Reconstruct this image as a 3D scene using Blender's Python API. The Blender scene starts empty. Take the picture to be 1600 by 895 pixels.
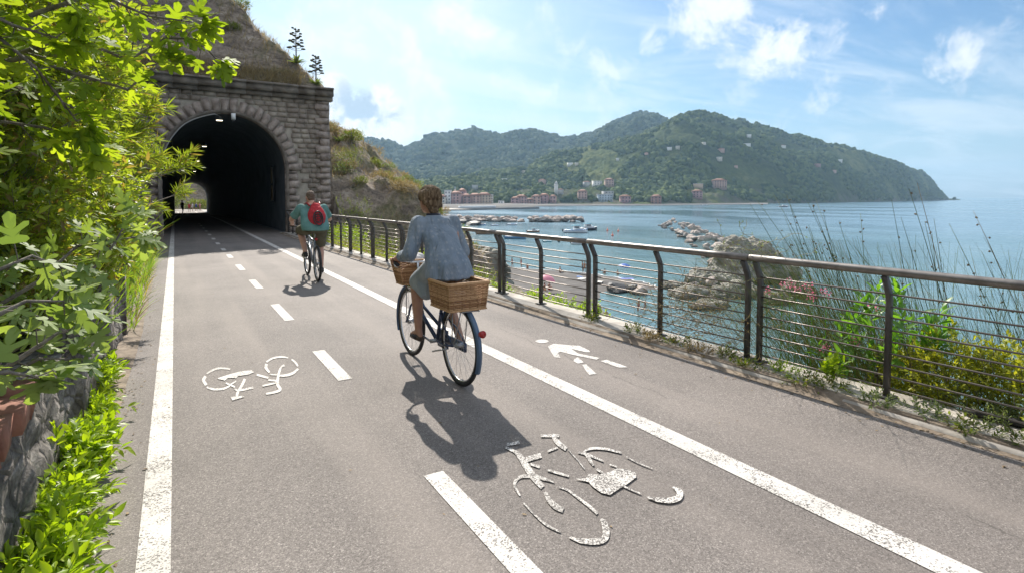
import bpy, math, random
import numpy as np
from mathutils import Vector, Matrix
from mathutils.bvhtree import BVHTree

random.seed(7)
rng = np.random.default_rng(11)
SC = bpy.context.scene
COL = SC.collection
RAD = math.radians

# ------------------------------------------------------------------ camera
CF, CX, CY = 880.0, 800.0, 352.0
PITCH = math.atan(43 / 880.0)
YAW = math.atan(527 / 880.0 * math.cos(PITCH))
cF = np.array([math.sin(YAW) * math.cos(PITCH), math.cos(YAW) * math.cos(PITCH), -math.sin(PITCH)])
cR = np.array([math.cos(YAW), -math.sin(YAW), 0.0])
cU = np.cross(cR, cF)
CAM = np.array([0, 0, 1.6])
cam_d = bpy.data.cameras.new('camera')
cam = bpy.data.objects.new('camera', cam_d)
COL.objects.link(cam)
cam.matrix_world = Matrix(((cR[0], cU[0], -cF[0], CAM[0]), (cR[1], cU[1], -cF[1], CAM[1]), (cR[2], cU[2], -cF[2], CAM[2]), (0, 0, 0, 1)))
cam_d.sensor_width = 36
cam_d.lens = CF / 1600 * 36
cam_d.shift_y = -(447.5 - CY) / 1600
cam_d.clip_start = 0.05
cam_d.clip_end = 60000
SC.camera = cam

# ------------------------------------------------------------------ light
SUN_EL, SUN_AZ = RAD(39.5), RAD(14.5)      # azimuth to the right of the road direction (+Y)
sun_dir = Vector((math.sin(SUN_AZ) * math.cos(SUN_EL), math.cos(SUN_AZ) * math.cos(SUN_EL), math.sin(SUN_EL)))
sl = bpy.data.lights.new('sun', 'SUN')
sl.energy = 4.6
sl.angle = RAD(0.5)
sl.color = (1.0, 0.93, 0.83)
so = bpy.data.objects.new('sun', sl)
COL.objects.link(so)
so.rotation_euler = (-sun_dir).to_track_quat('-Z', 'Y').to_euler()
SC.view_settings.view_transform = 'Standard'
SC.view_settings.look = 'None'
SC.view_settings.exposure = 0.78
SC.view_settings.gamma = 1.0
SC.cycles.max_bounces = 8
SC.cycles.transparent_max_bounces = 8
SC.cycles.volume_bounces = 0

def node(nt, typ, **kw):
    n = nt.nodes.new(typ)
    for k, v in kw.items():
        if k.startswith('i_'):
            key = k[2:]
            key = int(key) if key.isdigit() else key.replace('_', ' ')
            n.inputs[key].default_value = v
        else:
            setattr(n, k, v)
    return n

class NT:
    """small node-tree writer"""
    def __init__(s, nt): s.nt = nt
    def n(s, typ, **kw): return node(s.nt, typ, **kw)
    def l(s, a, b): s.nt.links.new(a, b)
    def put(s, sock, v):
        if hasattr(v, 'links') or isinstance(v, bpy.types.NodeSocket): s.l(v, sock)
        else: sock.default_value = v
    def math(s, op, a, b=0.0, clamp=False):
        m = s.n('ShaderNodeMath', operation=op, use_clamp=clamp)
        s.put(m.inputs[0], a); s.put(m.inputs[1], b)
        return m.outputs[0]
    def ramp(s, fac, stops, interp='LINEAR'):
        r = s.n('ShaderNodeValToRGB'); r.color_ramp.interpolation = interp
        e = r.color_ramp.elements
        while len(e) < len(stops): e.new(0.5)
        for i, (p, c) in enumerate(stops):
            e[i].position = p
            e[i].color = (c[0], c[1], c[2], 1) if hasattr(c, '__len__') else (c, c, c, 1)
        s.put(r.inputs[0], fac)
        return r.outputs[0]
    def rng(s, v, a, b, c=0.0, d=1.0, smooth=False):
        m = s.n('ShaderNodeMapRange')
        if smooth: m.interpolation_type = 'SMOOTHSTEP'
        s.put(m.inputs[0], v)
        for i, x in zip((1, 2, 3, 4), (a, b, c, d)): m.inputs[i].default_value = x
        return m.outputs[0]
    def mix(s, f, a, b, mode='MIX'):
        m = s.n('ShaderNodeMix', data_type='RGBA', blend_type=mode)
        s.put(m.inputs[0], f)
        for i, v in ((6, a), (7, b)):
            if isinstance(v, bpy.types.NodeSocket): s.l(v, m.inputs[i])
            else: m.inputs[i].default_value = (v[0], v[1], v[2], 1)
        return m.outputs[2]
    def noise(s, vec, scale, detail=4, rough=0.55, dist=0.0):
        t = s.n('ShaderNodeTexNoise'); t.inputs['Scale'].default_value = scale
        t.inputs['Detail'].default_value = detail; t.inputs['Roughness'].default_value = rough
        t.inputs['Distortion'].default_value = dist
        if vec is not None: s.l(vec, t.inputs['Vector'])
        return t.outputs['Fac']

def to_dir(px, py):
    d = cF + (px - CX) / CF * cR - (py - CY) / CF * cU
    return d / np.linalg.norm(d)

# ------------------------------------------------------------------ sky
world = bpy.data.worlds.new('World')
SC.world = world
world.use_nodes = True
w = NT(world.node_tree)
w.nt.nodes.clear()
sky = w.n('ShaderNodeTexSky', sky_type='NISHITA', sun_disc=False)
sky.sun_elevation = SUN_EL
sky.sun_rotation = SUN_AZ
sky.air_density = 1.0
sky.dust_density = 1.2
sky.ozone_density = 1.5
tc = w.n('ShaderNodeTexCoord')
gen = tc.outputs['Generated']
sep = w.n('ShaderNodeSeparateXYZ'); w.l(gen, sep.inputs[0])
zc = w.math('MAXIMUM', sep.outputs[2], 0.0)
den = w.math('ADD', zc, 0.09)
comb = w.n('ShaderNodeCombineXYZ')
w.l(w.math('DIVIDE', sep.outputs[0], den), comb.inputs[0])
w.l(w.math('DIVIDE', sep.outputs[1], den), comb.inputs[1])
plane = comb.outputs[0]
mp = w.n('ShaderNodeMapping'); mp.inputs['Rotation'].default_value = (0, 0, RAD(25)); mp.inputs['Scale'].default_value = (1.0, 2.4, 1)
w.l(plane, mp.inputs[0])
cirrus = w.rng(w.noise(mp.outputs[0], 0.55, 9, 0.64, 0.8), 0.40, 0.70, 0, 0.9, True)
# wide bright veil towards the sun
def lobe(px, py, rad_deg, soft=0.0):
    d = to_dir(px, py)
    dp = w.n('ShaderNodeVectorMath', operation='DOT_PRODUCT'); w.l(gen, dp.inputs[0]); dp.inputs[1].default_value = d
    return w.rng(dp.outputs['Value'], math.cos(RAD(rad_deg)), math.cos(RAD(rad_deg * soft)), 0, 1, True)
veil = w.math('MAXIMUM', w.math('MULTIPLY', lobe(560, 40, 34), 0.30), w.math('MULTIPLY', lobe(560, 190, 16), 0.6))
low = w.rng(sep.outputs[2], 0.0, 0.22, 0.45, 0.0, True)
puffn = w.noise(gen, 13.0, 12, 0.68, 0.35)
puffs = None
for px, py, r, k in ((575, 178, 4.0, 1.5), (530, 165, 3.2, 1.5), (1215, 85, 3.4, 1.05), (1105, 12, 4.2, 1.0), (1165, 75, 3, .8), (1015, 65, 1.8, .9), (1480, 85, 2.4, .95), (1490, 145, 1.6, .45), (1365, 10, 1.5, .8), (1300, 150, 2.4, .7), (1385, 135, 1.6, .6), (1262, 150, 1.4, .55), (620, 120, 5.5, .75), (880, 40, 5, .55), (560, 60, 4.5, .6), (930, 150, 5, .5), (500, 30, 5, .7), (700, 50, 5, .8), (790, 110, 4, .6), (690, 185, 3, .9), (850, 165, 4, .6), (960, 105, 3.5, .7), (1290, 60, 2.5, .6), (1180, 160, 4, .6), (610, 200, 3.0, 1.2), (1560, 60, 4, .5)):
    m = w.math('MULTIPLY', lobe(px, py, r * 1.25), k * 0.52)
    m = w.math('ADD', m, w.math('MULTIPLY', w.math('SUBTRACT', puffn, 0.5), 2.2))
    m = w.rng(m, 0.20, 0.74, 0, k * .84, True)
    m = w.math('MULTIPLY', m, w.rng(lobe(px, py, r * 1.25), 0, 0.25, 0, 1, True))
    puffs = m if puffs is None else w.math('MAXIMUM', puffs, m)
skyc = w.mix(1.0, sky.outputs[0], (0.50, 0.71, 0.87), 'MULTIPLY')
haze_c = w.mix(low, skyc, (4.9, 6.2, 7.2))
c1 = w.mix(veil, haze_c, (7.4, 8.0, 8.5))
c2 = w.mix(w.math('MULTIPLY', cirrus, 0.6), c1, (7.2, 7.8, 8.3))
shade = w.noise(gen, 17.0, 7, 0.6, 0.3)
greyer = w.math('MULTIPLY', lobe(565, 188, 5.5, .3), 1.0)
cc = w.mix(w.math('MULTIPLY', w.rng(shade, 0.44, 0.60, 0, 1, True), greyer), (8.4, 8.5, 8.6), (3.9, 4.9, 6.0))
c3 = w.mix(puffs, c2, cc)
# unseen bright cloud deck, added overhead and behind the view as fill light
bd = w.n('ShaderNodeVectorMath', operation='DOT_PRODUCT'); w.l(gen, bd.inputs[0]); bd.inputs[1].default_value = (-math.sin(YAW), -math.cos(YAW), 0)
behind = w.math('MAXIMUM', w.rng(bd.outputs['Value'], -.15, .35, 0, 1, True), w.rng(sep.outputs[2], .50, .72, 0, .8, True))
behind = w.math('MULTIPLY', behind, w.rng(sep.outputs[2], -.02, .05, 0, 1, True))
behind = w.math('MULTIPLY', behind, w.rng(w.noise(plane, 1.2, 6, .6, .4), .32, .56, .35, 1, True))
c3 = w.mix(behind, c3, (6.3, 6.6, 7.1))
bg = w.n('ShaderNodeBackground'); bg.inputs[1].default_value = 0.082
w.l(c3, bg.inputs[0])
wo = w.n('ShaderNodeOutputWorld'); w.l(bg.outputs[0], wo.inputs[0])

# ------------------------------------------------------------------ helpers
def ground(px, py, z=0.0):
    d = cF + (px - CX) / CF * cR - (py - CY) / CF * cU
    return CAM + d * ((z - CAM[2]) / d[2])
def on_y(px, py, Y):
    d = cF + (px - CX) / CF * cR - (py - CY) / CF * cU
    return CAM + d * (Y / d[1])
def on_x(px, py, X):
    d = cF + (px - CX) / CF * cR - (py - CY) / CF * cU
    return CAM + d * (X / d[0])

def fbm(x, y, z=0.0, octaves=5, seed=0, rough=0.5):
    x = np.asarray(x, float); y = np.asarray(y, float); z = np.broadcast_to(np.asarray(z, float), x.shape)
    out = np.zeros_like(x); amp = 1.0; tot = 0
    for o in range(octaves):
        f = 2.0 ** o
        X, Y, Z = x * f + 17.3 * o + seed * 3.1, y * f - 9.7 * o + seed * 1.7, z * f + 5.1 * o
        xi, yi, zi = np.floor(X), np.floor(Y), np.floor(Z)
        u, v, q = X - xi, Y - yi, Z - zi
        u = u * u * (3 - 2 * u); v = v * v * (3 - 2 * v); q = q * q * (3 - 2 * q)
        def h(a, b, c):
            s = np.sin(a * 127.1 + b * 311.7 + c * 74.7 + seed * 13.7) * 43758.5453
            return s - np.floor(s)
        r = 0
        for da in (0, 1):
            for db in (0, 1):
                for dc in (0, 1):
                    r = r + h(xi + da, yi + db, zi + dc) * (u if da else 1 - u) * (v if db else 1 - v) * (q if dc else 1 - q)
        out += (r * 2 - 1) * amp; tot += amp; amp *= rough
    return out / tot

def sstep(a, b, x):
    t = np.clip((np.asarray(x, float) - a) / (b - a), 0, 1)
    return t * t * (3 - 2 * t)

def mesh_np(name, V, faces_flat, sizes, smooth=False):
    me = bpy.data.meshes.new(name)
    V = np.asarray(V, np.float32).reshape(-1, 3)
    faces_flat = np.asarray(faces_flat, np.int32); sizes = np.asarray(sizes, np.int32)
    me.vertices.add(len(V)); me.vertices.foreach_set('co', V.ravel())
    me.loops.add(len(faces_flat)); me.loops.foreach_set('vertex_index', faces_flat)
    me.polygons.add(len(sizes))
    st = np.concatenate(([0], np.cumsum(sizes)[:-1])).astype(np.int32)
    me.polygons.foreach_set('loop_start', st)
    me.polygons.foreach_set('loop_total', sizes)
    if smooth: me.polygons.foreach_set('use_smooth', np.ones(len(sizes), bool))
    me.update(calc_edges=True); me.validate()
    return me

def link(name, me, mat=None, parent=None, loc=None, rz=None):
    o = bpy.data.objects.new(name, me)
    COL.objects.link(o)
    if mat is not None and me is not None:
        for m in (mat if isinstance(mat, (list, tuple)) else (mat,)): me.materials.append(m)
    if parent is not None: o.parent = parent
    if loc is not None: o.location = [float(c) for c in loc]
    if rz is not None: o.rotation_euler = (0, 0, rz)
    return o

def tag(o, label=None, cat=None, group=None, kind=None):
    if label: o['label'] = label
    if cat: o['category'] = cat
    if group: o['group'] = group
    if kind: o['kind'] = kind
    return o
def empty(name, loc=(0, 0, 0), rz=0.0):
    return link(name, None, None, None, loc, rz)
def copy_tree(o, parent=None):
    c = o.copy(); COL.objects.link(c)
    if parent is not None: c.parent = parent
    for ch in list(o.children): copy_tree(ch, c)
    return c

class MB:
    """collects shapes into ONE mesh"""
    def __init__(s): s.V = []; s.F = []; s.n = 0
    def add(s, V, F):
        b = s.n; s.V.extend([tuple(map(float, v)) for v in V]); s.n += len(V)
        s.F.extend([tuple(i + b for i in f) for f in F])
    def box(s, c, size, M=None, jit=0.0):
        V = []
        for dz in (-.5, .5):
            for dy in (-.5, .5):
                for dx in (-.5, .5):
                    v = Vector((dx * size[0], dy * size[1], dz * size[2]))
                    if jit: v += Vector([random.uniform(-jit, jit) for _ in range(3)])
                    if M is not None: v = M @ v
                    V.append(Vector(c) + v)
        s.add(V, [(0, 2, 3, 1), (4, 5, 7, 6), (0, 1, 5, 4), (2, 6, 7, 3), (0, 4, 6, 2), (1, 3, 7, 5)])
    def tube(s, pts, r, seg=8, caps=True, closed=False):
        P = [Vector(p) for p in pts]
        n = len(P)
        rr = r if hasattr(r, '__len__') else [r] * n
        up = None; V = []
        for i in range(n):
            if closed: t = P[(i + 1) % n] - P[i - 1]
            else: t = P[min(i + 1, n - 1)] - P[max(i - 1, 0)]
            if t.length < 1e-9: t = Vector((0, 0, 1))
            t.normalize()
            if up is None:
                up = Vector((0, 0, 1)) if abs(t.z) < .9 else Vector((1, 0, 0))
            up = up - t * up.dot(t)
            if up.length < 1e-5: up = t.orthogonal()
            up.normalize()
            sd = t.cross(up)
            for k in range(seg):
                a = 2 * math.pi * k / seg
                V.append(P[i] + (up * math.cos(a) + sd * math.sin(a)) * rr[i])
        F = []
        for i in range(n if closed else n - 1):
            j = (i + 1) % n
            for k in range(seg):
                k2 = (k + 1) % seg
                F.append((i * seg + k, i * seg + k2, j * seg + k2, j * seg + k))
        if caps and not closed:
            F.append(tuple(range(seg))[::-1]); F.append(tuple((n - 1) * seg + k for k in range(seg)))
        s.add(V, F)
    def loft(s, rings, seg=20):
        """rings: (centre, axis a, axis b)"""
        V = []
        for c, a, b in rings:
            c, a, b = Vector(c), Vector(a), Vector(b)
            for k in range(seg):
                t = 2 * math.pi * k / seg
                V.append(c + a * math.cos(t) + b * math.sin(t))
        F = []
        for i in range(len(rings) - 1):
            for k in range(seg):
                k2 = (k + 1) % seg
                F.append((i * seg + k, i * seg + k2, (i + 1) * seg + k2, (i + 1) * seg + k))
        F.append(tuple(range(seg))[::-1]); F.append(tuple((len(rings) - 1) * seg + k for k in range(seg)))
        s.add(V, F)
    def ball(s, c, r, M=None, seg=14, rings=9):
        r = r if hasattr(r, '__len__') else (r, r, r)
        V = []; F = []
        for i in range(rings + 1):
            ph = math.pi * i / rings
            for k in range(seg):
                a = 2 * math.pi * k / seg
                v = Vector((r[0] * math.sin(ph) * math.cos(a), r[1] * math.sin(ph) * math.sin(a), r[2] * math.cos(ph)))
                if M is not None: v = M @ v
                V.append(Vector(c) + v)
        for i in range(rings):
            for k in range(seg):
                k2 = (k + 1) % seg
                F.append((i * seg + k, (i + 1) * seg + k, (i + 1) * seg + k2, i * seg + k2))
        s.add(V, F)
    def cone(s, p0, r0, p1, r1, seg=12):
        """round cone: two balls and the tube between them"""
        s.ball(p0, r0 * .985, None, seg, 7); s.ball(p1, r1 * .985, None, seg, 7)
        s.tube([p0, p1], [r0, r1], seg)
    def mesh(s, name, smooth=False):
        flat = [i for f in s.F for i in f]
        return mesh_np(name, s.V, flat, [len(f) for f in s.F], smooth)
    def build(s, name, mat, parent=None, smooth=False, loc=None, rz=None):
        return link(name, s.mesh(name, smooth), mat, parent, loc, rz)
    def skin(s, name, mat, parent=None, voxel=0.008, sm=3, disp=None, loc=None, rz=None):
        """fuse everything into one continuous surface (voxel remesh + smooth)"""
        o = link('tmp_fuse', s.mesh('tmp_fuse'))
        m = o.modifiers.new('r', 'REMESH'); m.mode = 'VOXEL'; m.voxel_size = voxel; m.use_smooth_shade = True
        if sm:
            q = o.modifiers.new('s', 'SMOOTH'); q.iterations = sm; q.factor = 0.5
        dg = bpy.context.evaluated_depsgraph_get(); dg.update()
        me = bpy.data.meshes.new_from_object(o.evaluated_get(dg))
        bpy.data.objects.remove(o)
        me.name = name
        me.polygons.foreach_set('use_smooth', np.ones(len(me.polygons), bool))
        if disp is not None:
            co = np.empty(len(me.vertices) * 3, np.float32); me.vertices.foreach_get('co', co); co = co.reshape(-1, 3)
            no = np.empty(len(me.vertices) * 3, np.float32); me.vertices.foreach_get('normal', no); no = no.reshape(-1, 3)
            me.vertices.foreach_set('co', (co + no * disp(co)[:, None]).astype(np.float32).ravel()); me.update()
        return link(name, me, mat, parent, loc, rz)

def grid_mesh(name, P, mat, smooth=True, keep=None, parent=None):
    """P: (n, m, 3) array of points -> quads"""
    n, m = P.shape[:2]
    idx = np.arange(n * m).reshape(n, m)
    q = np.stack([idx[:-1, :-1], idx[1:, :-1], idx[1:, 1:], idx[:-1, 1:]], -1).reshape(-1, 4)
    if keep is not None: q = q[keep.reshape(-1)]
    me = mesh_np(name, P.reshape(-1, 3), q.ravel(), np.full(len(q), 4), smooth)
    return link(name, me, mat, parent)

# ------------------------------------------------------------------ materials
def mat(name, col=(.5, .5, .5), rough=.7, metal=0.0, spec=0.5):
    m = bpy.data.materials.new(name); m.use_nodes = True
    b = m.node_tree.nodes['Principled BSDF']
    b.inputs['Base Color'].default_value = (*col, 1); b.inputs['Roughness'].default_value = rough
    b.inputs['Metallic'].default_value = metal; b.inputs['Specular IOR Level'].default_value = spec
    return m
def mnt(m): return NT(m.node_tree), m.node_tree.nodes['Principled BSDF']
def pos(t, kind='Object'):
    return t.n('ShaderNodeTexCoord').outputs[kind]
def geo_pos(t): return t.n('ShaderNodeNewGeometry').outputs['Position']
def bump(t, b, h, strength=.5, dist=.02):
    n = t.n('ShaderNodeBump'); n.inputs['Strength'].default_value = strength; n.inputs['Distance'].default_value = dist
    t.l(h, n.inputs['Height']); t.l(n.outputs[0], b.inputs['Normal'])
def noisy(name, c1, c2, scale=4, rough=.8, bs=.4, bd=.01, metal=0.0, c3=None, detail=6, spec=.4, lo=.35, hi=.65):
    m = mat(name, c1, rough, metal, spec); t, b = mnt(m)
    v = geo_pos(t)
    n = t.noise(v, scale, detail)
    stops = [(lo, c1), (hi, c2)]
    if c3: stops = [(lo, c1), ((lo + hi) / 2, c2), (hi, c3)]
    t.l(t.ramp(n, stops), b.inputs['Base Color'])
    bump(t, b, t.noise(v, scale * 4, 6), bs, bd)
    return m

def asphalt_mat():
    m = mat('asphalt', (.1, .1, .1), .78, 0, .35); t, b = mnt(m)
    v = geo_pos(t)
    agg = t.n('ShaderNodeTexVoronoi'); agg.inputs['Scale'].default_value = 260; t.l(v, agg.inputs['Vector'])
    agg2 = t.n('ShaderNodeTexVoronoi'); agg2.inputs['Scale'].default_value = 130; t.l(v, agg2.inputs['Vector'])
    sp = t.n('ShaderNodeSeparateColor'); t.l(agg.outputs['Color'], sp.inputs[0])
    sp2 = t.n('ShaderNodeSeparateColor'); t.l(agg2.outputs['Color'], sp2.inputs[0])
    stone = t.ramp(t.math('ADD', t.math('MULTIPLY', sp.outputs[0], .55), t.math('MULTIPLY', sp2.outputs[0], .45)),
                   [(.10, (.088, .078, .072)), (.42, (.158, .139, .128)), (.72, (.215, .19, .175)), (.95, (.37, .335, .31))])
    big = t.noise(v, .55, 6, .6)
    stain = t.ramp(big, [(.32, .76), (.45, .92), (.55, 1.02), (.68, 1.16)])
    c = t.mix(1, stone, stain, 'MULTIPLY')
    sx = t.n('ShaderNodeSeparateXYZ'); t.l(v, sx.inputs[0])
    # worn paler wheel tracks, dusty edges
    mpn = t.n('ShaderNodeMapping'); mpn.inputs['Scale'].default_value = (1.6, .10, 1); t.l(v, mpn.inputs[0])
    tr = t.rng(t.noise(mpn.outputs[0], 1.0, 4, .5), .42, .68, 0, .45, True)
    c = t.mix(tr, c, (.29, .252, .225))
    # joints where the surface was patched
    wv = t.math('ADD', sx.outputs[1], t.math('MULTIPLY', t.noise(v, 1.3, 5, .6), .5))
    crack = t.math('ABSOLUTE', t.math('SUBTRACT', wv, 13.9))
    wx_ = t.math('ADD', sx.outputs[0], t.math('MULTIPLY', t.noise(v, 1.1, 6, .7), .35))
    seam = t.math('MULTIPLY', t.math('ABSOLUTE', t.math('SUBTRACT', wx_, 3.55)), 1.6)
    seam = t.math('ADD', seam, t.math('MULTIPLY', t.rng(t.noise(v, .7, 3), .45, .55), .05))
    crack = t.math('MINIMUM', crack, seam)
    patch = t.rng(crack, 0.0, .016, .5, 0, True)
    c = t.mix(patch, c, (.05, .045, .04))
    blot = t.rng(t.noise(v, 1.9, 3, .5), .70, .78, 0, .35, True)
    c = t.mix(blot, c, (.07, .06, .055))
    t.l(c, b.inputs['Base Color'])
    h = t.math('ADD', t.math('MULTIPLY', sp2.outputs[1], .5), t.math('MULTIPLY', sp.outputs[1], .5))
    bump(t, b, h, .55, .004)
    return m
def paint_mat(wear=.35, name='road_paint'):
    m = mat(name, (.74, .72, .69), .7, 0, .35); t, b = mnt(m)
    v = geo_pos(t)
    agg = t.n('ShaderNodeTexVoronoi'); agg.inputs['Scale'].default_value = 150; t.l(v, agg.inputs['Vector'])
    sp = t.n('ShaderNodeSeparateColor'); t.l(agg.outputs['Color'], sp.inputs[0])
    n = t.noise(v, 5, 6, .65)
    k = t.math('ADD', t.math('MULTIPLY', sp.outputs[0], .55), t.math('MULTIPLY', n, .9))
    k = t.rng(k, wear + .05, wear + .22, 1, 0)
    base = t.ramp(t.noise(v, 1.5, 5, .6), [(.3, (.50, .475, .44)), (.6, (.64, .61, .575))])
    t.l(t.mix(k, base, (.13, .118, .11)), b.inputs['Base Color'])
    bump(t, b, sp.outputs[1], .4, .003)
    return m
def leaf_mat(name, c1, c2, trans=.45, tc=None, rough=.5, spec=.4, dry=None):
    m = bpy.data.materials.new(name); m.use_nodes = True
    t, b = mnt(m)
    g = t.n('ShaderNodeNewGeometry')
    r = g.outputs['Random Per Island']
    stops = [(0, c1), (1, c2)] if dry is None else [(0, c1), (.82, c2), (.9, dry), (1, dry)]
    col = t.ramp(r, stops)
    t.l(col, b.inputs['Base Color'])
    b.inputs['Roughness'].default_value = rough; b.inputs['Specular IOR Level'].default_value = spec
    tr = t.n('ShaderNodeBsdfTranslucent')
    tcol = t.mix(1.0, col, tc or (1.9, 2.0, .7), 'MULTIPLY')
    t.l(tcol, tr.inputs[0])
    mx = t.n('ShaderNodeMixShader'); mx.inputs[0].default_value = trans
    t.l(b.outputs[0], mx.inputs[1]); t.l(tr.outputs[0], mx.inputs[2])
    t.l(mx.outputs[0], t.nt.nodes['Material Output'].inputs[0])
    return m

M = {}
M['asphalt'] = asphalt_mat()
M['paint'] = paint_mat(.42)
M['paint_worn'] = paint_mat(.58, 'worn_road_paint')
M['concrete'] = noisy('kerb_concrete', (.30, .27, .235), (.52, .48, .43), 3, .85, .5, .01)
M['dirt'] = noisy('dirt', (.13, .10, .075), (.30, .24, .18), 5, .9, .8, .02)
M['rail'] = noisy('rail_metal', (.165, .15, .14), (.27, .25, .235), 9, .42, .15, .002, .55)
M['post'] = noisy('post_metal', (.075, .07, .068), (.13, .122, .116), 6, .5, .2, .002, .3)
M['rod'] = mat('rod_metal', (.17, .145, .13), .4, .6)
M['stone'] = noisy('dark_stone', (.13, .105, .085), (.29, .24, .20), 2.2, .85, .8, .03, c3=(.46, .40, .335), lo=.3, hi=.75)
M['stone_pink'] = noisy('arch_stone', (.17, .135, .115), (.38, .31, .27), 3.0, .85, 1.0, .04, c3=(.54, .46, .40), lo=.3, hi=.78)
M['mortar'] = noisy('mortar', (.30, .265, .225), (.46, .41, .35), 4, .9, .6, .01)
M['cornice'] = noisy('cornice_stone', (.12, .10, .085), (.27, .23, .195), 2.5, .85, .7, .02)
M['lining'] = noisy('tunnel_lining', (.10, .12, .135), (.16, .18, .20), 1.5, .9, .5, .03)
M['wall_stone'] = noisy('grey_wall_stone', (.07, .062, .055), (.20, .18, .16), 7, .9, 1.0, .03, c3=(.34, .31, .28), lo=.3, hi=.72)
t, b = mnt(M['wall_stone'])
_v = geo_pos(t); _vo = t.n('ShaderNodeTexVoronoi', feature='DISTANCE_TO_EDGE'); _vo.inputs['Scale'].default_value = 6.5; t.l(_v, _vo.inputs['Vector'])
_jo = t.rng(_vo.outputs['Distance'], .01, .07, 1, 0, True); _old = b.inputs['Base Color'].links[0].from_socket
_gr = t.ramp(t.noise(_v, 45, 6, .7), [(.35, .6), (.5, 1.0), (.65, 1.35)])
t.l(t.mix(1, t.mix(t.math('MULTIPLY', _jo, .6), _old, (.09, .08, .07)), _gr, 'MULTIPLY'), b.inputs['Base Color'])
bump(t, b, t.math('ADD', t.math('MULTIPLY', t.rng(_vo.outputs['Distance'], 0, .12, 0, 1), .6), t.math('MULTIPLY', t.noise(_v, 30, 7, .7), .6)), 1.0, .035)
M['brick'] = noisy('terracotta', (.16, .065, .045), (.33, .15, .105), 8, .85, .5, .01)
M['bark'] = noisy('bark', (.10, .085, .07), (.24, .21, .18), 18, .85, .8, .01)
M['sand'] = noisy('beach_gravel', (.080, .074, .070), (.135, .125, .118), .6, .95, .6, .05)
M['rock'] = noisy('groyne_rock', (.20, .165, .14), (.42, .36, .32), .8, .9, .8, .12, c3=(.58, .52, .47), lo=.3, hi=.75)
M['rock_green'] = noisy('outcrop_rock', (.11, .11, .09), (.27, .26, .22), .5, .9, 1.0, .35, c3=(.46, .43, .38), lo=.3, hi=.75)
for k_ in ('rock', 'rock_green'):      # dark wet band at the waterline
    t, b = mnt(M[k_]); lk_ = b.inputs['Base Color'].links[0].from_socket
    sp_ = t.n('ShaderNodeSeparateXYZ'); t.l(geo_pos(t), sp_.inputs[0])
    wet = t.rng(t.math('ADD', sp_.outputs[2], t.math('MULTIPLY', t.noise(geo_pos(t), .6, 3), 1.0)), -9.6, -9.1, .75, 0, True)
    t.l(t.mix(wet, lk_, (.05, .048, .04)), b.inputs['Base Color'])
M['rock_dark'] = noisy('wet_rock', (.035, .035, .035), (.09, .085, .08), .8, .6, .8, .1)
M['leaf_fig'] = leaf_mat('fig_leaf', (.13, .21, .028), (.25, .34, .045), .58, (2.1, 1.9, .5), .6, .2)
M['leaf_fig_low'] = leaf_mat('fig_leaf_low', (.14, .21, .075), (.27, .35, .13), .42, (1.8, 1.8, .6), .55, .25)
M['leaf_dark'] = leaf_mat('shrub_leaf', (.055, .09, .036), (.17, .225, .09), .42, (1.7, 1.8, .6), .5, .35, (.24, .19, .13))
M['leaf_tuft'] = leaf_mat('tuft_leaf', (.16, .23, .03), (.32, .38, .06), .5, (1.7, 1.7, .5), .5, .4, (.26, .19, .09))
M['leaf_weed'] = leaf_mat('weed_leaf', (.17, .28, .02), (.34, .44, .04), .5, (1.7, 1.7, .35), .4)
M['leaf_reed'] = leaf_mat('reed_leaf', (.12, .22, .035), (.25, .36, .07), .45, (1.8, 1.8, .5), .45, .4, (.28, .22, .10))
M['leaf_bush'] = leaf_mat('bush_leaf', (.08, .12, .03), (.20, .24, .065), .4, (1.7, 1.7, .5), .55, .3, (.20, .15, .08))
M['leaf_yellow'] = leaf_mat('spurge_leaf', (.22, .27, .03), (.44, .45, .06), .45, (1.5, 1.4, .5), .5)
M['leaf_oleander'] = leaf_mat('oleander_leaf', (.07, .18, .03), (.15, .30, .05), .45, (1.9, 1.9, .5), .4)
M['leaf_grey'] = leaf_mat('grey_leaf', (.12, .17, .07), (.24, .29, .13), .35, (1.6, 1.6, .7), .6)
M['leaf_dry'] = leaf_mat('dry_grass', (.22, .17, .09), (.42, .34, .19), .3, (1.2, 1.1, .7), .8)
M['rush'] = leaf_mat('rush_stem', (.045, .075, .025), (.12, .16, .045), .2, (1.4, 1.4, .6), .6, .3, (.20, .15, .09))
M['petal'] = leaf_mat('pink_petal', (.70, .16, .30), (.85, .32, .45), .4, (1.1, 1.0, 1.0), .6)
M['skin_w'] = noisy('skin_tan', (.36, .19, .125), (.42, .23, .155), 20, .5, .05, .001)
M['skin_m'] = noisy('skin_fair', (.50, .28, .20), (.56, .33, .25), 20, .5, .05, .001)
M['black'] = mat('black_rubber', (.018, .018, .02), .6)
M['darkgrey'] = mat('dark_grey', (.06, .06, .065), .5)
M['chrome'] = mat('chrome', (.55, .55, .56), .25, .95)
M['steel'] = mat('brushed_steel', (.35, .36, .38), .35, .8)
M['white'] = mat('white_paint', (.75, .75, .74), .5)
M['glass_dark'] = mat('window_dark', (.05, .06, .07), .2)

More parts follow.
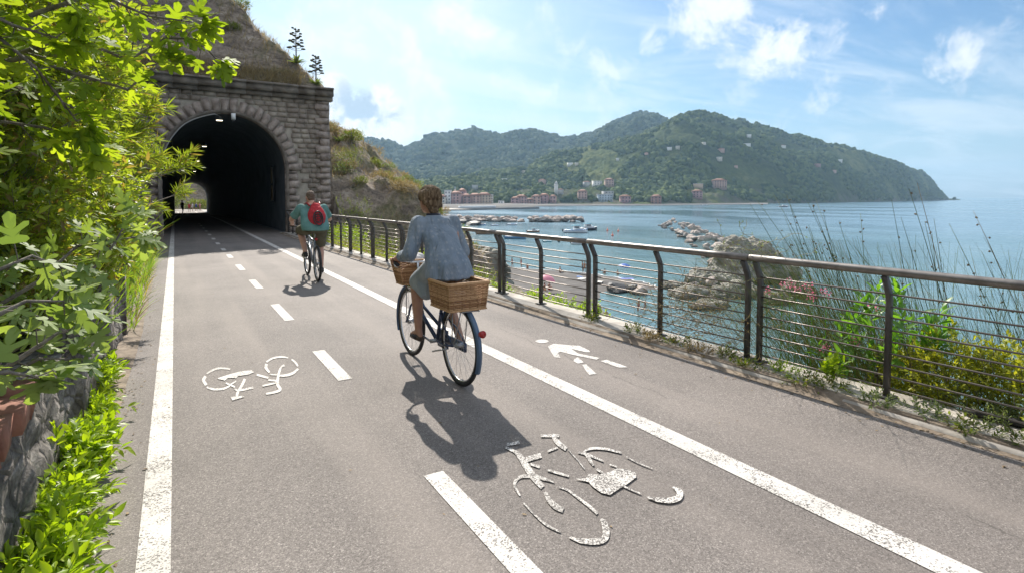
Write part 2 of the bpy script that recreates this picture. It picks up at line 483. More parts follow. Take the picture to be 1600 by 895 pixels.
# ------------------------------------------------------------------ road
def rx(Y):  # line of the railing posts
    return float(np.interp(Y, [-6, 2, 3.5, 5.7, 7, 9, 12.3, 15, 18.4, 27, 30], [4.90, 4.76, 4.73, 4.66, 4.59, 4.54, 4.44, 4.38, 4.30, 4.36, 4.36]))
def road_c(Y):   # sideways shift and height of the road axis inside the tunnel
    s = float(sstep(40, 118, Y)); return 0.57 * s, -1.1 * s
ys = np.concatenate([np.arange(-8, 28, .5), np.arange(28, 240, 2.0)])
def strip(name, xa, xb, ya, yb, zoff, m, parent=None, step=.5, label=None, jit=0):
    n = max(2, int((yb - ya) / step) + 1)
    P = np.zeros((n, 2, 3))
    for i, y in enumerate(np.linspace(ya, yb, n)):
        dx, dz = road_c(y)
        a = xa(y) if callable(xa) else xa; b_ = xb(y) if callable(xb) else xb
        j = (random.uniform(-jit, jit), random.uniform(-jit, jit)) if jit else (0, 0)
        P[i, 0] = (a + dx + j[0], y, dz + zoff); P[i, 1] = (b_ + dx + j[1], y, dz + zoff)
    P = P[::-1]
    o = grid_mesh(name, P, m, False, parent=parent)
    if label: o['label'] = label
    return o
road = strip('road', -0.62, lambda y: rx(y) - .30 if y < 27 else 4.25, -8, 240, 0.0, M['asphalt'], step=1.0)
road['kind'] = 'structure'
strip('edge_line', -.185, -.055, -8, 125, .004, M['paint'], road, 1.0, 'white edge line along the left side of the path')
strip('lane_line', lambda y: 2.70 if y > 6 else 2.70 + .01 * (6 - y), lambda y: 2.86 if y > 6 else 2.86 + .012 * (6 - y), -8, 125, .004, M['paint'], road, 1.0, 'white line between the cycle lane and the footway')
for k, (a, b_) in enumerate([(-5.2, -3.2), (-1.0, 2.98), (4.95, 6.05), (7.75, 9.05), (10.75, 11.95), (13.65, 14.85), (16.6, 17.6), (19.0, 19.9), (21.6, 22.5), (24.2, 25.2), (27, 28), (30, 31), (33, 34), (36, 37), (39, 40)]):
    a0 = a
    if k == 1: a0 = 1.2
    strip('centre_line_dash', 1.19, 1.31, a0, b_, .004, M['paint'], road, .25, None)

def ribbon(mb, pts, wd, z=.004):
    P = [np.array(p[:2]) for p in pts]
    n = len(P); V = []
    for i in range(n):
        t = P[min(i + 1, n - 1)] - P[max(i - 1, 0)]; t = t / (np.linalg.norm(t) + 1e-9)
        nn = np.array([-t[1], t[0]]); ww = wd[i] if hasattr(wd, '__len__') else wd
        V.append((*(P[i] + nn * ww / 2), z)); V.append((*(P[i] - nn * ww / 2), z))
    mb.add(V, [(2 * i, 2 * i + 1, 2 * i + 3, 2 * i + 2) for i in range(n - 1)])
def flat(mb, pts, z=.004):
    mb.add([(p[0], p[1], z) for p in pts], [tuple(range(len(pts)))])
G = lambda *a: [ground(x, y) for x, y in a]
def arc(c, a, b, t0, t1, n=18):
    """ellipse arc on the ground, c centre, a/b conjugate half axes"""
    return [np.array(c[:2]) + np.array(a[:2]) * math.cos(t) + np.array(b[:2]) * math.sin(t) for t in np.linspace(t0, t1, n)]
def smooth_line(P, w, n=5):
    P = [np.array(p, float) for p in P]; w = list(w) if hasattr(w, '__len__') else [w] * len(P)
    while len(w) < len(P): w.append(w[-1])
    if len(P) < 3: return P, w
    out, ow = [], []
    for i in range(len(P) - 1):
        p0, p1, p2, p3 = P[max(i - 1, 0)], P[i], P[i + 1], P[min(i + 2, len(P) - 1)]
        for k in range(n):
            t = k / n
            out.append(.5 * (2 * p1 + (p2 - p0) * t + (2 * p0 - 5 * p1 + 4 * p2 - p3) * t * t + (3 * p1 - p0 - 3 * p2 + p3) * t ** 3)); ow.append(w[i] * (1 - t) + w[i + 1] * t)
    out.append(P[-1]); ow.append(w[-1])
    return out, ow
_lift = [0.004]
def stroke(mb, P, w, o, k):
    """painted stroke traced in survey coordinates (origin o, scale k), laid on the road"""
    _lift[0] += .00012
    P, w = smooth_line(P, w); V = []
    for i in range(len(P)):
        t = P[min(i + 1, len(P) - 1)] - P[max(i - 1, 0)]; t = t / (np.linalg.norm(t) + 1e-9); nn = np.array([-t[1], t[0]])
        for s_ in (.5, -.5):
            q = P[i] + nn * w[i] * (.82 if k < 5 and w[i] < 30 else 1.0) * s_; g = ground(o[0] + q[0] / k, o[1] + q[1] / k); V.append((g[0], g[1], _lift[0]))
    mb.add(V, [(2 * i, 2 * i + 1, 2 * i + 3, 2 * i + 2) for i in range(len(P) - 1)])
def patch_(mb, P, o, k):
    _lift[0] += .00012
    mb.add([(*ground(o[0] + x / k, o[1] + y / k)[:2], _lift[0]) for x, y in P], [tuple(range(len(P)))])
s1 = MB(); O1, K1 = (300, 540), 8.889
for P, w_ in [([(205, 390), (300, 335), (400, 312), (530, 325)], [18, 28, 30, 22]), ([(190, 425), (160, 480), (200, 548)], [36, 44, 40]), ([(205, 578), (300, 606), (430, 600), (525, 560)], [22, 32, 30, 22]),
              ([(900, 405), (1060, 448)], 30), ([(735, 462), (690, 560), (640, 640), (622, 705)], [34, 36, 34, 36]), ([(585, 602), (660, 622), (850, 582)], [14, 28, 30]), ([(470, 520), (595, 575)], 24), ([(612, 494), (515, 555)], 20),
              ([(1035, 228), (1120, 177), (1240, 157), (1335, 170)], [24, 24, 24, 16]), ([(1385, 190), (1440, 240), (1470, 288)], [20, 28, 22]), ([(1476, 322), (1400, 385), (1300, 415), (1205, 420)], [30, 36, 36, 24]), ([(1040, 255), (1028, 310), (1078, 375)], [34, 42, 26]), ([(1082, 402), (1200, 410)], 18),
              ([(1282, 275), (1240, 298), (1215, 360), (1195, 440), (1188, 540), (1225, 605), (1180, 640), (1030, 672)], [30, 22, 34, 36, 44, 40, 34, 26]), ([(1060, 480), (1190, 492)], 24), ([(980, 562), (1180, 516)], 26)]: stroke(s1, P, w_, O1, K1)
patch_(s1, [(355, 455), (430, 430), (560, 390), (700, 355), (830, 345), (862, 372), (780, 405), (640, 425), (610, 458), (590, 450), (500, 452), (450, 492), (438, 480), (370, 468)][::-1], O1, K1)
patch_(s1, [(535, 715), (700, 700), (732, 715), (560, 766)][::-1], O1, K1)
link('bicycle_symbol', s1.mesh('bicycle_symbol'), M['paint'], road)['label'] = 'white bicycle symbol upside down in the left lane'
s2 = MB(); O2, K2 = (770, 660), 4.2625
for P, w_ in [([(255, 362), (190, 364), (155, 388), (148, 430), (182, 492)], [26, 28, 26, 24, 12]), ([(205, 540), (280, 620), (360, 688), (452, 735)], [12, 15, 20, 14]),
              ([(510, 768), (580, 792), (680, 798), (742, 780), (755, 730), (740, 670), (718, 648)], [14, 32, 44, 46, 48, 38, 16]), ([(697, 612), (640, 560), (560, 500), (500, 455), (440, 435)], [24, 26, 20, 18, 10]),
              ([(350, 468), (375, 520), (420, 565), (470, 588)], [26, 34, 40, 36]), ([(85, 168), (150, 200), (185, 235), (220, 290), (270, 365), (332, 437)], [20, 26, 38, 44, 46, 34]), ([(92, 152), (178, 135)], 26), ([(222, 252), (322, 222)], 34), ([(250, 280), (312, 302)], 20), ([(270, 362), (340, 380), (410, 403)], [34, 26, 8]),
              ([(320, 92), (442, 92)], 24), ([(395, 82), (430, 135), (490, 182)], [24, 34, 30]), ([(365, 197), (432, 170)], 18), ([(500, 185), (560, 250), (612, 316)], [8, 9, 8]), ([(362, 322), (430, 340), (506, 363)], [14, 22, 16]),
              ([(565, 204), (620, 215), (670, 235), (736, 263)], [10, 24, 18, 12]), ([(622, 216), (650, 260), (672, 293)], [26, 28, 14]), ([(693, 317), (738, 347)], 18), ([(865, 428), (930, 458), (987, 481)], [14, 14, 10]), ([(778, 285), (828, 301)], 11),
              ([(602, 202), (650, 180), (740, 180), (855, 207)], [10, 20, 20, 14]), ([(890, 235), (980, 280), (1062, 312)], [9, 10, 6]), ([(1030, 505), (1090, 520), (1180, 526), (1238, 505), (1243, 468), (1198, 436)], [12, 30, 38, 46, 42, 12])]: stroke(s2, P, w_, O2, K2)
patch_(s2, [(550, 382), (620, 378), (640, 350), (690, 353), (730, 350), (762, 340), (830, 312), (900, 318), (950, 340), (958, 370), (885, 425), (840, 450), (780, 490), (720, 475), (660, 430), (640, 405)][::-1], O2, K2)
link('bicycle_symbol', s2.mesh('bicycle_symbol'), M['paint_worn'], road)['label'] = 'worn white bicycle symbol in the near lane'
# walking figure
s3 = MB()
hc = ground(847, 533)
flat(s3, [(hc[0] + .075 * math.cos(a), hc[1] + .075 * math.sin(a)) for a in np.linspace(0, 2 * math.pi, 18)[:-1]])
flat(s3, G((856, 541), (865, 537), (888, 539), (905, 540), (920, 547), (922, 550), (915, 550), (893, 545), (903, 552), (937, 559), (932, 562), (908, 557), (894, 554), (875, 549), (872, 552), (876, 559), (866, 558)))
flat(s3, G((898, 560), (903, 558), (912, 566), (903, 568), (896, 564)))
flat(s3, G((910, 570), (916, 569), (932, 584), (921, 586), (914, 577)))
flat(s3, G((938, 564), (948, 562), (972, 570), (981, 574), (966, 574)))
link('walking_figure_symbol', s3.mesh('walking_figure_symbol'), M['paint'], road)['label'] = 'white walking figure painted on the footway'

# grit and dry leaf litter gathered along both edges
gr_ = np.concatenate([np.column_stack([rng.normal(-.42, .10, 900), rng.uniform(1.4, 16, 900), np.full(900, .006)]), np.column_stack([np.array([rx(y) for y in np.linspace(.5, 14, 900)]) - .33 - np.abs(rng.normal(0, .12, 900)), np.linspace(.5, 14, 900) + rng.normal(0, .1, 900), np.full(900, .006)]), np.column_stack([rng.uniform(-.1, 4.3, 160), rng.uniform(1, 16, 160), np.full(160, .006)])])
_grit = gr_
# kerb strip under the railing
n = 90
P = np.zeros((n, 6, 3))
for i, y in enumerate(np.linspace(-8, 27.3, n)):
    c = rx(y)
    w_ = .02 * math.sin(y * 3.1) + random.uniform(-.012, .012)
    for j, (dx, dz) in enumerate(((-.31 + w_, -.02), (-.30 + w_, .028), (-.1, .035), (.17, .045), (.19, .03), (.19, -.6))):
        P[i, j] = (c + dx, y, dz)
kerb = grid_mesh('kerb', P[::-1], M['concrete'], False); kerb['kind'] = 'structure'
# dusty joint between the asphalt and the kerb
n = 220
P = np.zeros((n, 4, 3))
for i, y in enumerate(np.linspace(-8, 27, n)):
    c = rx(y); a = .06 + .10 * max(0, float(fbm(np.array([y * .6]), np.array([.3]))[0]) + .35) + .12 * max(0, (3.2 - y) / 8)
    a2 = .05 + .12 * max(0, float(fbm(np.array([y * .8]), np.array([5.3]))[0]) + .2)
    for j, (dx, dz) in enumerate(((-.30 - a, .003), (-.29, .008), (-.285, .035), (-.28 + a2, .0415))):
        P[i, j] = (c + dx, y, dz)
dust = grid_mesh('dirt', P[::-1], M['dirt'], True); dust['kind'] = 'structure'
# verge on the left of the edge line
n = 120
P = np.zeros((n, 3, 3))
for i, y in enumerate(np.linspace(-8, 27, n)):
    e = -.40 + .05 * float(fbm(np.array([y * .9]), np.array([1.3]))[0])
    P[i, 0] = (-1.2, y, .03); P[i, 1] = (-.55, y, .02); P[i, 2] = (e, y, .004)
verge = grid_mesh('verge', P[::-1], M['dirt'], True); verge['kind'] = 'structure'

# ------------------------------------------------------------------ terrain of the spur and the embankment
SEA = -10.4
_sil = [(380, 2), (392, 25), (428, 58), (465, 98), (490, 132), (513, 172), (540, 206), (560, 226), (600, 262), (645, 314), (660, 332), (730, 352), (741, 380), (744, 430)]
_sp = [on_y(x, y, float(np.interp(x, [480, 515, 560, 645, 700, 740], [31.5, 33, 37, 39, 36, 33]))) for x, y in _sil]
_sp[8:] = sorted(_sp[8:], key=lambda q: q[0])
_PX = [-14.0] + [float(q[0]) for q in _sp] + [17.5, 22]
_PZ = [26.0] + [float(q[2]) for q in _sp] + [-10.9, -11.2]
def T(X, Y):
    X = np.asarray(X, float); Y = np.asarray(Y, float)
    Pz = np.interp(X, _PX, _PZ)
    nz = fbm(X * .35, Y * .35, 0, 6, 3, .58)
    nz2 = fbm(X * 1.3, Y * 1.3, 0, 4, 8, .6)
    Pz = Pz - 1.15 * (1 - sstep(6.2, 8.2, X)) * sstep(0, 3, X)
    rise = np.interp(X, [-3, 6.3, 6.8, 12], [1.5, 1.5, 3, 8])
    Pz = np.minimum(Pz, 6.35 + (Y - 27.3) * rise)
    D = np.interp(X, [4.4, 5.0, 6.0, 12, 15.5], [-.30, -.34, -.75, -6.5, -10.9])
    Dg = np.interp(X, [4.4, 5.0, 7.0, 11, 14.5, 17], [-.30, -.2, -.7, -1.6, -4.5, -10.9])
    s1_ = sstep(9, 19, Y); D = D * (1 - s1_) + Dg * s1_
    s = sstep(17.5, 39, Y + 2.0 * nz) * 1.0
    s = np.where(X < 6.4, (Y > 27.2) * 1.0, s)
    amp = .25 + 1.0 * s
    rid = 1 - 2 * np.abs(fbm(X * .5 + Y * .25, Y * .22, 0, 5, 15, .6))
    z = D * (1 - s) + Pz * s + (nz * .55 + nz2 * .35 + (rid - .75) * .5) * amp * sstep(4.7, 7.5, X) + (nz * 1.0 + nz2 * .35) * (X < 6.4) * s * sstep(27.4, 31, Y)
    return z

def rock_slope_mat():
    m = mat('slope', (.2, .17, .13), .95); t, b = mnt(m)
    v = geo_pos(t)
    mpn = t.n('ShaderNodeMapping'); mpn.inputs['Rotation'].default_value = (0.5, 0.9, .3); mpn.inputs['Scale'].default_value = (1, 3.5, 1); t.l(v, mpn.inputs[0])
    strat = t.noise(mpn.outputs[0], .9, 8, .65, .5)
    c = t.ramp(strat, [(.3, (.11, .09, .075)), (.45, (.27, .215, .17)), (.58, (.42, .34, .27)), (.72, (.58, .50, .43))])
    g = t.rng(t.noise(v, .55, 7, .65), .50, .62, 0, .8, True)
    c = t.mix(g, c, t.ramp(t.noise(v, 6, 5), [(.3, (.09, .11, .04)), (.7, (.30, .25, .14))]))
    fine = t.ramp(t.noise(v, 7, 8, .72), [(.35, .55), (.5, 1.0), (.65, 1.3)])
    c = t.mix(1, c, fine, 'MULTIPLY')
    t.l(c, b.inputs['Base Color'])
    h = t.math('ADD', t.math('MULTIPLY', strat, .7), t.math('MULTIPLY', t.noise(v, 5, 8, .7), .5))
    bump(t, b, h, 1.0, .45)
    return m
M['slope'] = rock_slope_mat()
def soil_mat():
    m = mat('bank_soil', (.1, .08, .05), .95); t, b = mnt(m)
    v = geo_pos(t)
    c = t.ramp(t.noise(v, 3, 8, .65), [(.3, (.035, .035, .018)), (.5, (.075, .075, .035)), (.68, (.17, .14, .09))])
    t.l(c, b.inputs['Base Color']); bump(t, b, t.noise(v, 9, 8, .7), 1.0, .12)
    return m
M['soil'] = soil_mat()
def tgrid(name, xs, ys_, m, fn, keepfn=None):
    X, Y = np.meshgrid(xs, ys_, indexing='ij')
    Z = fn(X, Y)
    P = np.stack([X, Y, Z], -1)
    return grid_mesh(name, P, m, True), P
xs = np.concatenate([np.arange(4.52, 8, .16), np.arange(8, 23, .3)])
ysr = np.concatenate([np.arange(-10, 12, .5), np.arange(12, 27.3, .22), [27.35], np.arange(27.6, 45, .3), np.arange(45, 116, 1.5)])
emb, embP = tgrid('embankment', xs, ysr[ysr <= 27.4], M['slope'], T)
emb['kind'] = 'structure'
xs2 = np.concatenate([np.arange(-16, 8, .22), np.arange(8, 23, .3)])
spur, spurP = tgrid('hillside', xs2, ysr[ysr >= 27.3], M['slope'], T)
spur['kind'] = 'structure'
# left bank above the wall
def Tb(X, Y):
    d = -.80 - X
    nz = fbm(X * .8, Y * .8, 0, 4, 5)
    return np.where(d < 0, .55, .55 + np.clip(d, 0, .6) * .3 + np.clip(d - .6, 0, 30) * 1.0 + nz * .35 * sstep(0, 1, d))
bank, bankP = tgrid('bank', np.arange(-13, -.5, .3), np.arange(-8, 27.4, .5), M['soil'], lambda X, Y: np.where(X > -.75, -.05, Tb(X, Y)))
bank['kind'] = 'structure'

def grid_tris(P):
    n, m = P.shape[:2]; idx = np.arange(n * m).reshape(n, m)
    q = np.stack([idx[:-1, :-1], idx[1:, :-1], idx[1:, 1:], idx[:-1, 1:]], -1).reshape(-1, 4)
    return [tuple(v) for v in P.reshape(-1, 3).tolist()], [tuple(f) for f in q.tolist()]
def bvh_of(P):
    V, F = grid_tris(P); return BVHTree.FromPolygons(V, F)
spur_bvh = bvh_of(spurP); emb_bvh = bvh_of(embP)
def hit(bvh, px, py):
    d = to_dir(px, py)
    r = bvh.ray_cast(Vector(CAM), Vector(d))
    return r[0]

# ------------------------------------------------------------------ sea, beach
def sea_mat():
    m = mat('water', (.02, .08, .1), .12, 0, .5); t, b = mnt(m)
    b.inputs['IOR'].default_value = 1.33
    v = geo_pos(t)
    sp = t.n('ShaderNodeSeparateXYZ'); t.l(v, sp.inputs[0])
    mpn = t.n('ShaderNodeMapping'); mpn.inputs['Rotation'].default_value = (0, 0, .5); mpn.inputs['Scale'].default_value = (1, .45, 1); t.l(v, mpn.inputs[0])
    band = t.noise(mpn.outputs[0], .012, 5, .6, .8)
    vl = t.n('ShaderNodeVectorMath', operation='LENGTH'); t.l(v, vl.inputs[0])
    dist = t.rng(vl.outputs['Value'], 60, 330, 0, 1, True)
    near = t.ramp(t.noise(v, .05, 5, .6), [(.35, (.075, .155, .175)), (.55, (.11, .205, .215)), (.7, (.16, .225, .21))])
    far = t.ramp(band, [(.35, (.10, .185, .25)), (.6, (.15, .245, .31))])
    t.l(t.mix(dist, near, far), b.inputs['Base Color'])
    t.l(t.ramp(band, [(.42, .10), (.58, .22)]), b.inputs['Roughness'])
    mp2 = t.n('ShaderNodeMapping'); mp2.inputs['Rotation'].default_value = (0, 0, -.35); mp2.inputs['Scale'].default_value = (1, .55, 1); t.l(v, mp2.inputs[0])
    h = t.math('ADD', t.noise(mp2.outputs[0], .9, 5, .6, .4), t.math('MULTIPLY', t.noise(mp2.outputs[0], .16, 3, .5, .3), 2.2))
    calm = t.ramp(band, [(.40, .30), (.60, .85)])
    n = t.n('ShaderNodeBump'); n.inputs['Distance'].default_value = .35
    t.l(calm, n.inputs['Strength']); t.l(h, n.inputs['Height']); t.l(n.outputs[0], b.inputs['Normal'])
    return m
gx = np.concatenate([np.linspace(-4700, -400, 8), np.linspace(-200, 1200, 15), np.linspace(1500, 9700, 14)])
gy = np.concatenate([np.linspace(-2400, -300, 5), np.linspace(-100, 1200, 14), np.linspace(1500, 9600, 14)])
sx_, sy_ = np.meshgrid(gx, gy, indexing='ij')
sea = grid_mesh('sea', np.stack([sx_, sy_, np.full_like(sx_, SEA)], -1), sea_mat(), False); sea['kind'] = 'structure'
bed = link('sea_bed', mesh_np('sea_bed', [(-400, -400, -14), (400, -400, -14), (400, 400, -14), (-400, 400, -14)], [0, 1, 2, 3], [4]), M['sand']); bed['kind'] = 'structure'

# beach polygon (world, from the waterline seen in the photograph)
wl = [ground(x, y, SEA)[:2] for x, y in [(700, 400), (742, 411), (775, 416), (823, 420), (870, 423), (915, 427), (960, 433), (1003, 440), (1022, 446), (1030, 452), (1000, 452), (958, 450), (938, 458), (934, 468), (941, 482), (960, 500), (1000, 512), (1040, 530)]]
wl = [np.array(p) for p in wl]
poly = np.array(wl + [np.array([30, -20]), np.array([5, -20]), np.array([5, 110]), np.array([20, 118])])
def sdist(px, py, poly):
    x = px.ravel(); y = py.ravel(); n = len(poly)
    dmin = np.full(x.shape, 1e9); inside = np.zeros(x.shape, bool)
    for i in range(n):
        a, b_ = poly[i], poly[(i + 1) % n]
        e = b_ - a; L = e @ e
        t = np.clip(((x - a[0]) * e[0] + (y - a[1]) * e[1]) / L, 0, 1)
        d = np.hypot(x - a[0] - t * e[0], y - a[1] - t * e[1]); dmin = np.minimum(dmin, d)
        c = ((a[1] > y) != (b_[1] > y)) & (x < (b_[0] - a[0]) * (y - a[1]) / (b_[1] - a[1] + 1e-12) + a[0])
        inside ^= c
    return np.where(inside, dmin, -dmin).reshape(px.shape)
bx_, by_ = np.meshgrid(np.arange(8, 72, .5), np.arange(-10, 112, .5), indexing='ij')
sd = sdist(bx_, by_, poly)
bz = SEA + np.clip(sd * .075, -1.6, .28) + .04 * fbm(bx_, by_, 0, 3, 4) + .05 * np.clip(sd, 0, 3)
P = np.stack([bx_, by_, bz], -1)
beach = grid_mesh('beach', P, M['sand'], True, keep=((sd[:-1, :-1] > -14))); beach['kind'] = 'structure'
beach_bvh = bvh_of(P)
# thin line of foam where the water meets the gravel
foam_pts = [(p[0], p[1]) for p in wl[:10]]
fm = MB(); xs_ = []
for i in range(len(foam_pts) - 1):
    for t_ in np.linspace(0, 1, 14)[:-1]: xs_.append(np.array(foam_pts[i]) * (1 - t_) + np.array(foam_pts[i + 1]) * t_)
xs_ = [q + np.array([.25 * math.sin(i * .9) + random.uniform(-.15, .15), .3]) for i, q in enumerate(xs_)]
ribbon(fm, xs_, [abs(.28 * math.sin(i * .37)) + .05 for i in range(len(xs_))], SEA + .06)
fo = fm.build('sea_foam', M['white']); fo['kind'] = 'stuff'

# ------------------------------------------------------------------ far hills
def far_mat(name, g1, g2, g3):
    m = mat(name, g1, 1.0, 0, .1); t, b = mnt(m)
    v = geo_pos(t)
    a = t.noise(v, .0045, 7, .62); c = t.noise(v, .06, 5, .7)
    f = t.math('ADD', t.math('MULTIPLY', a, .6), t.math('MULTIPLY', c, .4))
    col = t.ramp(f, [(.38, g1), (.52, g2), (.62, g3)])
    geo = t.n('ShaderNodeNewGeometry'); sp = t.n('ShaderNodeSeparateXYZ'); t.l(v, sp.inputs[0])
    rock = t.math('MULTIPLY', t.rng(sp.outputs[2], -8, 34, 1, 0), t.rng(t.noise(v, .02, 5, .6), .42, .60, 0, 1))
    col = t.mix(t.math('MULTIPLY', rock, .8), col, (.17, .145, .12))
    t.l(col, b.inputs['Base Color'])
    bump(t, b, t.noise(v, .05, 6, .75), 1.0, 14)
    return m
def hills(name, sil, r0f, depthf, m, seed, ncol, nrow, crest_noise, bumpamp, x0, x1):
    px = np.linspace(x0, x1, ncol)
    sx = [p[0] for p in sil]; sy = [p[1] for p in sil]
    silh = np.interp(px, sx, sy)
    u = np.concatenate([np.linspace(-.03, 1, nrow), np.linspace(1.02, 1.5, nrow // 5)])
    PX, Uu = np.meshgrid(px, u, indexing='ij'); S = np.repeat(silh[:, None], len(u), 1)
    r0 = np.interp(PX, *zip(*r0f)); dep = np.interp(PX, *zip(*depthf))
    Zc = r0 + dep * Uu                       # depth along the view axis
    crest_h = 1.6 + (309 - S) / 880 * (r0 + dep)
    Wx = (PX - 800) / 880 * Zc * math.cos(YAW) + Zc * math.sin(YAW)
    Wy = -(PX - 800) / 880 * Zc * math.sin(YAW) + Zc * math.cos(YAW)
    sc_ = 1 / 420.
    n1 = fbm(Wx * sc_, Wy * sc_, 0, 5, seed, .55)
    rid = 1 - np.abs(fbm(Wx / 260., Wy / 260., 0, 4, seed + 3, .5)) * 2
    uc = np.clip(Uu, 0, 1)
    prof = np.where(Uu <= 1, 1 - (1 - uc) ** 1.55, 1 - (Uu - 1) * 1.6)
    mid = 4 * uc * (1 - uc)
    te0 = (SEA - 1.6) / r0; te1 = (309 - S + 0.0) / 880 - bumpamp * .9 / (r0 + dep)
    pe = np.where(Uu <= 1, np.clip(prof + mid * (n1 * .40 + (rid - .5) * .16), 0, .985 + .015 * uc), prof)
    H = np.where(Uu <= 1, 1.6 + Zc * (te0 + (te1 - te0) * pe), (1.6 + (r0 + dep) * te1 - SEA) * np.clip(prof, -.05, 2) + SEA)
    trees = fbm(Wx / 13., Wy / 13., 0, 3, seed + 9, .6)
    trees2 = fbm(Wx / 45., Wy / 45., 0, 3, seed + 5, .6)
    H = H + (np.abs(trees) * bumpamp + trees2 * bumpamp * 1.3) * sstep(0.0, .06, Uu)
    H = np.where(Uu < 0, SEA - 3, H)
    P = np.stack([Wx, Wy, H], -1)
    o = grid_mesh(name, P, m, False); o['kind'] = 'structure'
    return P
silA = [(540, 300), (600, 298), (660, 285), (700, 280), (760, 268), (820, 262), (860, 240), (900, 234), (940, 225), (1000, 212), (1030, 200), (1055, 186), (1090, 177), (1120, 179), (1150, 188), (1200, 200), (1235, 212), (1270, 216), (1300, 226), (1340, 238), (1400, 256), (1435, 266), (1452, 280), (1466, 297), (1480, 311), (1500, 313.2)]
silB = [(480, 222), (540, 221), (553, 221), (576, 216.5), (605, 221), (620, 226), (633, 231), (650, 222), (670, 213), (702, 209), (720, 204), (738, 200), (755, 205), (784, 211), (800, 207), (816, 204), (830, 206), (849, 209), (881, 216), (900, 213), (930, 206), (950, 196), (972, 186), (990, 181), (1008, 179), (1025, 182), (1044, 189), (1080, 200), (1150, 215)]
fmA = far_mat('near_hills', (.035, .055, .018), (.09, .12, .035), (.19, .20, .07))
fmB = far_mat('far_hills', (.016, .030, .012), (.035, .055, .020), (.070, .090, .035))
PB = hills('hills', silB, [(480, 1350), (1150, 1500)], [(480, 1100), (1150, 900)], fmB, 21, 620, 110, 0, 9, 480, 1150)
PA = hills('headland', silA, [(540, 800), (700, 830), (830, 900), (1000, 900), (1100, 980), (1200, 1100), (1300, 1320), (1400, 1750), (1480, 2500), (1500, 2650)],
           [(540, 420), (900, 650), (1100, 700), (1300, 520), (1400, 420), (1480, 200), (1500, 150)], fmA, 33, 1150, 170, 0, 8, 540, 1500)
hill_bvh = bvh_of(PA)
def forest(name, P, n, r, seed, thr, m):
    rs_ = np.random.default_rng(seed)
    a, b_ = P.shape[:2]
    ii = rs_.integers(0, a - 1, n); jj = (rs_.random(n) * b_ * .84 + b_ * .02).astype(int)
    fi, fj = rs_.random(n)[:, None], rs_.random(n)[:, None]
    q = (P[ii, jj] * (1 - fi) + P[ii + 1, jj] * fi) * (1 - fj) + (P[ii, jj + 1] * (1 - fi) + P[ii + 1, jj + 1] * fi) * fj
    cl = fbm(q[:, 0] / 95., q[:, 1] / 95., 0, 4, seed, .6)
    q = q[(cl > thr) & (q[:, 2] > SEA + 5)]
    ok = np.ones(len(q), bool)
    for hx, hy, hw in HOUSE_AT:
        L_ = math.hypot(hx, hy); ux, uy = hx / L_, hy / L_
        al = (q[:, 0] - hx) * ux + (q[:, 1] - hy) * uy; ac = np.abs(-(q[:, 0] - hx) * uy + (q[:, 1] - hy) * ux)
        ok &= ~((al > -42) & (al < 9) & (ac < hw * .6 + 3))
    q = q[ok]; k = len(q)
    t_ = (1 + 5 ** .5) / 2
    ico = np.array([(-1, t_, 0), (1, t_, 0), (-1, -t_, 0), (1, -t_, 0), (0, -1, t_), (0, 1, t_), (0, -1, -t_), (0, 1, -t_), (t_, 0, -1), (t_, 0, 1), (-t_, 0, -1), (-t_, 0, 1)]) / 1.9
    fc = [(0, 11, 5), (0, 5, 1), (0, 1, 7), (0, 7, 10), (0, 10, 11), (1, 5, 9), (5, 11, 4), (11, 10, 2), (10, 7, 6), (7, 1, 8), (3, 9, 4), (3, 4, 2), (3, 2, 6), (3, 6, 8), (3, 8, 9), (4, 9, 5), (2, 4, 11), (6, 2, 10), (8, 6, 7), (9, 8, 1)]
    S = r * rs_.uniform(.45, 1.25, k)
    V = q[:, None] + ico[None] * S[:, None, None] * rs_.uniform(.7, 1.3, (k, 12, 1)) * np.array([1, 1, .95])
    V[:, :, 2] += (S * .35)[:, None]
    F = (np.array(fc).ravel()[None] + (np.arange(k) * 12)[:, None]).ravel()
    o = link(name, mesh_np(name, V.reshape(-1, 3), F, np.full(k * 20, 3), False), m); o['kind'] = 'stuff'
M['forest'] = leaf_mat('forest_crown', (.026, .052, .016), (.105, .140, .040), .15, (1.2, 1.3, .6), .9, .1)
M['forest_far'] = leaf_mat('far_forest_crown', (.022, .044, .018), (.075, .10, .036), .15, (1.2, 1.3, .6), .9, .1)
HOUSE_AT = []

# ------------------------------------------------------------------ tunnel portal
PY = 27.0                      # plane of the portal face
AX, ASP, AR = 1.93, 2.80, 2.36  # arch centre, springing height, radius
def arch_pts(r, n=28, z0=0.0, cx=AX, sp=ASP, extra=0):
    pts = [(cx + r, z0)]
    for a in np.linspace(0, math.pi, n): pts.append((cx + r * math.cos(a), sp + r * math.sin(a)))
    pts.append((cx - r, z0))
    return pts
portal = empty('tunnel_portal', (1.9, PY, 0))
tag(portal, 'dark rusticated stone tunnel portal with a round arch built into the hill', 'tunnel portal')
def pobj(mb, name, m, smooth=False, parent=portal):
    o = mb.build(name, m, None, smooth)
    o.parent = parent; o.matrix_parent_inverse = Matrix.Translation((-1.9, -PY, 0))
    return o
PXL, PXR, PZT = -5.4, 6.25, 6.05
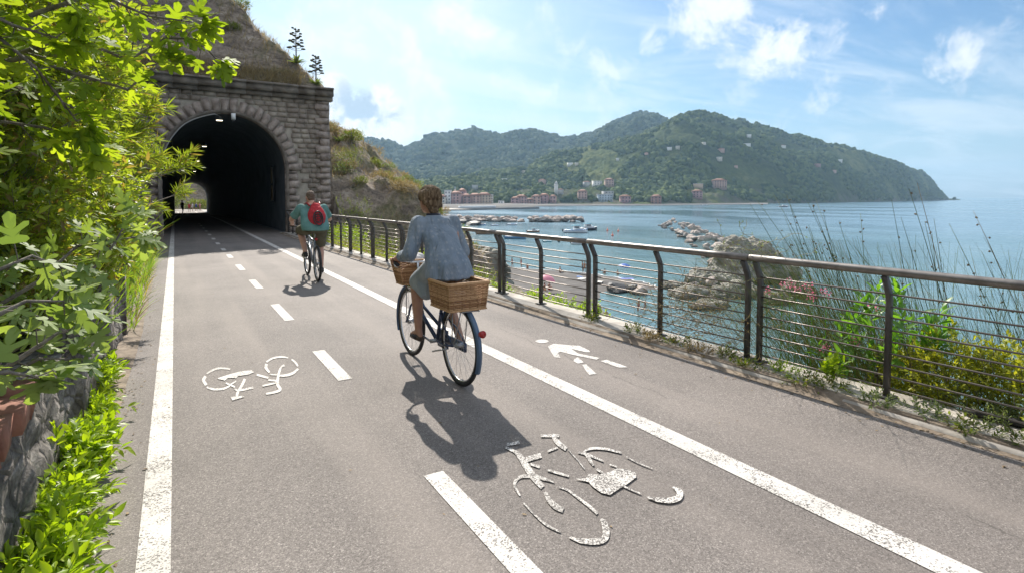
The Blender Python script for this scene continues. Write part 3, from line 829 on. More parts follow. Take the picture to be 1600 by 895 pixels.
# backing wall with the opening cut (ring of quads outwards to the rectangle)
ARO = AR + .62
def wall_ring(inner, z0, X0, X1, Z1, y):
    mb = MB(); V = []; n = len(inner)
    for (x, z) in inner:
        V.append((x, y, z))
        cx, cz = AX, 1.5
        dx, dz = x - cx, z - cz
        if z <= z0 + .01: ox, oz = (X1 if dx > 0 else X0), z
        else:
            s = min((X1 - cx) / dx if dx > 1e-6 else 1e9, (X0 - cx) / dx if dx < -1e-6 else 1e9, (Z1 - cz) / dz if dz > 1e-6 else 1e9)
            ox, oz = cx + dx * s, cz + dz * s
        V.append((ox, y, oz))
    F = [(2 * i, 2 * i + 1, 2 * i + 3, 2 * i + 2) for i in range(n - 1)]
    mb.add(V, F); return mb
mbw = wall_ring(arch_pts(AR + .1, 40, -.3), -.3, PXL, PXR - .05, PZT, PY + .10)
# side return of the portal, right
mbw.add([(PXR - .06, PY + .10, -1.5), (PXR - .06, PY + 3, -1.5), (PXR - .06, PY + 3, PZT), (PXR - .06, PY + .10, PZT)], [(0, 1, 2, 3)])
mbw.add([(4.3, PY + .10, -.3), (4.3, PY + .10, -1.5), (PXR - .06, PY + .10, -1.5), (PXR - .06, PY + .10, -.3)], [(0, 1, 2, 3)])
pobj(mbw, 'backing_wall', M['mortar'])

def stone(mb, c, size, rough=.02, bulge=.04, rot=0.0):
    """rough faced block: front (-Y) face a bulging 4x4 grid; c centre of the back, rot about Y"""
    sx, sy, sz = size; n = 4
    cr, sr = math.cos(rot), math.sin(rot)
    V = []
    for j in range(n):
        for i in range(n):
            u, v = i / (n - 1) * 2 - 1, j / (n - 1) * 2 - 1
            e = max(abs(u), abs(v))
            x = u * sx / 2 + random.uniform(-rough, rough) * .6; z = v * sz / 2 + random.uniform(-rough, rough) * .6
            y = -(sy * (.55 if e > .9 else 1.0)) - (bulge * (1 - u * u * .8) * (1 - v * v * .8)) + random.uniform(-rough, rough)
            V.append((c[0] + x * cr - z * sr, c[1] + y, c[2] + x * sr + z * cr))
    F = [(j * n + i, j * n + i + 1, (j + 1) * n + i + 1, (j + 1) * n + i) for j in range(n - 1) for i in range(n - 1)]
    b0 = len(V)
    for (u, v) in ((-1, -1), (1, -1), (1, 1), (-1, 1)):
        x, z = u * sx / 2, v * sz / 2
        V.append((c[0] + x * cr - z * sr, c[1], c[2] + x * sr + z * cr))
    bot = [0, 1, 2, 3]; rgt = [3, 7, 11, 15]; top = [15, 14, 13, 12]; lft = [12, 8, 4, 0]
    for row, (a, b_) in ((bot, (0, 1)), (rgt, (1, 2)), (top, (2, 3)), (lft, (3, 0))):
        F.append(tuple(row[::-1]) + (b0 + a, b0 + b_))
    mb.add(V, F)
# coursed blocks
mbc = MB(); rowh = .225
z = 0.0; r_i = 0
while z < PZT - .1:
    x = PXL + (0 if r_i % 2 else .2)
    while x < PXR - .55:
        wdt = random.uniform(.34, .52)
        cx, cz = x + wdt / 2, z + rowh / 2
        dd = math.hypot(cx - AX, max(cz - ASP, 0)); lim = ARO - .02
        if (cz > ASP and dd > lim + .1) or (cz <= ASP and abs(cx - AX) > lim + .12 + (.2 if cx > AX else .0)):
            stone(mbc, (cx, PY + .10, cz), (wdt - .028, random.uniform(.045, .085), rowh - .034), .007, .008)
        x += wdt
    z += rowh; r_i += 1
pobj(mbc, 'coursed_blocks', M['stone'])
# voussoirs
mbv = MB(); nv = 25
for k in range(nv):
    a = math.pi * (k + .5) / nv
    L = random.uniform(.56, .72); rm = AR + L / 2
    wdt = math.pi * (AR + .25) / nv - .02
    stone(mbv, (AX + rm * math.cos(a), PY + .10, ASP + rm * math.sin(a)), (L, random.uniform(.11, .22), wdt * random.uniform(.88, 1.0)), .036, .045, a + random.uniform(-.03, .03))
z = 0.0
while z < ASP - .05:
    hgt = random.uniform(.26, .4); hgt = min(hgt, ASP - z)
    for sgn in (-1, 1):
        L = random.uniform(.45, .72)
        stone(mbv, (AX + sgn * (AR + L / 2), PY + .10, z + hgt / 2), (L, random.uniform(.10, .2), hgt - .02), .036, .035)
    z += hgt
pobj(mbv, 'arch_stones', M['stone_pink'])
mbq = MB(); z = -.9
k = 0
while z < PZT - .05:
    hgt = random.uniform(.26, .36); L = .62 if k % 2 else .42; k += 1
    hgt = min(hgt, PZT - z)
    stone(mbq, (PXR - L / 2, PY + .10, z + hgt / 2), (L, random.uniform(.10, .2), hgt - .02), .034, .03)
    # side of the corner stone
    mbq.box((PXR - .02, PY + .34, z + hgt / 2), (.10, .55, hgt - .02), None, .015)
    z += hgt
pobj(mbq, 'corner_stones', M['stone_pink'])
mbk = MB()
x = PXL
while x < PXR + .1:
    wdt = min(random.uniform(.75, 1.1), PXR + .25 - x)
    mbk.box((x + wdt / 2, PY - .02 + .12, PZT + .10), (wdt - .006, .42, .19), None, .008)
    mbk.box((x + wdt / 2, PY - .10 + .12, PZT + .335), (wdt - .004, .62, .27), None, .012)
    mbk.box((x + wdt / 2, PY - .15 + .12, PZT + .515), (wdt - .003, .72, .09), None, .01)
    x += wdt
pobj(mbk, 'cornice', M['cornice'])

# inner ring and tube of the tunnel
tun = empty('tunnel_lining', (AX, PY, 0)); tun['kind'] = 'structure'
mbt = MB()
sec = []
for y in [PY - .02, PY + .3] + list(np.arange(29, 118.5, 1.6)) + [118.6]:
    dx, dz = road_c(y)
    r = AR + (.02 if y < PY + .5 else .16)
    pts = arch_pts(r, 30, -.05)
    sec.append([(x + dx, y, z + dz) for x, z in pts])
ns = len(sec[0]); V = [v for s_ in sec for v in s_]
F = [(i * ns + k, (i + 1) * ns + k, (i + 1) * ns + k + 1, i * ns + k + 1) for i in range(len(sec) - 1) for k in range(ns - 1)]
mbt.add(V, F)
lin = mbt.build('tunnel_lining', M['lining'], None, True); lin['kind'] = 'structure'
bpy.data.objects.remove(tun)
# smooth front ring of the lining
mbf = MB()
a = arch_pts(AR + .02, 30, 0); b_ = arch_pts(AR + .14, 30, 0)
V = [(x, PY - .12, z) for x, z in a] + [(x, PY - .12, z) for x, z in b_] + [(x, PY + .4, z) for x, z in a]
n = len(a)
F = [(k, k + 1, n + k + 1, n + k) for k in range(n - 1)] + [(k, 2 * n + k, 2 * n + k + 1, k + 1) for k in range(n - 1)]
mbf.add(V, F); pobj(mbf, 'arch_rim', M['cornice'], True)
# tunnel floor edges
fl = strip('tunnel_floor', -.9, 5.2, 26.5, 125, -.015, M['lining'], None, 2); fl['kind'] = 'structure'

# lamps along the crown
M['lamp_glow'] = bpy.data.materials.new('lamp_glow'); M['lamp_glow'].use_nodes = True
_b = M['lamp_glow'].node_tree.nodes['Principled BSDF']; _b.inputs['Emission Color'].default_value = (1, .88, .66, 1); _b.inputs['Emission Strength'].default_value = 3.5
def tunnel_lamp(y, first):
    dx, dz = road_c(y)
    zt = ASP + AR + .1 + dz
    t_ = empty('tunnel_lamp', (AX + dx - .15, y, zt))
    m_ = MB(); m_.box((0, 0, -.06), (.07, .07, .16)); m_.build('bracket', M['darkgrey'], t_)
    m_ = MB(); m_.box((0, 0, -.20), (.30, .16, .10)); m_.box((0, 0, -.13), (.30, .15, .05)); m_.build('housing', M['steel'], t_)
    m_ = MB(); m_.box((0, 0, -.26), (.24, .10, .02)); m_.build('lens', M['lamp_glow'], t_)
    return t_
for k, (y, lb) in enumerate([(28.2, 'ceiling lamp just inside the tunnel mouth, under the crown of the arch'), (43, 'second lit ceiling lamp into the dark tunnel'), (58, 'third lit ceiling lamp into the dark tunnel'), (74, 'fourth and farthest lit ceiling lamp in the tunnel')]):
    tag(tunnel_lamp(y, k == 0), lb, 'ceiling lamp', 'lamps along the tunnel crown')
cb = MB()
cpts = [(AX + (AR - .03) * math.cos(a) , PY - .14 , ASP + (AR - .02) * math.sin(a) + .02 * math.sin(a * 9)) for a in np.linspace(1.75, 3.05, 26)]
cb.tube([(AX - .1, PY + .5, ASP + AR - .1)] + cpts, .022, 6)
tag(cb.build('cable', mat('grey_cable', (.35, .34, .33), .6)), 'pale grey cable following the left side of the arch', 'cable')
jb = empty('camera_box', (AX + .30, PY - .16, ASP + AR - .12)); tag(jb, 'small white box fixed at the crown of the tunnel arch', 'junction box')
m_ = MB(); m_.box((0, 0, 0), (.16, .14, .26)); m_.build('case', M['white'], jb); m_ = MB(); m_.box((0, .0, -.16), (.09, .09, .07)); m_.build('eye', M['darkgrey'], jb)
# framed amber sheet, coloured to stand in for a lit strip of wall
wn = empty('lit_wall_strip', (AX + AR + .10, 31.3, 2.3)); tag(wn, 'tall amber sheet standing in for a lit strip of the right wall just inside the tunnel', 'lit patch')
m_ = MB(); m_.box((-.05, 0, 0), (.05, .9, 1.7)); m_.build('lit_strip', noisy('lit_strip_amber', (.30, .22, .12), (.45, .36, .22), 3, .8), wn)
m_ = MB()
for zz_ in (-.88, -.02, .88): m_.box((-.06, 0, zz_), (.09, .98, .06))
for yy_ in (-.47, .47): m_.box((-.062, yy_, 0), (.085, .06, 1.7))
m_.build('frame', M['darkgrey'], wn)

# ------------------------------------------------------------------ railing
rail = empty('metal_railing', (rx(3.4), 3.4, 0)); tag(rail, 'brown metal railing with a round handrail and thin rods between the footway and the sea', 'railing')
def robj(o):
    o.parent = rail; o.matrix_parent_inverse = Matrix.Translation((-rail.location[0], -3.4, 0)); return o
pairs = [-3.55, -1.25, 1.05, 3.40, 5.75, 7.96, 10.1, 12.3, 14.4, 16.4, 18.4, 20.5, 22.6, 24.7, 26.8]
def post_shape(y):
    """bent flat bar: upright, then leaning inwards under the handrail"""
    mb = MB(); x = rx(y)
    prof = [(x, -.15), (x, .80), (x - .012, .86), (x - .085, 1.005)]
    w1, w2 = .056, .05
    V = []
    for i, (px_, pz_) in enumerate(prof):
        nx, nz = (1, 0) if i < 2 else (.92, .39)
        for sx in (-.5, .5):
            for sy in (-.5, .5): V.append((px_ + nx * sx * w1, y + sy * w2 * .6, pz_ + nz * sx * w1))
    F = [(0, 1, 3, 2), (12, 14, 15, 13)]
    for i in range(3):
        b0 = 4 * i
        for a, b_ in ((0, 1), (1, 3), (3, 2), (2, 0)): F.append((b0 + a, b0 + 4 + a, b0 + 4 + b_, b0 + b_))
    mb.add(V, F)
    mb.box((x, y, .048), (.13, .11, .012))
    return mb
for i, p in enumerate(pairs):
    for yy in (p - .065, p + .065): robj(post_shape(yy).build('post', M['post']))
    if i < len(pairs) - 1: robj(post_shape((p + pairs[i + 1]) / 2).build('post', M['post']))
for i in range(len(pairs) - 1):
    a, b_ = pairs[i] + .065, pairs[i + 1] - .065
    mb = MB(); yy = np.linspace(a - .045, b_ + .045, 7)
    if abs(pairs[i] - 3.4) < .1: yy = np.linspace(a - .066, b_ + .03, 7)
    mb.tube([(rx(y) - .10, y, 1.035) for y in yy], .033, 14)
    robj(mb.build('handrail', M['rail'], None, True))
    for k in range(9):
        mb = MB(); z = .115 + k * .092
        xo = 0 if z < .8 else .012
        sag = random.uniform(-.006, .006)
        mb.tube([(rx(y) - xo, y, z + sag * math.sin(math.pi * j / 4)) for j, y in enumerate(np.linspace(a, b_, 5))], .0072, 6)
        if i * 9 + k < 99: robj(mb.build('rod', M['rod'], None, True))
        else: robj(mb.build('rod', M['rod'], None, True)); 
# rods past about a hundred: far ones merged into one part
_far = [o for o in rail.children if o.name.startswith('rod')]
_far.sort(key=lambda o: -max(v.co.y for v in o.data.vertices))
mbr = MB()
for o in _far[:len(_far) - 99]:
    mbr.add([v.co for v in o.data.vertices], [tuple(p.vertices) for p in o.data.polygons]); bpy.data.objects.remove(o)
ro = robj(mbr.build('distant_rods', M['rod'], None, True)); ro['kind'] = 'stuff'

# ------------------------------------------------------------------ leaves
def leaf_simple(fold=.12, wid=.28, bend=.12):
    """pointed leaf along +Y, unit length"""
    pr = [(0, .02), (.18, .62), (.42, 1.0), (.7, .72), (1, 0.0)]
    V = []; F = []
    for y, k in pr:
        z = -bend * y * y
        V += [(-wid * k, y, z + fold * k * wid * 2), (0, y, z), (wid * k, y, z + fold * k * wid * 2)]
    for i in range(len(pr) - 1):
        b = 3 * i; F += [(b, b + 1, b + 4, b + 3), (b + 1, b + 2, b + 5, b + 4)]
    return np.array(V), F
def leaf_flat(wid=.16):
    return np.array([(0, 0, 0), (wid, .35, .03), (wid * .75, .7, .0), (0, 1, -.06), (-wid * .75, .7, .0), (-wid, .35, .03)]), [(0, 1, 2, 3, 4, 5)]
def leaf_tri(wid=.1):
    return np.array([(-wid, 0, 0), (wid, 0, 0), (0, 1, 0)]), [(0, 1, 2)]
def leaf_fig():
    half = [(0, 0), (.12, .02), (.28, .01), (.40, .11), (.35, .22), (.16, .27), (.26, .42), (.44, .54), (.46, .66), (.33, .67), (.13, .52), (.15, .72), (.17, .88), (.08, 1.0), (0, 1.05)]
    V = []; F = []
    n = len(half)
    for x, y in half: V.append((0, min(y, 1.0) if x else y, 0.0 - .10 * y * y))
    for x, y in half: V.append((x * 1.05, y, .10 * x + .0 - .16 * y * y - .25 * x * x))
    for x, y in half: V.append((-x * 1.05, y, .10 * x - .16 * y * y - .25 * x * x))
    # central spine points follow the outline heights in order; use fans between spine and outline
    sp = [(0, y_, -.13 * y_ * y_) for y_ in (.0, .2, .45, .68, 1.02)]
    V = list(sp); o = len(sp)
    R_ = [(x * 1.05, y, .16 * x - .16 * y * y - .30 * x * x) for x, y in half[1:-1]]
    L_ = [(-x, y, z) for x, y, z in R_]
    V += R_ + L_; m = len(R_)
    # outline indexes 0..11; assign to spine segments
    seg = [0, 0, 1, 1, 1, 2, 2, 2, 3, 3, 3, 4]
    seg = [0, 0, 0, 1, 1, 1, 2, 2, 2, 2, 3, 3, 4][:m]
    for base, flip in ((o, False), (o + m, True)):
        prev_s = 0
        for i in range(m):
            s = seg[i]
            if i == 0: tri = [(0, base, 1)] if s else []
            else: tri = []
            if i > 0:
                tri.append((prev_s, base + i - 1, base + i))
                if s != prev_s: tri.append((prev_s, base + i, s))
            prev_s = s
            for t_ in tri: F.append(t_[::-1] if flip else t_)
        F.append(((4, prev_s, base + m - 1) if prev_s != 4 else (0, base, base))[::1] if prev_s != 4 else (4, base + m - 1, base + m - 2))
    return np.array(V), [f for f in F if len(set(f)) == 3]
def inst(tmpl, Pos, A, N, S, wscale=None):
    """instances of the template: position, long axis, normal, size"""
    TV, TF = tmpl
    Pos = np.asarray(Pos, float); A = np.asarray(A, float); N = np.asarray(N, float); S = np.asarray(S, float)
    A = A / (np.linalg.norm(A, axis=1, keepdims=True) + 1e-9)
    N = N - (N * A).sum(1, keepdims=True) * A
    N = N / (np.linalg.norm(N, axis=1, keepdims=True) + 1e-9)
    B = np.cross(A, N)
    ws = S if wscale is None else S * wscale
    V = Pos[:, None] + (TV[None, :, 0:1] * ws[:, None, None]) * B[:, None] + (TV[None, :, 1:2] * S[:, None, None]) * A[:, None] + (TV[None, :, 2:3] * S[:, None, None]) * N[:, None]
    n = len(Pos); k = len(TV)
    flat = np.array([i for f in TF for i in f]); sz = np.array([len(f) for f in TF])
    FF = (flat[None] + (np.arange(n) * k)[:, None]).ravel(); SS = np.tile(sz, n)
    return V.reshape(-1, 3), FF, SS
def merge(parts):
    off = 0; V = []; Fl = []; S = []
    for v, f, s in parts:
        V.append(v); Fl.append(f + off); S.append(s); off += len(v)
    return np.concatenate(V), np.concatenate(Fl), np.concatenate(S)
def rdir(n, up=0.0):
    v = rng.normal(size=(n, 3)); v[:, 2] += up
    return v / np.linalg.norm(v, axis=1, keepdims=True)
def twigs(blobs, ntw, L, k, up=.5, out=1.0, shell=.35, dirbias=(0, 0, 0), droop=0.0):
    """twigs in ellipsoid blobs; returns leaf nodes (pos, dir, frac) and twig polylines"""
    blobs = [(np.array(c, float), np.array(r if hasattr(r, '__len__') else (r,) * 3, float)) for c, r in blobs]
    vol = np.array([r[0] * r[1] + r[1] * r[2] + r[0] * r[2] for c, r in blobs]); pr = vol / vol.sum()
    ch = rng.choice(len(blobs), ntw, p=pr)
    C_ = np.array([b[0] for b in blobs])[ch]; R_ = np.array([b[1] for b in blobs])[ch]
    u = rdir(ntw); rad = rng.uniform(shell, 1.0, ntw) ** .6
    base = C_ + u * R_ * rad[:, None]
    d = u * out + rdir(ntw) * .55 + np.array([0, 0, up]) + np.array(dirbias)
    d /= np.linalg.norm(d, axis=1, keepdims=True)
    Ls = L * rng.uniform(.6, 1.3, ntw)
    f = np.linspace(.15, 1, k)
    Pn = base[:, None] + d[:, None] * (f[None, :, None] * Ls[:, None, None])
    Pn[:, :, 2] -= droop * (f[None] ** 2) * Ls[:, None]
    Dn = np.repeat(d[:, None], k, 1); Dn[:, :, 2] -= 2 * droop * f[None]
    return base, d, Ls, Pn, Dn, f
def foliage(blobs, tmpl, ntw, L, k, size, spread=.9, up=.5, out=1.0, shell=.35, nup=.8, dirbias=(0, 0, 0), droop=0, jit=.25, wv=None):
    base, d, Ls, Pn, Dn, f = twigs(blobs, ntw, L, k, up, out, shell, dirbias, droop)
    n = ntw * k
    side = rdir(n); D = Dn.reshape(-1, 3)
    side -= (side * D).sum(1, keepdims=True) * D; side /= np.linalg.norm(side, axis=1, keepdims=True) + 1e-9
    fr = np.tile(f, ntw)
    A = D * (1 - spread * .5 + fr[:, None] * .3) + side * spread * (1.1 - fr[:, None] * .5)
    N = rdir(n) * .6 + np.array([0, 0, nup]) 
    S = size * rng.uniform(1 - jit, 1 + jit, n)
    return inst(tmpl, Pn.reshape(-1, 3), A, N, S), (base, d, Ls)
def stems_of(tw, r=.003, every=1, curve=0):
    base, d, Ls = tw; mb = MB()
    for i in range(0, len(base), every):
        mb.tube([base[i], base[i] + d[i] * Ls[i]], [r, r * .5], 3, False)
    return mb
def plant(name, label, cat, parts, m, group=None, stems=None, sm=None, loc=None, foliage_name='foliage'):
    """parts: list of inst() results -> foliage child; stems: MB"""
    V, Fl, S = merge(parts)
    o = empty(name, loc if loc is not None else (float(V[:, 0].mean()), float(V[:, 1].mean()), float(V[:, 2].min())))
    tag(o, label, cat, group)
    off = np.array(o.location)
    c = link(foliage_name, mesh_np(foliage_name, V - off, Fl, S), m, o)
    if stems is not None:
        s = stems.build('stems', sm or M['bark'], o); s['kind'] = 'stuff'; s.data.transform(Matrix.Translation(-Vector(off)))
    return o
def blades(bases, H, lean, wd, segs=5, droop=.5, dirs=None, tipw=.1):
    """curved ribbons; returns inst()-like arrays"""
    n = len(bases); bases = np.asarray(bases, float)
    H = np.broadcast_to(H, (n,)) * rng.uniform(.65, 1.2, n)
    if dirs is None:
        a = rng.uniform(0, 2 * math.pi, n); dirs = np.stack([np.cos(a), np.sin(a)], 1)
    lean = lean * rng.uniform(.3, 1.4, n)
    t = np.linspace(0, 1, segs + 1)
    horiz = (lean[:, None] * t + droop * lean[:, None] * t ** 2.5) * H[:, None]
    z = H[:, None] * (t - .5 * droop * lean[:, None] * t ** 3)
    C_ = np.zeros((n, segs + 1, 3)); C_[:, :, 0] = bases[:, None, 0] + dirs[:, None, 0] * horiz; C_[:, :, 1] = bases[:, None, 1] + dirs[:, None, 1] * horiz
    C_[:, :, 2] = bases[:, None, 2] + z
    tw_ = rng.uniform(0, math.pi, n); side = np.stack([np.cos(tw_), np.sin(tw_), np.zeros(n)], 1)
    w_ = wd * (1 - t * (1 - tipw)) * np.minimum(1, .4 + 3 * t)
    V = np.stack([C_ - side[:, None] * w_[None, :, None] / 2, C_ + side[:, None] * w_[None, :, None] / 2], 2).reshape(n, -1, 3)
    k = V.shape[1]
    q = np.array([[2 * i, 2 * i + 1, 2 * i + 3, 2 * i + 2] for i in range(segs)]).ravel()
    F = (q[None] + (np.arange(n) * k)[:, None]).ravel()
    return V.reshape(-1, 3), F, np.full(n * segs, 4)
_n = len(_grit)
g1 = link('leaf_litter', mesh_np('leaf_litter', *inst(leaf_flat(.22), _grit, rdir(_n) * np.array([1, 1, .1]), rdir(_n) * .3 + np.array([0, 0, 1]), rng.uniform(.008, .035, _n))), leaf_mat('litter', (.10, .07, .04), (.30, .22, .13), .1, (1, 1, 1), .9)); g1['kind'] = 'stuff'
LS, LF, LT, LFIG = leaf_simple(), leaf_flat(), leaf_tri(), leaf_fig()
LWEED = leaf_simple(.15, .20, .18)

# ------------------------------------------------------------------ left wall
wall = empty('retaining_wall', (-.75, 4, 0)); tag(wall, 'low rough grey stone wall with a terracotta coping along the left edge of the path', 'wall')
n1, n2 = 150, 26
P = np.zeros((n1, n2, 3))
for i, y in enumerate(np.linspace(-1.5, 8.2, n1)):
    for j, z in enumerate(np.linspace(-.05, .66, n2)): P[i, j] = (-.57, y, z)
P[:, :, 0] += fbm(P[:, :, 1] * 5, P[:, :, 2] * 7, 0, 5, 3, .6) * .07 - .05 * sstep(.2, .7, P[:, :, 2])
P2 = np.concatenate([P, P[:, -1:] + np.array([-.30, 0, 0.0])], 1)
wo_ = grid_mesh('masonry', P2, M['wall_stone'], True, parent=wall); wo_.matrix_parent_inverse = Matrix.Translation((.75, -4, 0))
mb = MB(); y = -1.4; k = 0
while y < 3.25:
    mb.box((-.70 + random.uniform(-.01, .01), y + .12, .72 + random.uniform(-.006, .006)), (.30, .215, .115), None, .012); y += .235
    k += 1
o = mb.build('coping', M['brick'], wall); o.matrix_parent_inverse = Matrix.Translation((.75, -4, 0))
mb = MB()
for (y, h) in ((4.6, .78), (6.3, .86), (8.0, .84)):
    mb.box((-.66, y, h / 2), (.26, .30, h), None, .015)
    mb.box((-.66, y, h + .03), (.34, .38, .07), None, .01)
o = mb.build('piers', M['wall_stone'], wall); o.matrix_parent_inverse = Matrix.Translation((.75, -4, 0)); o['kind'] = 'stuff'

# ------------------------------------------------------------------ plants on the left
def C3(px, py, Y): return on_y(px, py, Y)
# weeds at the foot of the wall
weed_spots = [(.0, 2.15, .24, .30), (0, 2.78, .19, .24), (0, 3.35, .15, .20), (0, 3.95, .19, .25), (0, 4.75, .13, .18), (0, 5.6, .15, .20), (0, 1.6, .25, .3)]
wl_lab = ['lowest bright green weed at the wall foot, at the bottom edge', 'bright green weed at the wall foot, second from the bottom edge', 'bright green weed at the wall foot, third from the bottom edge', 'bright green weed at the wall foot, fourth from the bottom edge', 'bright green weed at the wall foot below the stone pier', 'farthest bright green weed at the wall foot', 'leafy weed under the wall beside the camera']
for i, (_, y, r, h) in enumerate(weed_spots):
    cx = -.47 - .03 * (y - 2)
    bl = [((cx, y, .10), (r * .6, r * 1.35, .08)), ((cx + .05, y + .2, h * .45), (r * .45, r * .8, h * .3)), ((cx - .02, y - .12, h * .6), (r * .5, r * .8, h * .35))]
    (fo_, tw) = foliage(bl, LWEED, (190, 150, 120, 150, 110, 130, 160)[i], .14, 9, (.066, .056, .05, .06, .05, .055, .06)[i], .95, .9, .8, .1, .9, (.1, 0, 0), .12, .45)
    plant('leafy_weed', wl_lab[i], 'weed', [fo_], M['leaf_weed'], 'weeds at the foot of the wall', stems_of(tw, .0022), M['leaf_weed'])
# reeds / tall grass
rb = []
for k in range(1500):
    y = random.uniform(4.6, 13); rb.append((-.66 - abs(random.gauss(0, .30)) + (.06 if y > 7 else 0), y, .05 + .45 * random.random()))
plant('tall_grass', 'clump of tall broad-bladed green grass beside the path edge', 'grass', [blades(rb, .90, .26, .030, 6, .9)], M['leaf_reed'])
rb = [(-.45 - random.random() * .5, random.uniform(8, 20), 0.02) for _ in range(900)]
plant('verge_grass', 'low grass growing along the path edge towards the tunnel', 'grass', [blades(rb, .42, .5, .02, 4, .8)], M['leaf_reed'])

# dark small-leaved shrubs filling the bank
dark_spots = [((-1.55, 4.6, 1.75), (.72, 1.0, 1.25)), ((-1.75, 6.6, 1.7), (.95, 1.2, 1.5)), ((-1.9, 9.2, 2.0), (1.15, 1.5, 1.9)), ((-2.3, 12.8, 2.6), (1.5, 2.0, 2.5)), ((-2.9, 17.5, 3.0), (2.1, 2.6, 3.1)), ((-3.6, 23.2, 3.4), (2.5, 2.8, 3.6))]
dark_lab = ['dark small-leaved shrub nearest the wall', 'dark shrub on the bank behind the tall grass', 'tall grey-green shrub on the left bank behind the tufts', 'large dense shrub on the bank halfway to the tunnel', 'tall shrub on the bank close to the portal', 'farthest tall shrub against the left side of the portal']
for i, (c, r) in enumerate(dark_spots):
    sc_ = [1, 1.15, 1.4, 1.9, 2.6, 3.0][i]
    bl = [(c, r)] + [((c[0] + random.uniform(-.5, .35) * r[0], c[1] + random.uniform(-.8, .8) * r[1], c[2] + random.uniform(-.5, .9) * r[2]), tuple(.5 * q for q in r)) for _ in range(6)]
    (fo_, tw) = foliage(bl, LF, 2600, .20 * sc_, 9, .062 * sc_, .9, .5, .6, .25, .6)
    keepm = None
    st = stems_of(tw, .003 * sc_, 4)
    for q in range(9):
        b0 = Vector((c[0] + random.uniform(-.3, .3) * r[0], c[1] + random.uniform(-.4, .4) * r[1], .5)); e0 = Vector((c[0] + random.uniform(-.8, .8) * r[0], c[1] + random.uniform(-.8, .8) * r[1], c[2] + random.uniform(.2, .9) * r[2]))
        st.tube([b0, (b0 + e0) / 2 + Vector((random.uniform(-.2, .2), 0, 0)), e0], [.03 * sc_, .02 * sc_, .008 * sc_], 6)
    plant('evergreen_shrub', dark_lab[i], 'shrub', [fo_], M['leaf_dark'], 'shrubs on the left bank', st, M['bark'])

# tufted yellow-green tree: arching branches with needle-like sprays
def tuft_tree():
    st = MB(); parts = []
    tips = [(300, 262, 9.0, 1), (296, 300, 9.4, .8), (272, 178, 8.5, 1.2), (268, 150, 8.2, 1), (250, 205, 8.3, 1.1), (235, 140, 8.0, 1.1), (225, 245, 7.8, 1.1), (258, 250, 8.4, 1), (240, 285, 8.2, 1),
            (200, 165, 7.4, 1.1), (180, 210, 7.0, 1.2), (200, 270, 7.3, 1.1), (150, 180, 6.8, 1.1), (160, 250, 6.8, 1), (215, 195, 7.8, 1.1), (170, 140, 7.2, 1.1), (130, 220, 6.5, 1), (190, 320, 7.0, .9), (215, 130, 8.2, 1), (245, 170, 8.6, 1), (140, 150, 6.9, 1), (220, 310, 7.8, .9), (110, 190, 6.6, 1.1), (262, 225, 8.8, 1)]
    for (px, py, Y, s) in tips:
        px -= 42 if px < 280 else 8
        tip = Vector(C3(px, py, Y)); root = Vector((-1.5, Y - .6, max(.6, tip.z - 1.0)))
        mid = root.lerp(tip, .55) + Vector((0, 0, .15))
        st.tube([root, mid, tip], [.02, .012, .005], 6)
        for q in range(11):
            f_ = random.uniform(.35, 1.0)
            b0 = (root.lerp(mid, f_ * 2) if f_ < .5 else mid.lerp(tip, (f_ - .5) * 2)) if q else mid.lerp(tip, .8)
            d0 = (tip - root).normalized() * .8 + Vector(rdir(1)[0]) * .75 + Vector((.1, 0, .1)); d0.normalize()
            if q == 0: d0 = (tip - mid).normalized()
            L = .30 * s * random.uniform(.7, 1.2)
            st.tube([b0, b0 + d0 * L], [.004, .002], 4, False)
            n = 58
            f = rng.uniform(.1, 1.0, n)
            Pn = np.array(b0) + np.array(d0) * (f * L)[:, None]
            A = np.array(d0) * .75 + rdir(n) * .75; A[:, 2] -= .06
            parts.append(inst(leaf_flat(.042), Pn, A, rdir(n) + np.array([0, 0, .6]), rng.uniform(.10, .19, n) * s))
    return parts, st
pt, st = tuft_tree()
plant('tufted_tree', 'yellow-green tree with spiky tufts of needle leaves arching over the path edge', 'tree', pt, M['leaf_tuft'], None, st)

# bright fine-leaved bush filling the gaps between fig and shrubs
for (px, py, Y, r, lb) in ((40, 60, 4.9, .62, 'lime fine-leaved bush in the top left behind the fig branches'), (130, 70, 5.4, .55, 'lime fine-leaved bush under the fig branch near the portal cornice'), (60, 260, 5.0, .60, 'yellow-green fine-leaved bush at the middle of the left edge'), (150, 330, 5.8, .5, 'yellow-green bush just above the tall grass'), (30, 380, 4.6, .45, 'yellow-green bush over the low fig at the left edge')):
    c = tuple(float(q) for q in on_y(px, py, Y)); c = (c[0] - .2, c[1], c[2])
    bl = [(c, (r, r * .9, r)), ((c[0] - .3, c[1] + .3, c[2] + .25), r * .7), ((c[0] + .1, c[1] - .2, c[2] - .3), r * .6)]
    (fo_, tw) = foliage(bl, leaf_simple(.12, .17, .25), 900, .20, 9, .062, .9, .5, .7, .3, .7, jit=.45)
    plant('fine_leaved_bush', lb, 'bush', [fo_], M['leaf_tuft'], 'fine-leaved bushes on the left bank', stems_of(tw, .0025, 3), M['bark'])
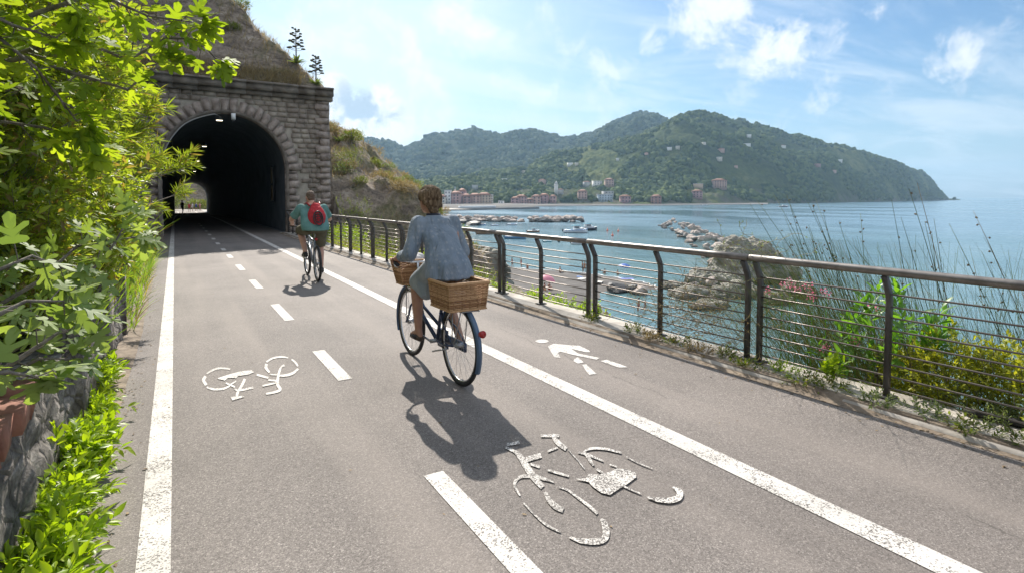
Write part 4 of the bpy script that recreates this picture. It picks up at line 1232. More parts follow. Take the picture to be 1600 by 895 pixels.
# fig trees
def fig(name, label, branches, m, size, dens=9, spread=.55, nrm=(0, 0, 1), leafend=9):
    st = MB(); parts = []
    for pts in branches:
        P_ = [Vector(p) for p in pts]; n = len(P_)
        rr = [.013 * (1 - .75 * i / max(1, n - 1)) for i in range(n)]
        st.tube(P_, rr, 7)
        L = sum((P_[i + 1] - P_[i]).length for i in range(n - 1))
        for i in range(n - 1):
            seg = P_[i + 1] - P_[i]
            k = max(2, int(dens * seg.length / .3))
            for q in range(k):
                if i == 0 and q < k * .4: continue
                b0 = P_[i] + seg * ((q + random.random()) / k)
                d0 = seg.normalized() * .5 + Vector(rdir(1)[0]) * .9; d0.z += .1; d0.normalize()
                pl = random.uniform(.03, .09)
                st.tube([b0, b0 + d0 * pl], .0025, 4, False)
                parts.append((b0 + d0 * pl, d0))
        for q in range(leafend):
            d0 = (P_[-1] - P_[-2]).normalized() + Vector(rdir(1)[0]) * .9; d0.normalize()
            parts.append((P_[-1] + d0 * .05, d0))
    Pn = np.array([p for p, d in parts]); A = np.array([d for p, d in parts]); n = len(parts)
    A[:, 2] -= .15
    N = rdir(n) * spread + np.array(nrm)
    return plant(name, label, 'fig tree', [inst(LFIG, Pn, A, N, size * rng.uniform(.65, 1.2, n))], m, None, st, M['bark'])
B = lambda *q: [C3(*a) for a in q]
root1 = (-1.5, 3.6, .8); r2 = (-1.3, 3.6, 2.0)
hb = [[root1, r2, C3(120, 60, 3.3), C3(200, 95, 3.35), C3(260, 60, 3.4), C3(310, 62, 3.45), C3(335, 90, 3.45)],
      [r2, C3(60, 20, 3.1), C3(150, -10, 3.2), C3(230, 25, 3.3), C3(300, 35, 3.35)],
      [r2, C3(40, 90, 3.2), C3(130, 120, 3.3), C3(200, 140, 3.3), C3(250, 100, 3.3)],
      [r2, C3(20, -60, 3.0), C3(130, -80, 3.1), C3(260, -60, 3.2)],
      [r2, C3(0, 60, 2.9), C3(60, 110, 3.0), C3(120, 190, 3.1)],
      [r2, C3(-60, 0, 2.8), C3(20, 40, 2.9), C3(90, 60, 3.0)],
      [r2, C3(-50, -80, 2.8), C3(60, -50, 2.9), C3(110, 10, 3.0)],
      [root1, C3(0, 190, 3.3), C3(70, 200, 3.2), C3(140, 230, 3.2)],
      [root1, C3(0, 130, 3.5), C3(80, 150, 3.5), C3(160, 85, 3.6)]]
fig('fig_tree', 'fig tree with bright translucent lobed leaves hanging over the top left corner', hb, M['leaf_fig'], .100, 13, leafend=15)
lb = [[(-1.2, 3.4, .5), C3(60, 520, 3.3), C3(120, 450, 3.5), C3(180, 380, 3.7), C3(200, 340, 3.8)],
      [(-1.2, 3.2, .5), C3(30, 560, 2.9), C3(90, 520, 3.0), C3(140, 500, 3.1)],
      [(-1.2, 3.0, .5), C3(-20, 500, 2.6), C3(40, 470, 2.7), C3(100, 470, 2.8)],
      [(-1.2, 2.8, .5), C3(-40, 590, 2.3), C3(10, 580, 2.4), C3(60, 590, 2.5)],
      [(-1.3, 3.5, .5), C3(-20, 430, 3.1), C3(50, 400, 3.2), C3(100, 420, 3.3)],
      [(-1.2, 3.4, .5), C3(60, 560, 3.3), C3(110, 560, 3.4)],
      [(-1.3, 3.5, .7), C3(60, 440, 3.6), C3(120, 385, 3.9), C3(215, 370, 4.2)]]
fig('fig_bush', 'low fig bush with dull green lobed leaves spilling over the wall', lb, M['leaf_fig_low'], .115, 9, .55, (.15, -.25, 1))

# ------------------------------------------------------------------ plants on the right, beyond the railing
rs = MB()
def rush_clump(name, label, c, n, H, lean, spread, dirx=None, m='rush', wd=.006):
    b = np.array([[c[0] + random.gauss(0, spread), c[1] + random.gauss(0, spread * 1.3), c[2]] for _ in range(n)])
    a = rng.uniform(0, 2 * math.pi, n) if dirx is None else rng.normal(dirx, .7, n)
    st = MB()
    dirs = np.stack([np.cos(a), np.sin(a)], 1)
    V_ = blades(b, H, lean, wd, 6, .25, dirs, .35)
    heads = None
    return plant(name, label, 'rush', [V_], M[m])
def stalk_plant(label, c, n, H, m_head=True, lean=.25, dirx=None):
    """bare stalks with small seed heads"""
    st = MB(); hd = MB()
    for k in range(n):
        a = random.uniform(0, 6.28) if dirx is None else random.gauss(dirx, .5)
        b0 = Vector((c[0] + random.gauss(0, .14), c[1] + random.gauss(0, .2), c[2])); h = H * random.uniform(.72, 1.08); le = lean * random.uniform(.3, 1.3)
        pts = [b0 + Vector((math.cos(a) * le * h * t ** 1.3, math.sin(a) * le * h * t ** 1.3, h * t)) for t in (0, .3, .6, .85, 1)]
        st.tube(pts, [.005, .004, .0035, .0028, .0018], 5)
        for q in range(random.randint(2, 4)):
            t = random.uniform(.62, 1); i = min(3, int(t * 4)); p = pts[3].lerp(pts[4], random.random()) if t > .85 else pts[2].lerp(pts[3], (t - .6) / .25)
            d = Vector(rdir(1)[0]) * .03; d.z = abs(d.z)
            st.tube([p, p + d], .0012, 4, False)
            for z_ in range(3): hd.ball(p + d + Vector(rdir(1)[0]) * .006, random.uniform(.004, .009), None, 6, 4)
    o = empty('seed_stalks', c); tag(o, label, 'seed stalk')
    x = st.build('stems', M['rush'], o); x.data.transform(Matrix.Translation(-Vector(c)))
    x = hd.build('seed_heads', noisy('seed_head', (.10, .07, .04), (.2, .14, .08), 20), o); x['kind'] = 'stuff'; x.data.transform(Matrix.Translation(-Vector(c)))
def out_at(px, Y, off=.5):
    """a spot just beyond the railing"""
    return (rx(Y) + off, Y, -.30)
rush_clump('rush_clump', 'dense dark green rush clump behind the rail post with the climbing vine', (6.05, 3.05, -.95), 900, 1.85, .55, .25, 2.0)
rush_clump('rush_clump', 'rush clump leaning right behind the second rail section', (6.15, 2.45, -1.0), 700, 1.95, .55, .28, 1.9)
rush_clump('rush_clump', 'sparse rushes at the right edge of the view', (6.0, 1.1, -.9), 260, 1.9, .45, .3, .3)
rush_clump('rush_clump', 'tall green rushes behind the yellow spurge', (6.2, 1.8, -1.0), 240, 1.9, .45, .32, .8)
stalk_plant('tall dark stalks with seed heads leaning left above the handrail', (6.45, 3.15, -1.0), 26, 2.5, True, .48, 2.0)
stalk_plant('thin upright stalks with seed heads above the handrail near the bent post', (6.5, 2.4, -1.1), 9, 2.65, True, .22, 1.9)
stalk_plant('dark stalks leaning right near the right edge of the view', (6.5, 1.55, -1.1), 10, 2.5, True, .35, 1.2)
stalk_plant('few tall stalks at the far right behind the handrail', (6.5, .95, -1.1), 8, 2.5, True, .3, .8)
def bush(name, label, cat, blobs, tmpl, ntw, L, k, size, m, group=None, up=.7, spread=.9, nup=.8, out=.7, shell=.1, stemr=.003, sm=None, wv=None):
    (fo_, tw) = foliage(blobs, tmpl, ntw, L, k, size, spread, up, out, shell, nup)
    st = stems_of(tw, stemr, 2)
    for c, r in blobs[:3]:
        for q in range(5):
            st.tube([Vector((c[0] + random.uniform(-.05, .05), c[1] + random.uniform(-.05, .05), c[2] - (r[2] if hasattr(r, '__len__') else r) * 1.4)), Vector(c) + Vector(rdir(1)[0]) * .1], [.008, .004], 5)
    return plant(name, label, cat, [fo_], m, group, st, sm or M['bark'])
bush('oleander', 'green oleander with long leaves behind the handrail post', 'shrub', [((5.28, 2.55, .35), (.16, .30, .30)), ((5.22, 2.25, .42), (.14, .22, .28)), ((5.3, 2.75, .0), (.2, .35, .2))], leaf_simple(.1, .13, .2), 46, .22, 9, .125, M['leaf_oleander'], None, 1.2)
bush('spurge', 'yellow-green spurge bush pressed against the railing', 'shrub', [((5.20, 1.95, .16), (.24, .36, .36)), ((5.17, 1.40, .20), (.24, .40, .38)), ((5.2, .9, .2), (.28, .4, .42)), ((5.3, 2.3, .0), (.22, .3, .26))], LWEED, 1100, .15, 12, .042, M['leaf_yellow'], None, 1.0)
bush('mugwort', 'low grey-green feathery plant spilling under the rods', 'shrub', [((5.02, 1.75, .02), (.16, .3, .12)), ((4.98, 1.25, .05), (.2, .35, .16)), ((4.95, .8, .06), (.2, .35, .2)), ((4.85, 1.5, .03), (.12, .25, .08))], LWEED, 420, .10, 9, .026, M['leaf_grey'], None, .8)
# pink flowers
fl_o = empty('pink_flowers', (5.25, 3.2, -.4)); tag(fl_o, 'pink flowering plant behind the doubled rail posts', 'flowering plant')
fp = []; fs = MB()
for (x, y, z) in [(5.2, 3.42, .72), (5.25, 3.30, .70), (5.3, 3.2, .74), (5.22, 3.12, .66), (5.28, 3.02, .70), (5.35, 2.62, .62), (5.15, 3.55, .66), (5.3, 2.75, .30), (5.25, 3.0, .18), (5.3, 3.4, .74)]:
    fs.tube([(x, y, -.5), (x, y, z * .5), (x, y, z)], [.006, .004, .003], 5)
    n = 26; p = np.array([x, y, z]) + rng.normal(size=(n, 3)) * .022
    fp.append(inst(leaf_simple(.1, .35, .1), p, rdir(n, .4), rdir(n, 1), rng.uniform(.016, .028, n)))
V_, F_, S_ = merge(fp)
link('petals', mesh_np('petals', V_ - np.array((5.25, 3.2, -.4)), F_, S_), M['petal'], fl_o)['kind'] = 'stuff'
x = fs.build('stems', M['leaf_oleander'], fl_o); x.data.transform(Matrix.Translation((-5.25, -3.2, .4)))
# vine on the doubled posts and dry creeper along the kerb
def creeper(name, label, centres, n, L, m, z0=0.0, wander=.6):
    st = MB(); lv = []
    for k in range(n):
        c = Vector(random.choice(centres)) + Vector((random.gauss(0, .05), random.gauss(0, .22), abs(random.gauss(0, .06))))
        d = Vector(rdir(1)[0]); d.x *= .4; d.z = abs(d.z) * .6
        pts = [c]
        for q in range(7):
            d = (d + Vector(rdir(1)[0]) * wander * .6 + Vector((0, 0, -.05))).normalized(); 
            nx = pts[-1] + d * L / 7
            nx.x = min(max(nx.x, rx(nx.y) - .22), rx(nx.y) + .5); nx.z = max(nx.z, .04)
            pts.append(nx)
            lv.append((pts[-1], d))
        st.tube(pts, .0016, 4, False)
    Pn = np.array([p for p, d in lv]); A = np.array([d for p, d in lv]) + rdir(len(lv)) * .8
    return plant(name, label, 'creeper', [inst(leaf_flat(.14), Pn, A, rdir(len(lv), .8), rng.uniform(.018, .04, len(lv)))], M[m], None, st, M['leaf_dry'])
creeper('climbing_vine', 'thin green vine wound around the doubled rail posts', [(rx(3.4), 3.4, z) for z in (.1, .25, .4, .55, .7, .85, 1.0, 1.05, 1.05)], 48, .4, 'leaf_grey', wander=.9)
creeper('dry_creeper', 'brown dry creeper tangled in the lower rods', [(rx(y) + .05, y, z) for y, z in ((3.6, .1), (3.8, .15), (4.0, .2), (4.2, .28), (4.4, .35), (4.6, .3), (3.9, .08), (4.3, .12), (4.7, .15))], 150, .55, 'leaf_dry', wander=.8)
creeper('green_creeper', 'needle-leaved green creeper on the rods beside the single post', [(rx(y) + .12, y, z) for y, z in ((4.3, .5), (4.5, .4), (4.1, .3), (4.6, .25), (3.9, .2))], 60, .5, 'rush', wander=.5)
# small weeds in the kerb joint
kw = [(4.85, 'leaf_bush'), (4.5, 'leaf_dry'), (4.2, 'leaf_bush'), (3.85, 'leaf_dry'), (3.6, 'leaf_bush'), (3.3, 'leaf_bush'), (3.0, 'leaf_weed'), (2.75, 'leaf_bush'), (2.55, 'leaf_bush'), (2.2, 'leaf_grey'), (1.9, 'leaf_grey'), (1.6, 'leaf_bush'), (5.6, 'leaf_bush'), (1.25, 'leaf_bush')]
for i, (y, mk) in enumerate(kw):
    x = rx(y) - .12 - .1 * (i % 2); r = random.uniform(.05, .10)
    (fo_, tw) = foliage([((x, y, .05), (r, r * 1.6, .03))], LWEED, 34, .07, 7, .03, .95, .8, .8, .1, .9)
    plant('kerb_weed', 'small weed growing in the kerb joint under the railing', 'weed', [fo_], M[mk], 'small weeds in the kerb joint', stems_of(tw, .0015), M[mk])
(fo_, tw) = foliage([((rx(2.62) - .02, 2.62, .10), (.03, .05, .05))], LS, 9, .12, 7, .075, .9, 1.2, .5, .1, .8)
plant('young_shoot', 'single fresh green shoot left of the bent rail post', 'weed', [fo_], M['leaf_weed'], None, stems_of(tw, .002), M['leaf_weed'])
# dark hose lying at the right edge
mb = MB(); mb.tube([(rx(y) + .10 + .05 * math.sin(y * 2), y, .075) for y in np.linspace(-.5, 1.75, 14)], .028, 8)
tag(mb.build('black_hose', M['black'], None, True), 'black hose lying on the kerb at the right edge', 'hose')

# bushes behind the far railing, at the foot of the spur
def scatter_bush(label, c, r, n, m='leaf_bush', size=.05, L=.16, name='hillside_bush', group='bushes on the slope', tm=None):
    bl = [(c, r)] + [((c[0] + random.uniform(-.6, .6) * r[0], c[1] + random.uniform(-.6, .6) * r[1], c[2] + random.uniform(0, .7) * r[2]), tuple(.5 * q for q in r)) for _ in range(4)]
    (fo_, tw) = foliage(bl, tm or LF, n, L, 7, size, .9, .6, .8, .2, .7)
    return plant(name, label, 'bush', [fo_], M[m], group, stems_of(tw, .003, 5), M['bark'])
tz = lambda x, y: float(T(np.array([x]), np.array([y]))[0])
for (x, y, r, h, m, lb) in ((7.0, 25.3, .8, 2.2, 'leaf_bush', 'tall green bush against the right corner of the tunnel portal'), (5.8, 22, .7, .8, 'leaf_weed', 'pale green bush behind the far end of the railing'), (6.0, 18.5, .8, .6, 'leaf_bush', 'low green bush behind the railing beyond the man'),
                        (6.3, 15.5, .9, .55, 'leaf_weed', 'yellowish low bush behind the railing between the two cyclists'), (8.6, 25.2, .9, .8, 'leaf_bush', 'round bush on the slope right of the portal corner'), (5.5, 24.5, .6, .7, 'leaf_weed', 'light green weeds between the railing end and the portal'), (6.2, 12.6, .8, .6, 'leaf_bush', 'dull bush behind the railing left of the woman'),
                        (8.2, 19.5, .9, .5, 'leaf_dry', 'dry pale bush on the slope beyond the railing'), (9.8, 23, .8, .6, 'leaf_bush', 'olive bush halfway down the slope'), (7.6, 29, .7, .9, 'leaf_bush', 'green bush on the slope above the portal corner'), (7.0, 16.8, .7, .5, 'leaf_weed', 'fresh green clump on the slope beside the railing')):
    scatter_bush(lb, (x, y, tz(x, y) + h * .4), (r, r, h * .6), 420, m, .055, .2)
gb = []
for k in range(5200):
    y = random.uniform(8, 27); x = rx(y) + .35 + abs(random.gauss(0, 1.6)); gb.append((x, y, tz(x, y) - .03))
for k in range(900):
    y = random.uniform(3.5, 9); x = rx(y) + .45 + abs(random.gauss(0, .45)); gb.append((x, y, tz(x, y) - .03))
gb = np.array(gb)
g1 = link('grass', mesh_np('grass', *blades(gb[::2], .42, .6, .022, 3, .6)), M['leaf_dry']); g1['kind'] = 'stuff'
g1 = link('green_grass', mesh_np('green_grass', *blades(gb[1::2], .38, .6, .03, 3, .6)), M['leaf_weed']); g1['kind'] = 'stuff'
# fresh green weeds peeping over the kerb beside the woman
for (y, lb) in ((8.6, 'weed just right of the wicker basket behind the railing'), (7.4, 'left of two bright weeds behind the railing near the pink parasol'), (6.75, 'bright weed at the foot of the single rail post'), (6.2, 'small bright weed left of the doubled posts')):
    (fo_, tw) = foliage([((rx(y) + .34, y, -.05), (.12, .3, .12))], LWEED, 60, .12, 7, .05, .95, .9, .7, .1, .9)
    plant('bright_weed', lb, 'weed', [fo_], M['leaf_weed'], 'bright weeds behind the railing', stems_of(tw, .002), M['leaf_weed'])

# bushes and dry grass on the hillside
ss = []
for k in range(230):
    x = random.uniform(-6, 15); y = random.uniform(24 if x > 7 else 28.5, 44)
    ss.append((x, y))
protos = []
for k, (m, n, sz) in enumerate((('leaf_bush', 260, .09), ('leaf_dark', 240, .08), ('leaf_dry', 220, .08), ('leaf_grey', 200, .07))):
    (fo_, tw) = foliage([((0, 0, .15), (.5, .5, .3)), ((.25, .1, .3), (.3, .3, .25)), ((-.2, -.1, .25), (.35, .3, .3))], LF, n, .22, 7, sz, .9, .7, .8, .2, .7)
    protos.append(mesh_np('foliage', *fo_)); protos[-1].materials.append(M[m])
hb_lab = ['olive green scrub bush on the rocky hillside above the tunnel', 'dark scrub bush on the rocky hillside above the tunnel', 'dry straw-coloured scrub on the rocky hillside above the tunnel', 'pale grey-green scrub on the rocky hillside above the tunnel']
for (x, y) in ss:
    k = random.randrange(4); z = tz(x, y)
    if 3.2 < x < 7.2 and y > 28.4 and y < 40: continue
    o = link('scrub_bush', protos[k], None, None, (x, y, z - .05), random.uniform(0, 6.28)); s = random.uniform(.35, 1.25); o.scale = (s, s, s * .8)
    tag(o, hb_lab[k], 'bush', 'scrub bushes on the hillside: ' + ('olive', 'dark', 'dry', 'grey')[k])
hb2 = []  # tufts of dry grass
for k in range(20000):
    x = random.uniform(-5, 15); y = random.uniform(20 if x > 7 else 27.8, 44); hb2.append((x, y))
hb2 = np.array(hb2); hz = T(hb2[:, 0], hb2[:, 1])
sel = fbm(hb2[:, 0] * .5, hb2[:, 1] * .5, 0, 3, 2) > -.15
hb2 = np.column_stack([hb2, hz - .03])[sel]
g1 = link('dry_grass', mesh_np('dry_grass', *blades(hb2, .38, .6, .035, 3, .5)), M['leaf_dry']); g1['kind'] = 'stuff'
# ledge of dry plants right above the cornice
lg = np.array([(random.uniform(-4, 5.2), 27.45 + random.random() * .5, 0.0) for _ in range(2600)]); lg[:, 2] = np.maximum(T(lg[:, 0], lg[:, 1]), 6.4)
g1 = link('ledge_grass', mesh_np('ledge_grass', *blades(lg, .42, .6, .035, 3, .5)), M['leaf_dry']); g1['kind'] = 'stuff'

# agave flower stalks
def agave(px, py, pyt, label):
    h_ = hit(spur_bvh, px, py)
    if h_ is None:
        for dy in range(0, 60, 3):
            h_ = hit(spur_bvh, px, py + dy)
            if h_ is not None: break
    top = on_y(px, pyt, h_.y); H = float(top[2]) - h_.z
    t_ = empty('agave_stalk', h_); tag(t_, label, 'agave')
    mb = MB(); mb.tube([(0, 0, -.3), (0, 0, H * .5), (.0, 0, H)], [.035, .028, .012], 7); mb.build('stalk', M['bark'], t_)
    nb = 13
    fl_ = MB(); br = MB()
    for k in range(nb):
        z = H * (.36 + .62 * k / nb); L = H * .17 * (1 - .55 * k / nb) + .04
        a = k * 2.4
        for q in range(2):
            aa = a + q * math.pi
            e = Vector((math.cos(aa) * L, math.sin(aa) * L, z + L * .35))
            br.tube([(0, 0, z), (math.cos(aa) * L * .6, math.sin(aa) * L * .6, z + L * .08), e], .010, 5)
            fl_.ball(e, (.085 * (1.3 - .6 * k / nb), .085 * (1.3 - .6 * k / nb), .04), None, 7, 5)
    br.build('branches', M['bark'], t_); fl_.build('flower_heads', noisy('agave_head', (.05, .05, .025), (.12, .11, .05), 12), t_)['kind'] = 'stuff'
    lf = []
    n = 26; a = rng.uniform(0, 6.28, n); A = np.stack([np.cos(a), np.sin(a), rng.uniform(.3, 1.3, n)], 1)
    V_, F_, S_ = inst(leaf_simple(.3, .09, .25), np.zeros((n, 3)), A, np.tile([0, 0, 1.0], (n, 1)), rng.uniform(.35, .6, n))
    link('leaves', mesh_np('leaves', V_, F_, S_), M['leaf_grey'], t_)
agave(463, 100, 44, 'taller tree-like agave stalk on the hill skyline above the portal')
agave(494, 134, 87, 'shorter agave stalk standing right of the taller one')
for px, py, s, lb in ((520, 200, .9, 'spiky agave rosette on the slope edge beside the cornice end'), (528, 216, .7, 'smaller spiky agave rosette lower on the slope edge'), (516, 186, .6, 'topmost small agave rosette beside the cornice')):
    h_ = hit(spur_bvh, px, py + 6)
    if h_ is None: continue
    n = 34; a = rng.uniform(0, 6.28, n); A = np.stack([np.cos(a), np.sin(a), rng.uniform(.1, 1.6, n)], 1)
    V_, F_, S_ = inst(leaf_simple(.3, .08, .15), np.zeros((n, 3)), A, np.tile([0, 0, 1.0], (n, 1)), rng.uniform(.5, .8, n) * s)
    tag(link('agave_plant', mesh_np('agave_plant', V_, F_, S_), M['leaf_grey'], None, h_), lb, 'agave')
# wooden utility pole on the slope edge
h_ = hit(spur_bvh, 549, 232)
if h_ is None: h_ = Vector(on_y(549, 225, 31.5))
pl = empty('utility_pole', h_); tag(pl, 'short dark wooden utility pole on the slope edge against the sky', 'utility pole')
mb = MB(); mb.tube([(0, 0, -.5), (0, 0, .3), (.02, 0, .92)], [.05, .045, .04], 8); mb.build('pole', M['bark'], pl)
mb = MB()
for e in ((-2.2, .6, .1), (-1.6, 3.0, -.2), (1.2, 1.0, -.55)): mb.tube([(0.02, 0, .85), (e[0] * .5, e[1] * .5, .35 + e[2] * .5), e], .008, 4)
mb.build('wires', M['black'], pl)

# ------------------------------------------------------------------ beyond the far end of the tunnel
fg = MB()
fg.add([(-40, 118.7, -1.15), (60, 118.7, -1.15), (60, 260, -1.15), (-40, 260, -1.15)], [(0, 1, 2, 3)])
o = fg.build('far_ground', M['concrete']); o['kind'] = 'structure'
xs_, ys_ = np.meshgrid(np.arange(-30, 34, 1.0), np.arange(150, 215, 1.5), indexing='ij')
zz_ = -1.5 + np.clip((ys_ - 153) * .75 + (8 - xs_) * .18, -1, 40) + fbm(xs_ * .12, ys_ * .12, 0, 5, 4) * 3.5
o = grid_mesh('far_slope', np.stack([xs_, ys_, zz_], -1), M['slope']); o['kind'] = 'structure'
for i in range(26):
    x = random.uniform(-6, 12); y = random.uniform(146, 168); k = random.randrange(2); z = -1.2 + max(0, (y - 153) * .75)
    o = link('roadside_bush', protos[k], None, None, (x if i > 9 else random.uniform(-3, 0), y if i > 9 else random.uniform(126, 150), z), random.uniform(0, 6)); s = random.uniform(1.8, 4.2); o.scale = (s, s, s)
    tag(o, 'green bush beyond the far mouth of the tunnel', 'bush', 'bushes beyond the tunnel')

# ------------------------------------------------------------------ rocks in the water
def rock_mesh(seed, n=3, rough=.35, flat_=.7):
    import bmesh
    bm = bmesh.new(); bmesh.ops.create_icosphere(bm, subdivisions=n, radius=1)
    co = np.array([v.co for v in bm.verts])
    r = 1 + fbm(co[:, 0] * 1.1, co[:, 1] * 1.1, co[:, 2] * 1.1, 4, seed) * rough * 1.6
    # facets: clamp against a few random planes
    c2 = co * r[:, None]
    rs_ = np.random.default_rng(seed)
    for k in range(9):
        d = rs_.normal(size=3); d /= np.linalg.norm(d); lim = rs_.uniform(.55, .85)
        over = np.maximum(c2 @ d - lim, 0); c2 -= over[:, None] * d * .9
    c2[:, 2] *= flat_
    for v, c in zip(bm.verts, c2): v.co = c
    me = bpy.data.meshes.new('boulder'); bm.to_mesh(me); bm.free()
    return me
rk = [rock_mesh(i, 3) for i in range(6)]; rk2 = [rock_mesh(i + 10, 2) for i in range(5)]
for m_ in rk: m_.materials.append(M['rock'])
for m_ in rk2: m_.materials.append(M['rock'])
dark_rk = [rock_mesh(i + 30, 3) for i in range(3)]
for m_ in dark_rk: m_.materials.append(M['rock_dark'])
gpath = [(1048, 353), (1075, 362), (1105, 378), (1140, 400), (1165, 420)]
gw = [ground(x, y, SEA) for x, y in gpath]
cum = [0]
for i in range(len(gw) - 1): cum.append(cum[-1] + np.linalg.norm(gw[i + 1] - gw[i]))
for k in range(130):
    t_ = random.random() ** 1.2 * cum[-1]
    t_ = cum[-1] - t_
    i = max(j for j in range(len(gw) - 1) if cum[j] <= t_); f_ = (t_ - cum[i]) / (cum[i + 1] - cum[i])
    c = gw[i] * (1 - f_) + gw[i + 1] * f_
    W_ = 5.5; hgt = 2.7
    off = random.uniform(-1, 1); d = gw[i + 1] - gw[i]; nn = np.array([-d[1], d[0], 0]) / np.linalg.norm(d)
    c = c + nn * off * W_
    s = random.uniform(.6, 1.45)
    o = link('boulder', rk[k % 6], None, None, (c[0], c[1], SEA + hgt * (1 - abs(off)) * random.uniform(.55, 1.1) - .1), random.uniform(0, 6.28))
    o.scale = (s * random.uniform(.8, 1.3), s, s * random.uniform(.7, 1.1)); o.rotation_euler = (random.uniform(-.5, .5), random.uniform(-.5, .5), random.uniform(0, 6.28))
    tag(o, 'pale boulder piled in the groyne running out from the large outcrop', 'boulder', 'boulders of the near groyne')
def outcrop(label, lumps, m, seed, amp=.8, freq=.35, voxel=.45):
    mb = MB()
    for c, r in lumps: mb.ball(c, r, None, 18, 12)
    def disp(co):
        return fbm(co[:, 0] * freq, co[:, 1] * freq, co[:, 2] * freq * 1.4, 6, seed, .62) * amp * 1.6 - .15
    o = mb.skin('rock_outcrop', m, None, voxel, 2, disp)
    o.data.polygons.foreach_set('use_smooth', np.zeros(len(o.data.polygons), bool))
    return tag(o, label, 'rock')
def gat(px, py, h=0.0): return Vector(ground(px, py, SEA + h))
def lump(px, pybase, dx, top, rx_, ry_, rz_):
    b = gat(px, pybase); return ((b.x + dx, b.y, SEA + top - rz_ * .9), (rx_, ry_, rz_))
outcrop('large grey-green rock outcrop behind the railing, with the pale groyne running out from it', [
    (tuple(gat(1150, 440) + Vector((0, 0, 2.0))), (3.3, 3.6, 4.2)), (tuple(gat(1185, 440) + Vector((0, 0, 1.8))), (2.8, 3.4, 3.8)),
    (tuple(gat(1110, 446) + Vector((0, 0, .4))), (3.6, 4, 2.2)), (tuple(gat(1215, 440) + Vector((0, 0, 1))), (2.6, 3.2, 2.9)),
    (tuple(gat(1165, 425) + Vector((0, 0, 1.5))), (4, 4, 4.2)), (tuple(gat(1140, 462) + Vector((0, 0, -.2))), (4.0, 2.5, 1.8))], M['rock_green'], 5, 1.1, .33, .26)
outcrop('low flat pale rock shelf in front of the large outcrop', [(tuple(gat(1080, 462) + Vector((0, 0, .1))), (3.2, 2.6, 1.1)), (tuple(gat(1110, 478) + Vector((0, 0, .1))), (3.2, 2, .9)), (tuple(gat(1055, 448) + Vector((0, 0, .1))), (2.4, 2, .8))], M['rock_green'], 8, .6, .5, .22)
outcrop('low rock at the right side of the outcrop seen between the rods', [(tuple(gat(1245, 462) + Vector((0, 0, .3))), (2.4, 2, 1.6)), (tuple(gat(1215, 472) + Vector((0, 0, .1))), (2.4, 2, 1.1))], M['rock_green'], 12, .7, .5, .24)
outcrop('brown rock at the seaward foot of the hillside, seen behind the woman', [((16.4, 31, -6), (1.6, 3.2, 5.0)), ((15.6, 29, -5.5), (1.5, 2.6, 4.4))], M['rock_green'], 15, .7, .4, .22)
for (px, py, s, lb) in ((965, 452, 1.5, 'dark wet boulder left of its twin beside the tide pool'), (990, 454, 1.1, 'dark wet boulder right of its twin beside the tide pool')):
    c = gat(px, py, .2); o = link('boulder', dark_rk[int(px) % 3], None, None, c, 1.1); o.scale = (s * 1.5, s, s); tag(o, lb, 'boulder')
c = gat(1003, 455, .3); o = link('boulder', rk[2], None, None, c, .4); o.scale = (1.1, 1.0, 1.3); tag(o, 'tan upright boulder at the right end of the beach', 'boulder')
for k in range(30):      # loose blocks lying against the outcrop
    a = random.random(); c = gat(1085 + 75 * a + random.uniform(-20, 20), 440 + 22 * random.random()); s = random.uniform(.35, .95)
    o = link('boulder', rk[k % 6], None, None, (c.x, c.y, SEA + random.uniform(.1, 1.5)), 0); o.scale = (s * 1.2, s, s * .9); o.rotation_euler = (random.uniform(-.6, .6), random.uniform(-.6, .6), random.uniform(0, 6.28))
    tag(o, 'pale loose block lying against the seaward side of the large outcrop', 'boulder', 'loose blocks around the large outcrop')
# far breakwater
bp = [ground(x, y, SEA) for x, y in [(665, 345), (760, 346), (840, 347), (908, 347)]]
for k in range(136):
    t_ = random.random() * 3; i = min(2, int(t_)); f_ = t_ - i
    c = bp[i] * (1 - f_) + bp[i + 1] * f_ + np.array([random.uniform(-1, 1) * 3, random.uniform(-1, 1) * 5, 0])
    s = random.uniform(1.3, 2.6)
    o = link('boulder', rk2[k % 5], None, None, (c[0], c[1], SEA + random.uniform(0, 2.3)), random.uniform(0, 6.28)); o.scale = (s * 1.2, s, s * .8)
    tag(o, 'brown boulder in the long breakwater across the bay behind the moored boats', 'boulder', 'boulders of the far breakwater')
for k, (px, py, s) in enumerate(((725, 349, 3.2), (738, 351, 3.6), (748, 350, 2.4))):
    o = link('boulder', dark_rk[k % 3], None, None, gat(px, py, .3), k); o.scale = (s * 1.4, s, s * .7); tag(o, 'low dark rock islet in front of the breakwater, just right of the woman', 'boulder', 'dark islet rocks')

# ------------------------------------------------------------------ far shore: strand, pier, houses, church
def shore_strip():
    pts = [(660, 326), (700, 328), (800, 327), (840, 323), (900, 322), (1000, 321.5), (1100, 320.5), (1200, 319.5)]
    mb = MB(); P_ = []
    for x, y in pts:
        a = ground(x, y, SEA); d = a / np.linalg.norm(a[:2]); P_.append(((a[0], a[1], SEA + .05), (a[0] + d[0] * 2, a[1] + d[1] * 2, SEA + 1.2), (a[0] + d[0] * 420, a[1] + d[1] * 420, SEA + 3.5)))
    V = [v for p in P_ for v in p]
    F = [(3 * i + j, 3 * i + j + 1, 3 * i + j + 4, 3 * i + j + 3) for i in range(len(P_) - 1) for j in range(2)]
    mb.add(V, F); o = mb.build('strand', noisy('pale_strand', (.13, .12, .11), (.24, .22, .20), .02, .95, 0, .01)); o['kind'] = 'structure'
shore_strip()
pr_ = empty('pier', ground(660, 331, SEA)); tag(pr_, 'long low grey mole reaching from the town into the bay', 'pier')
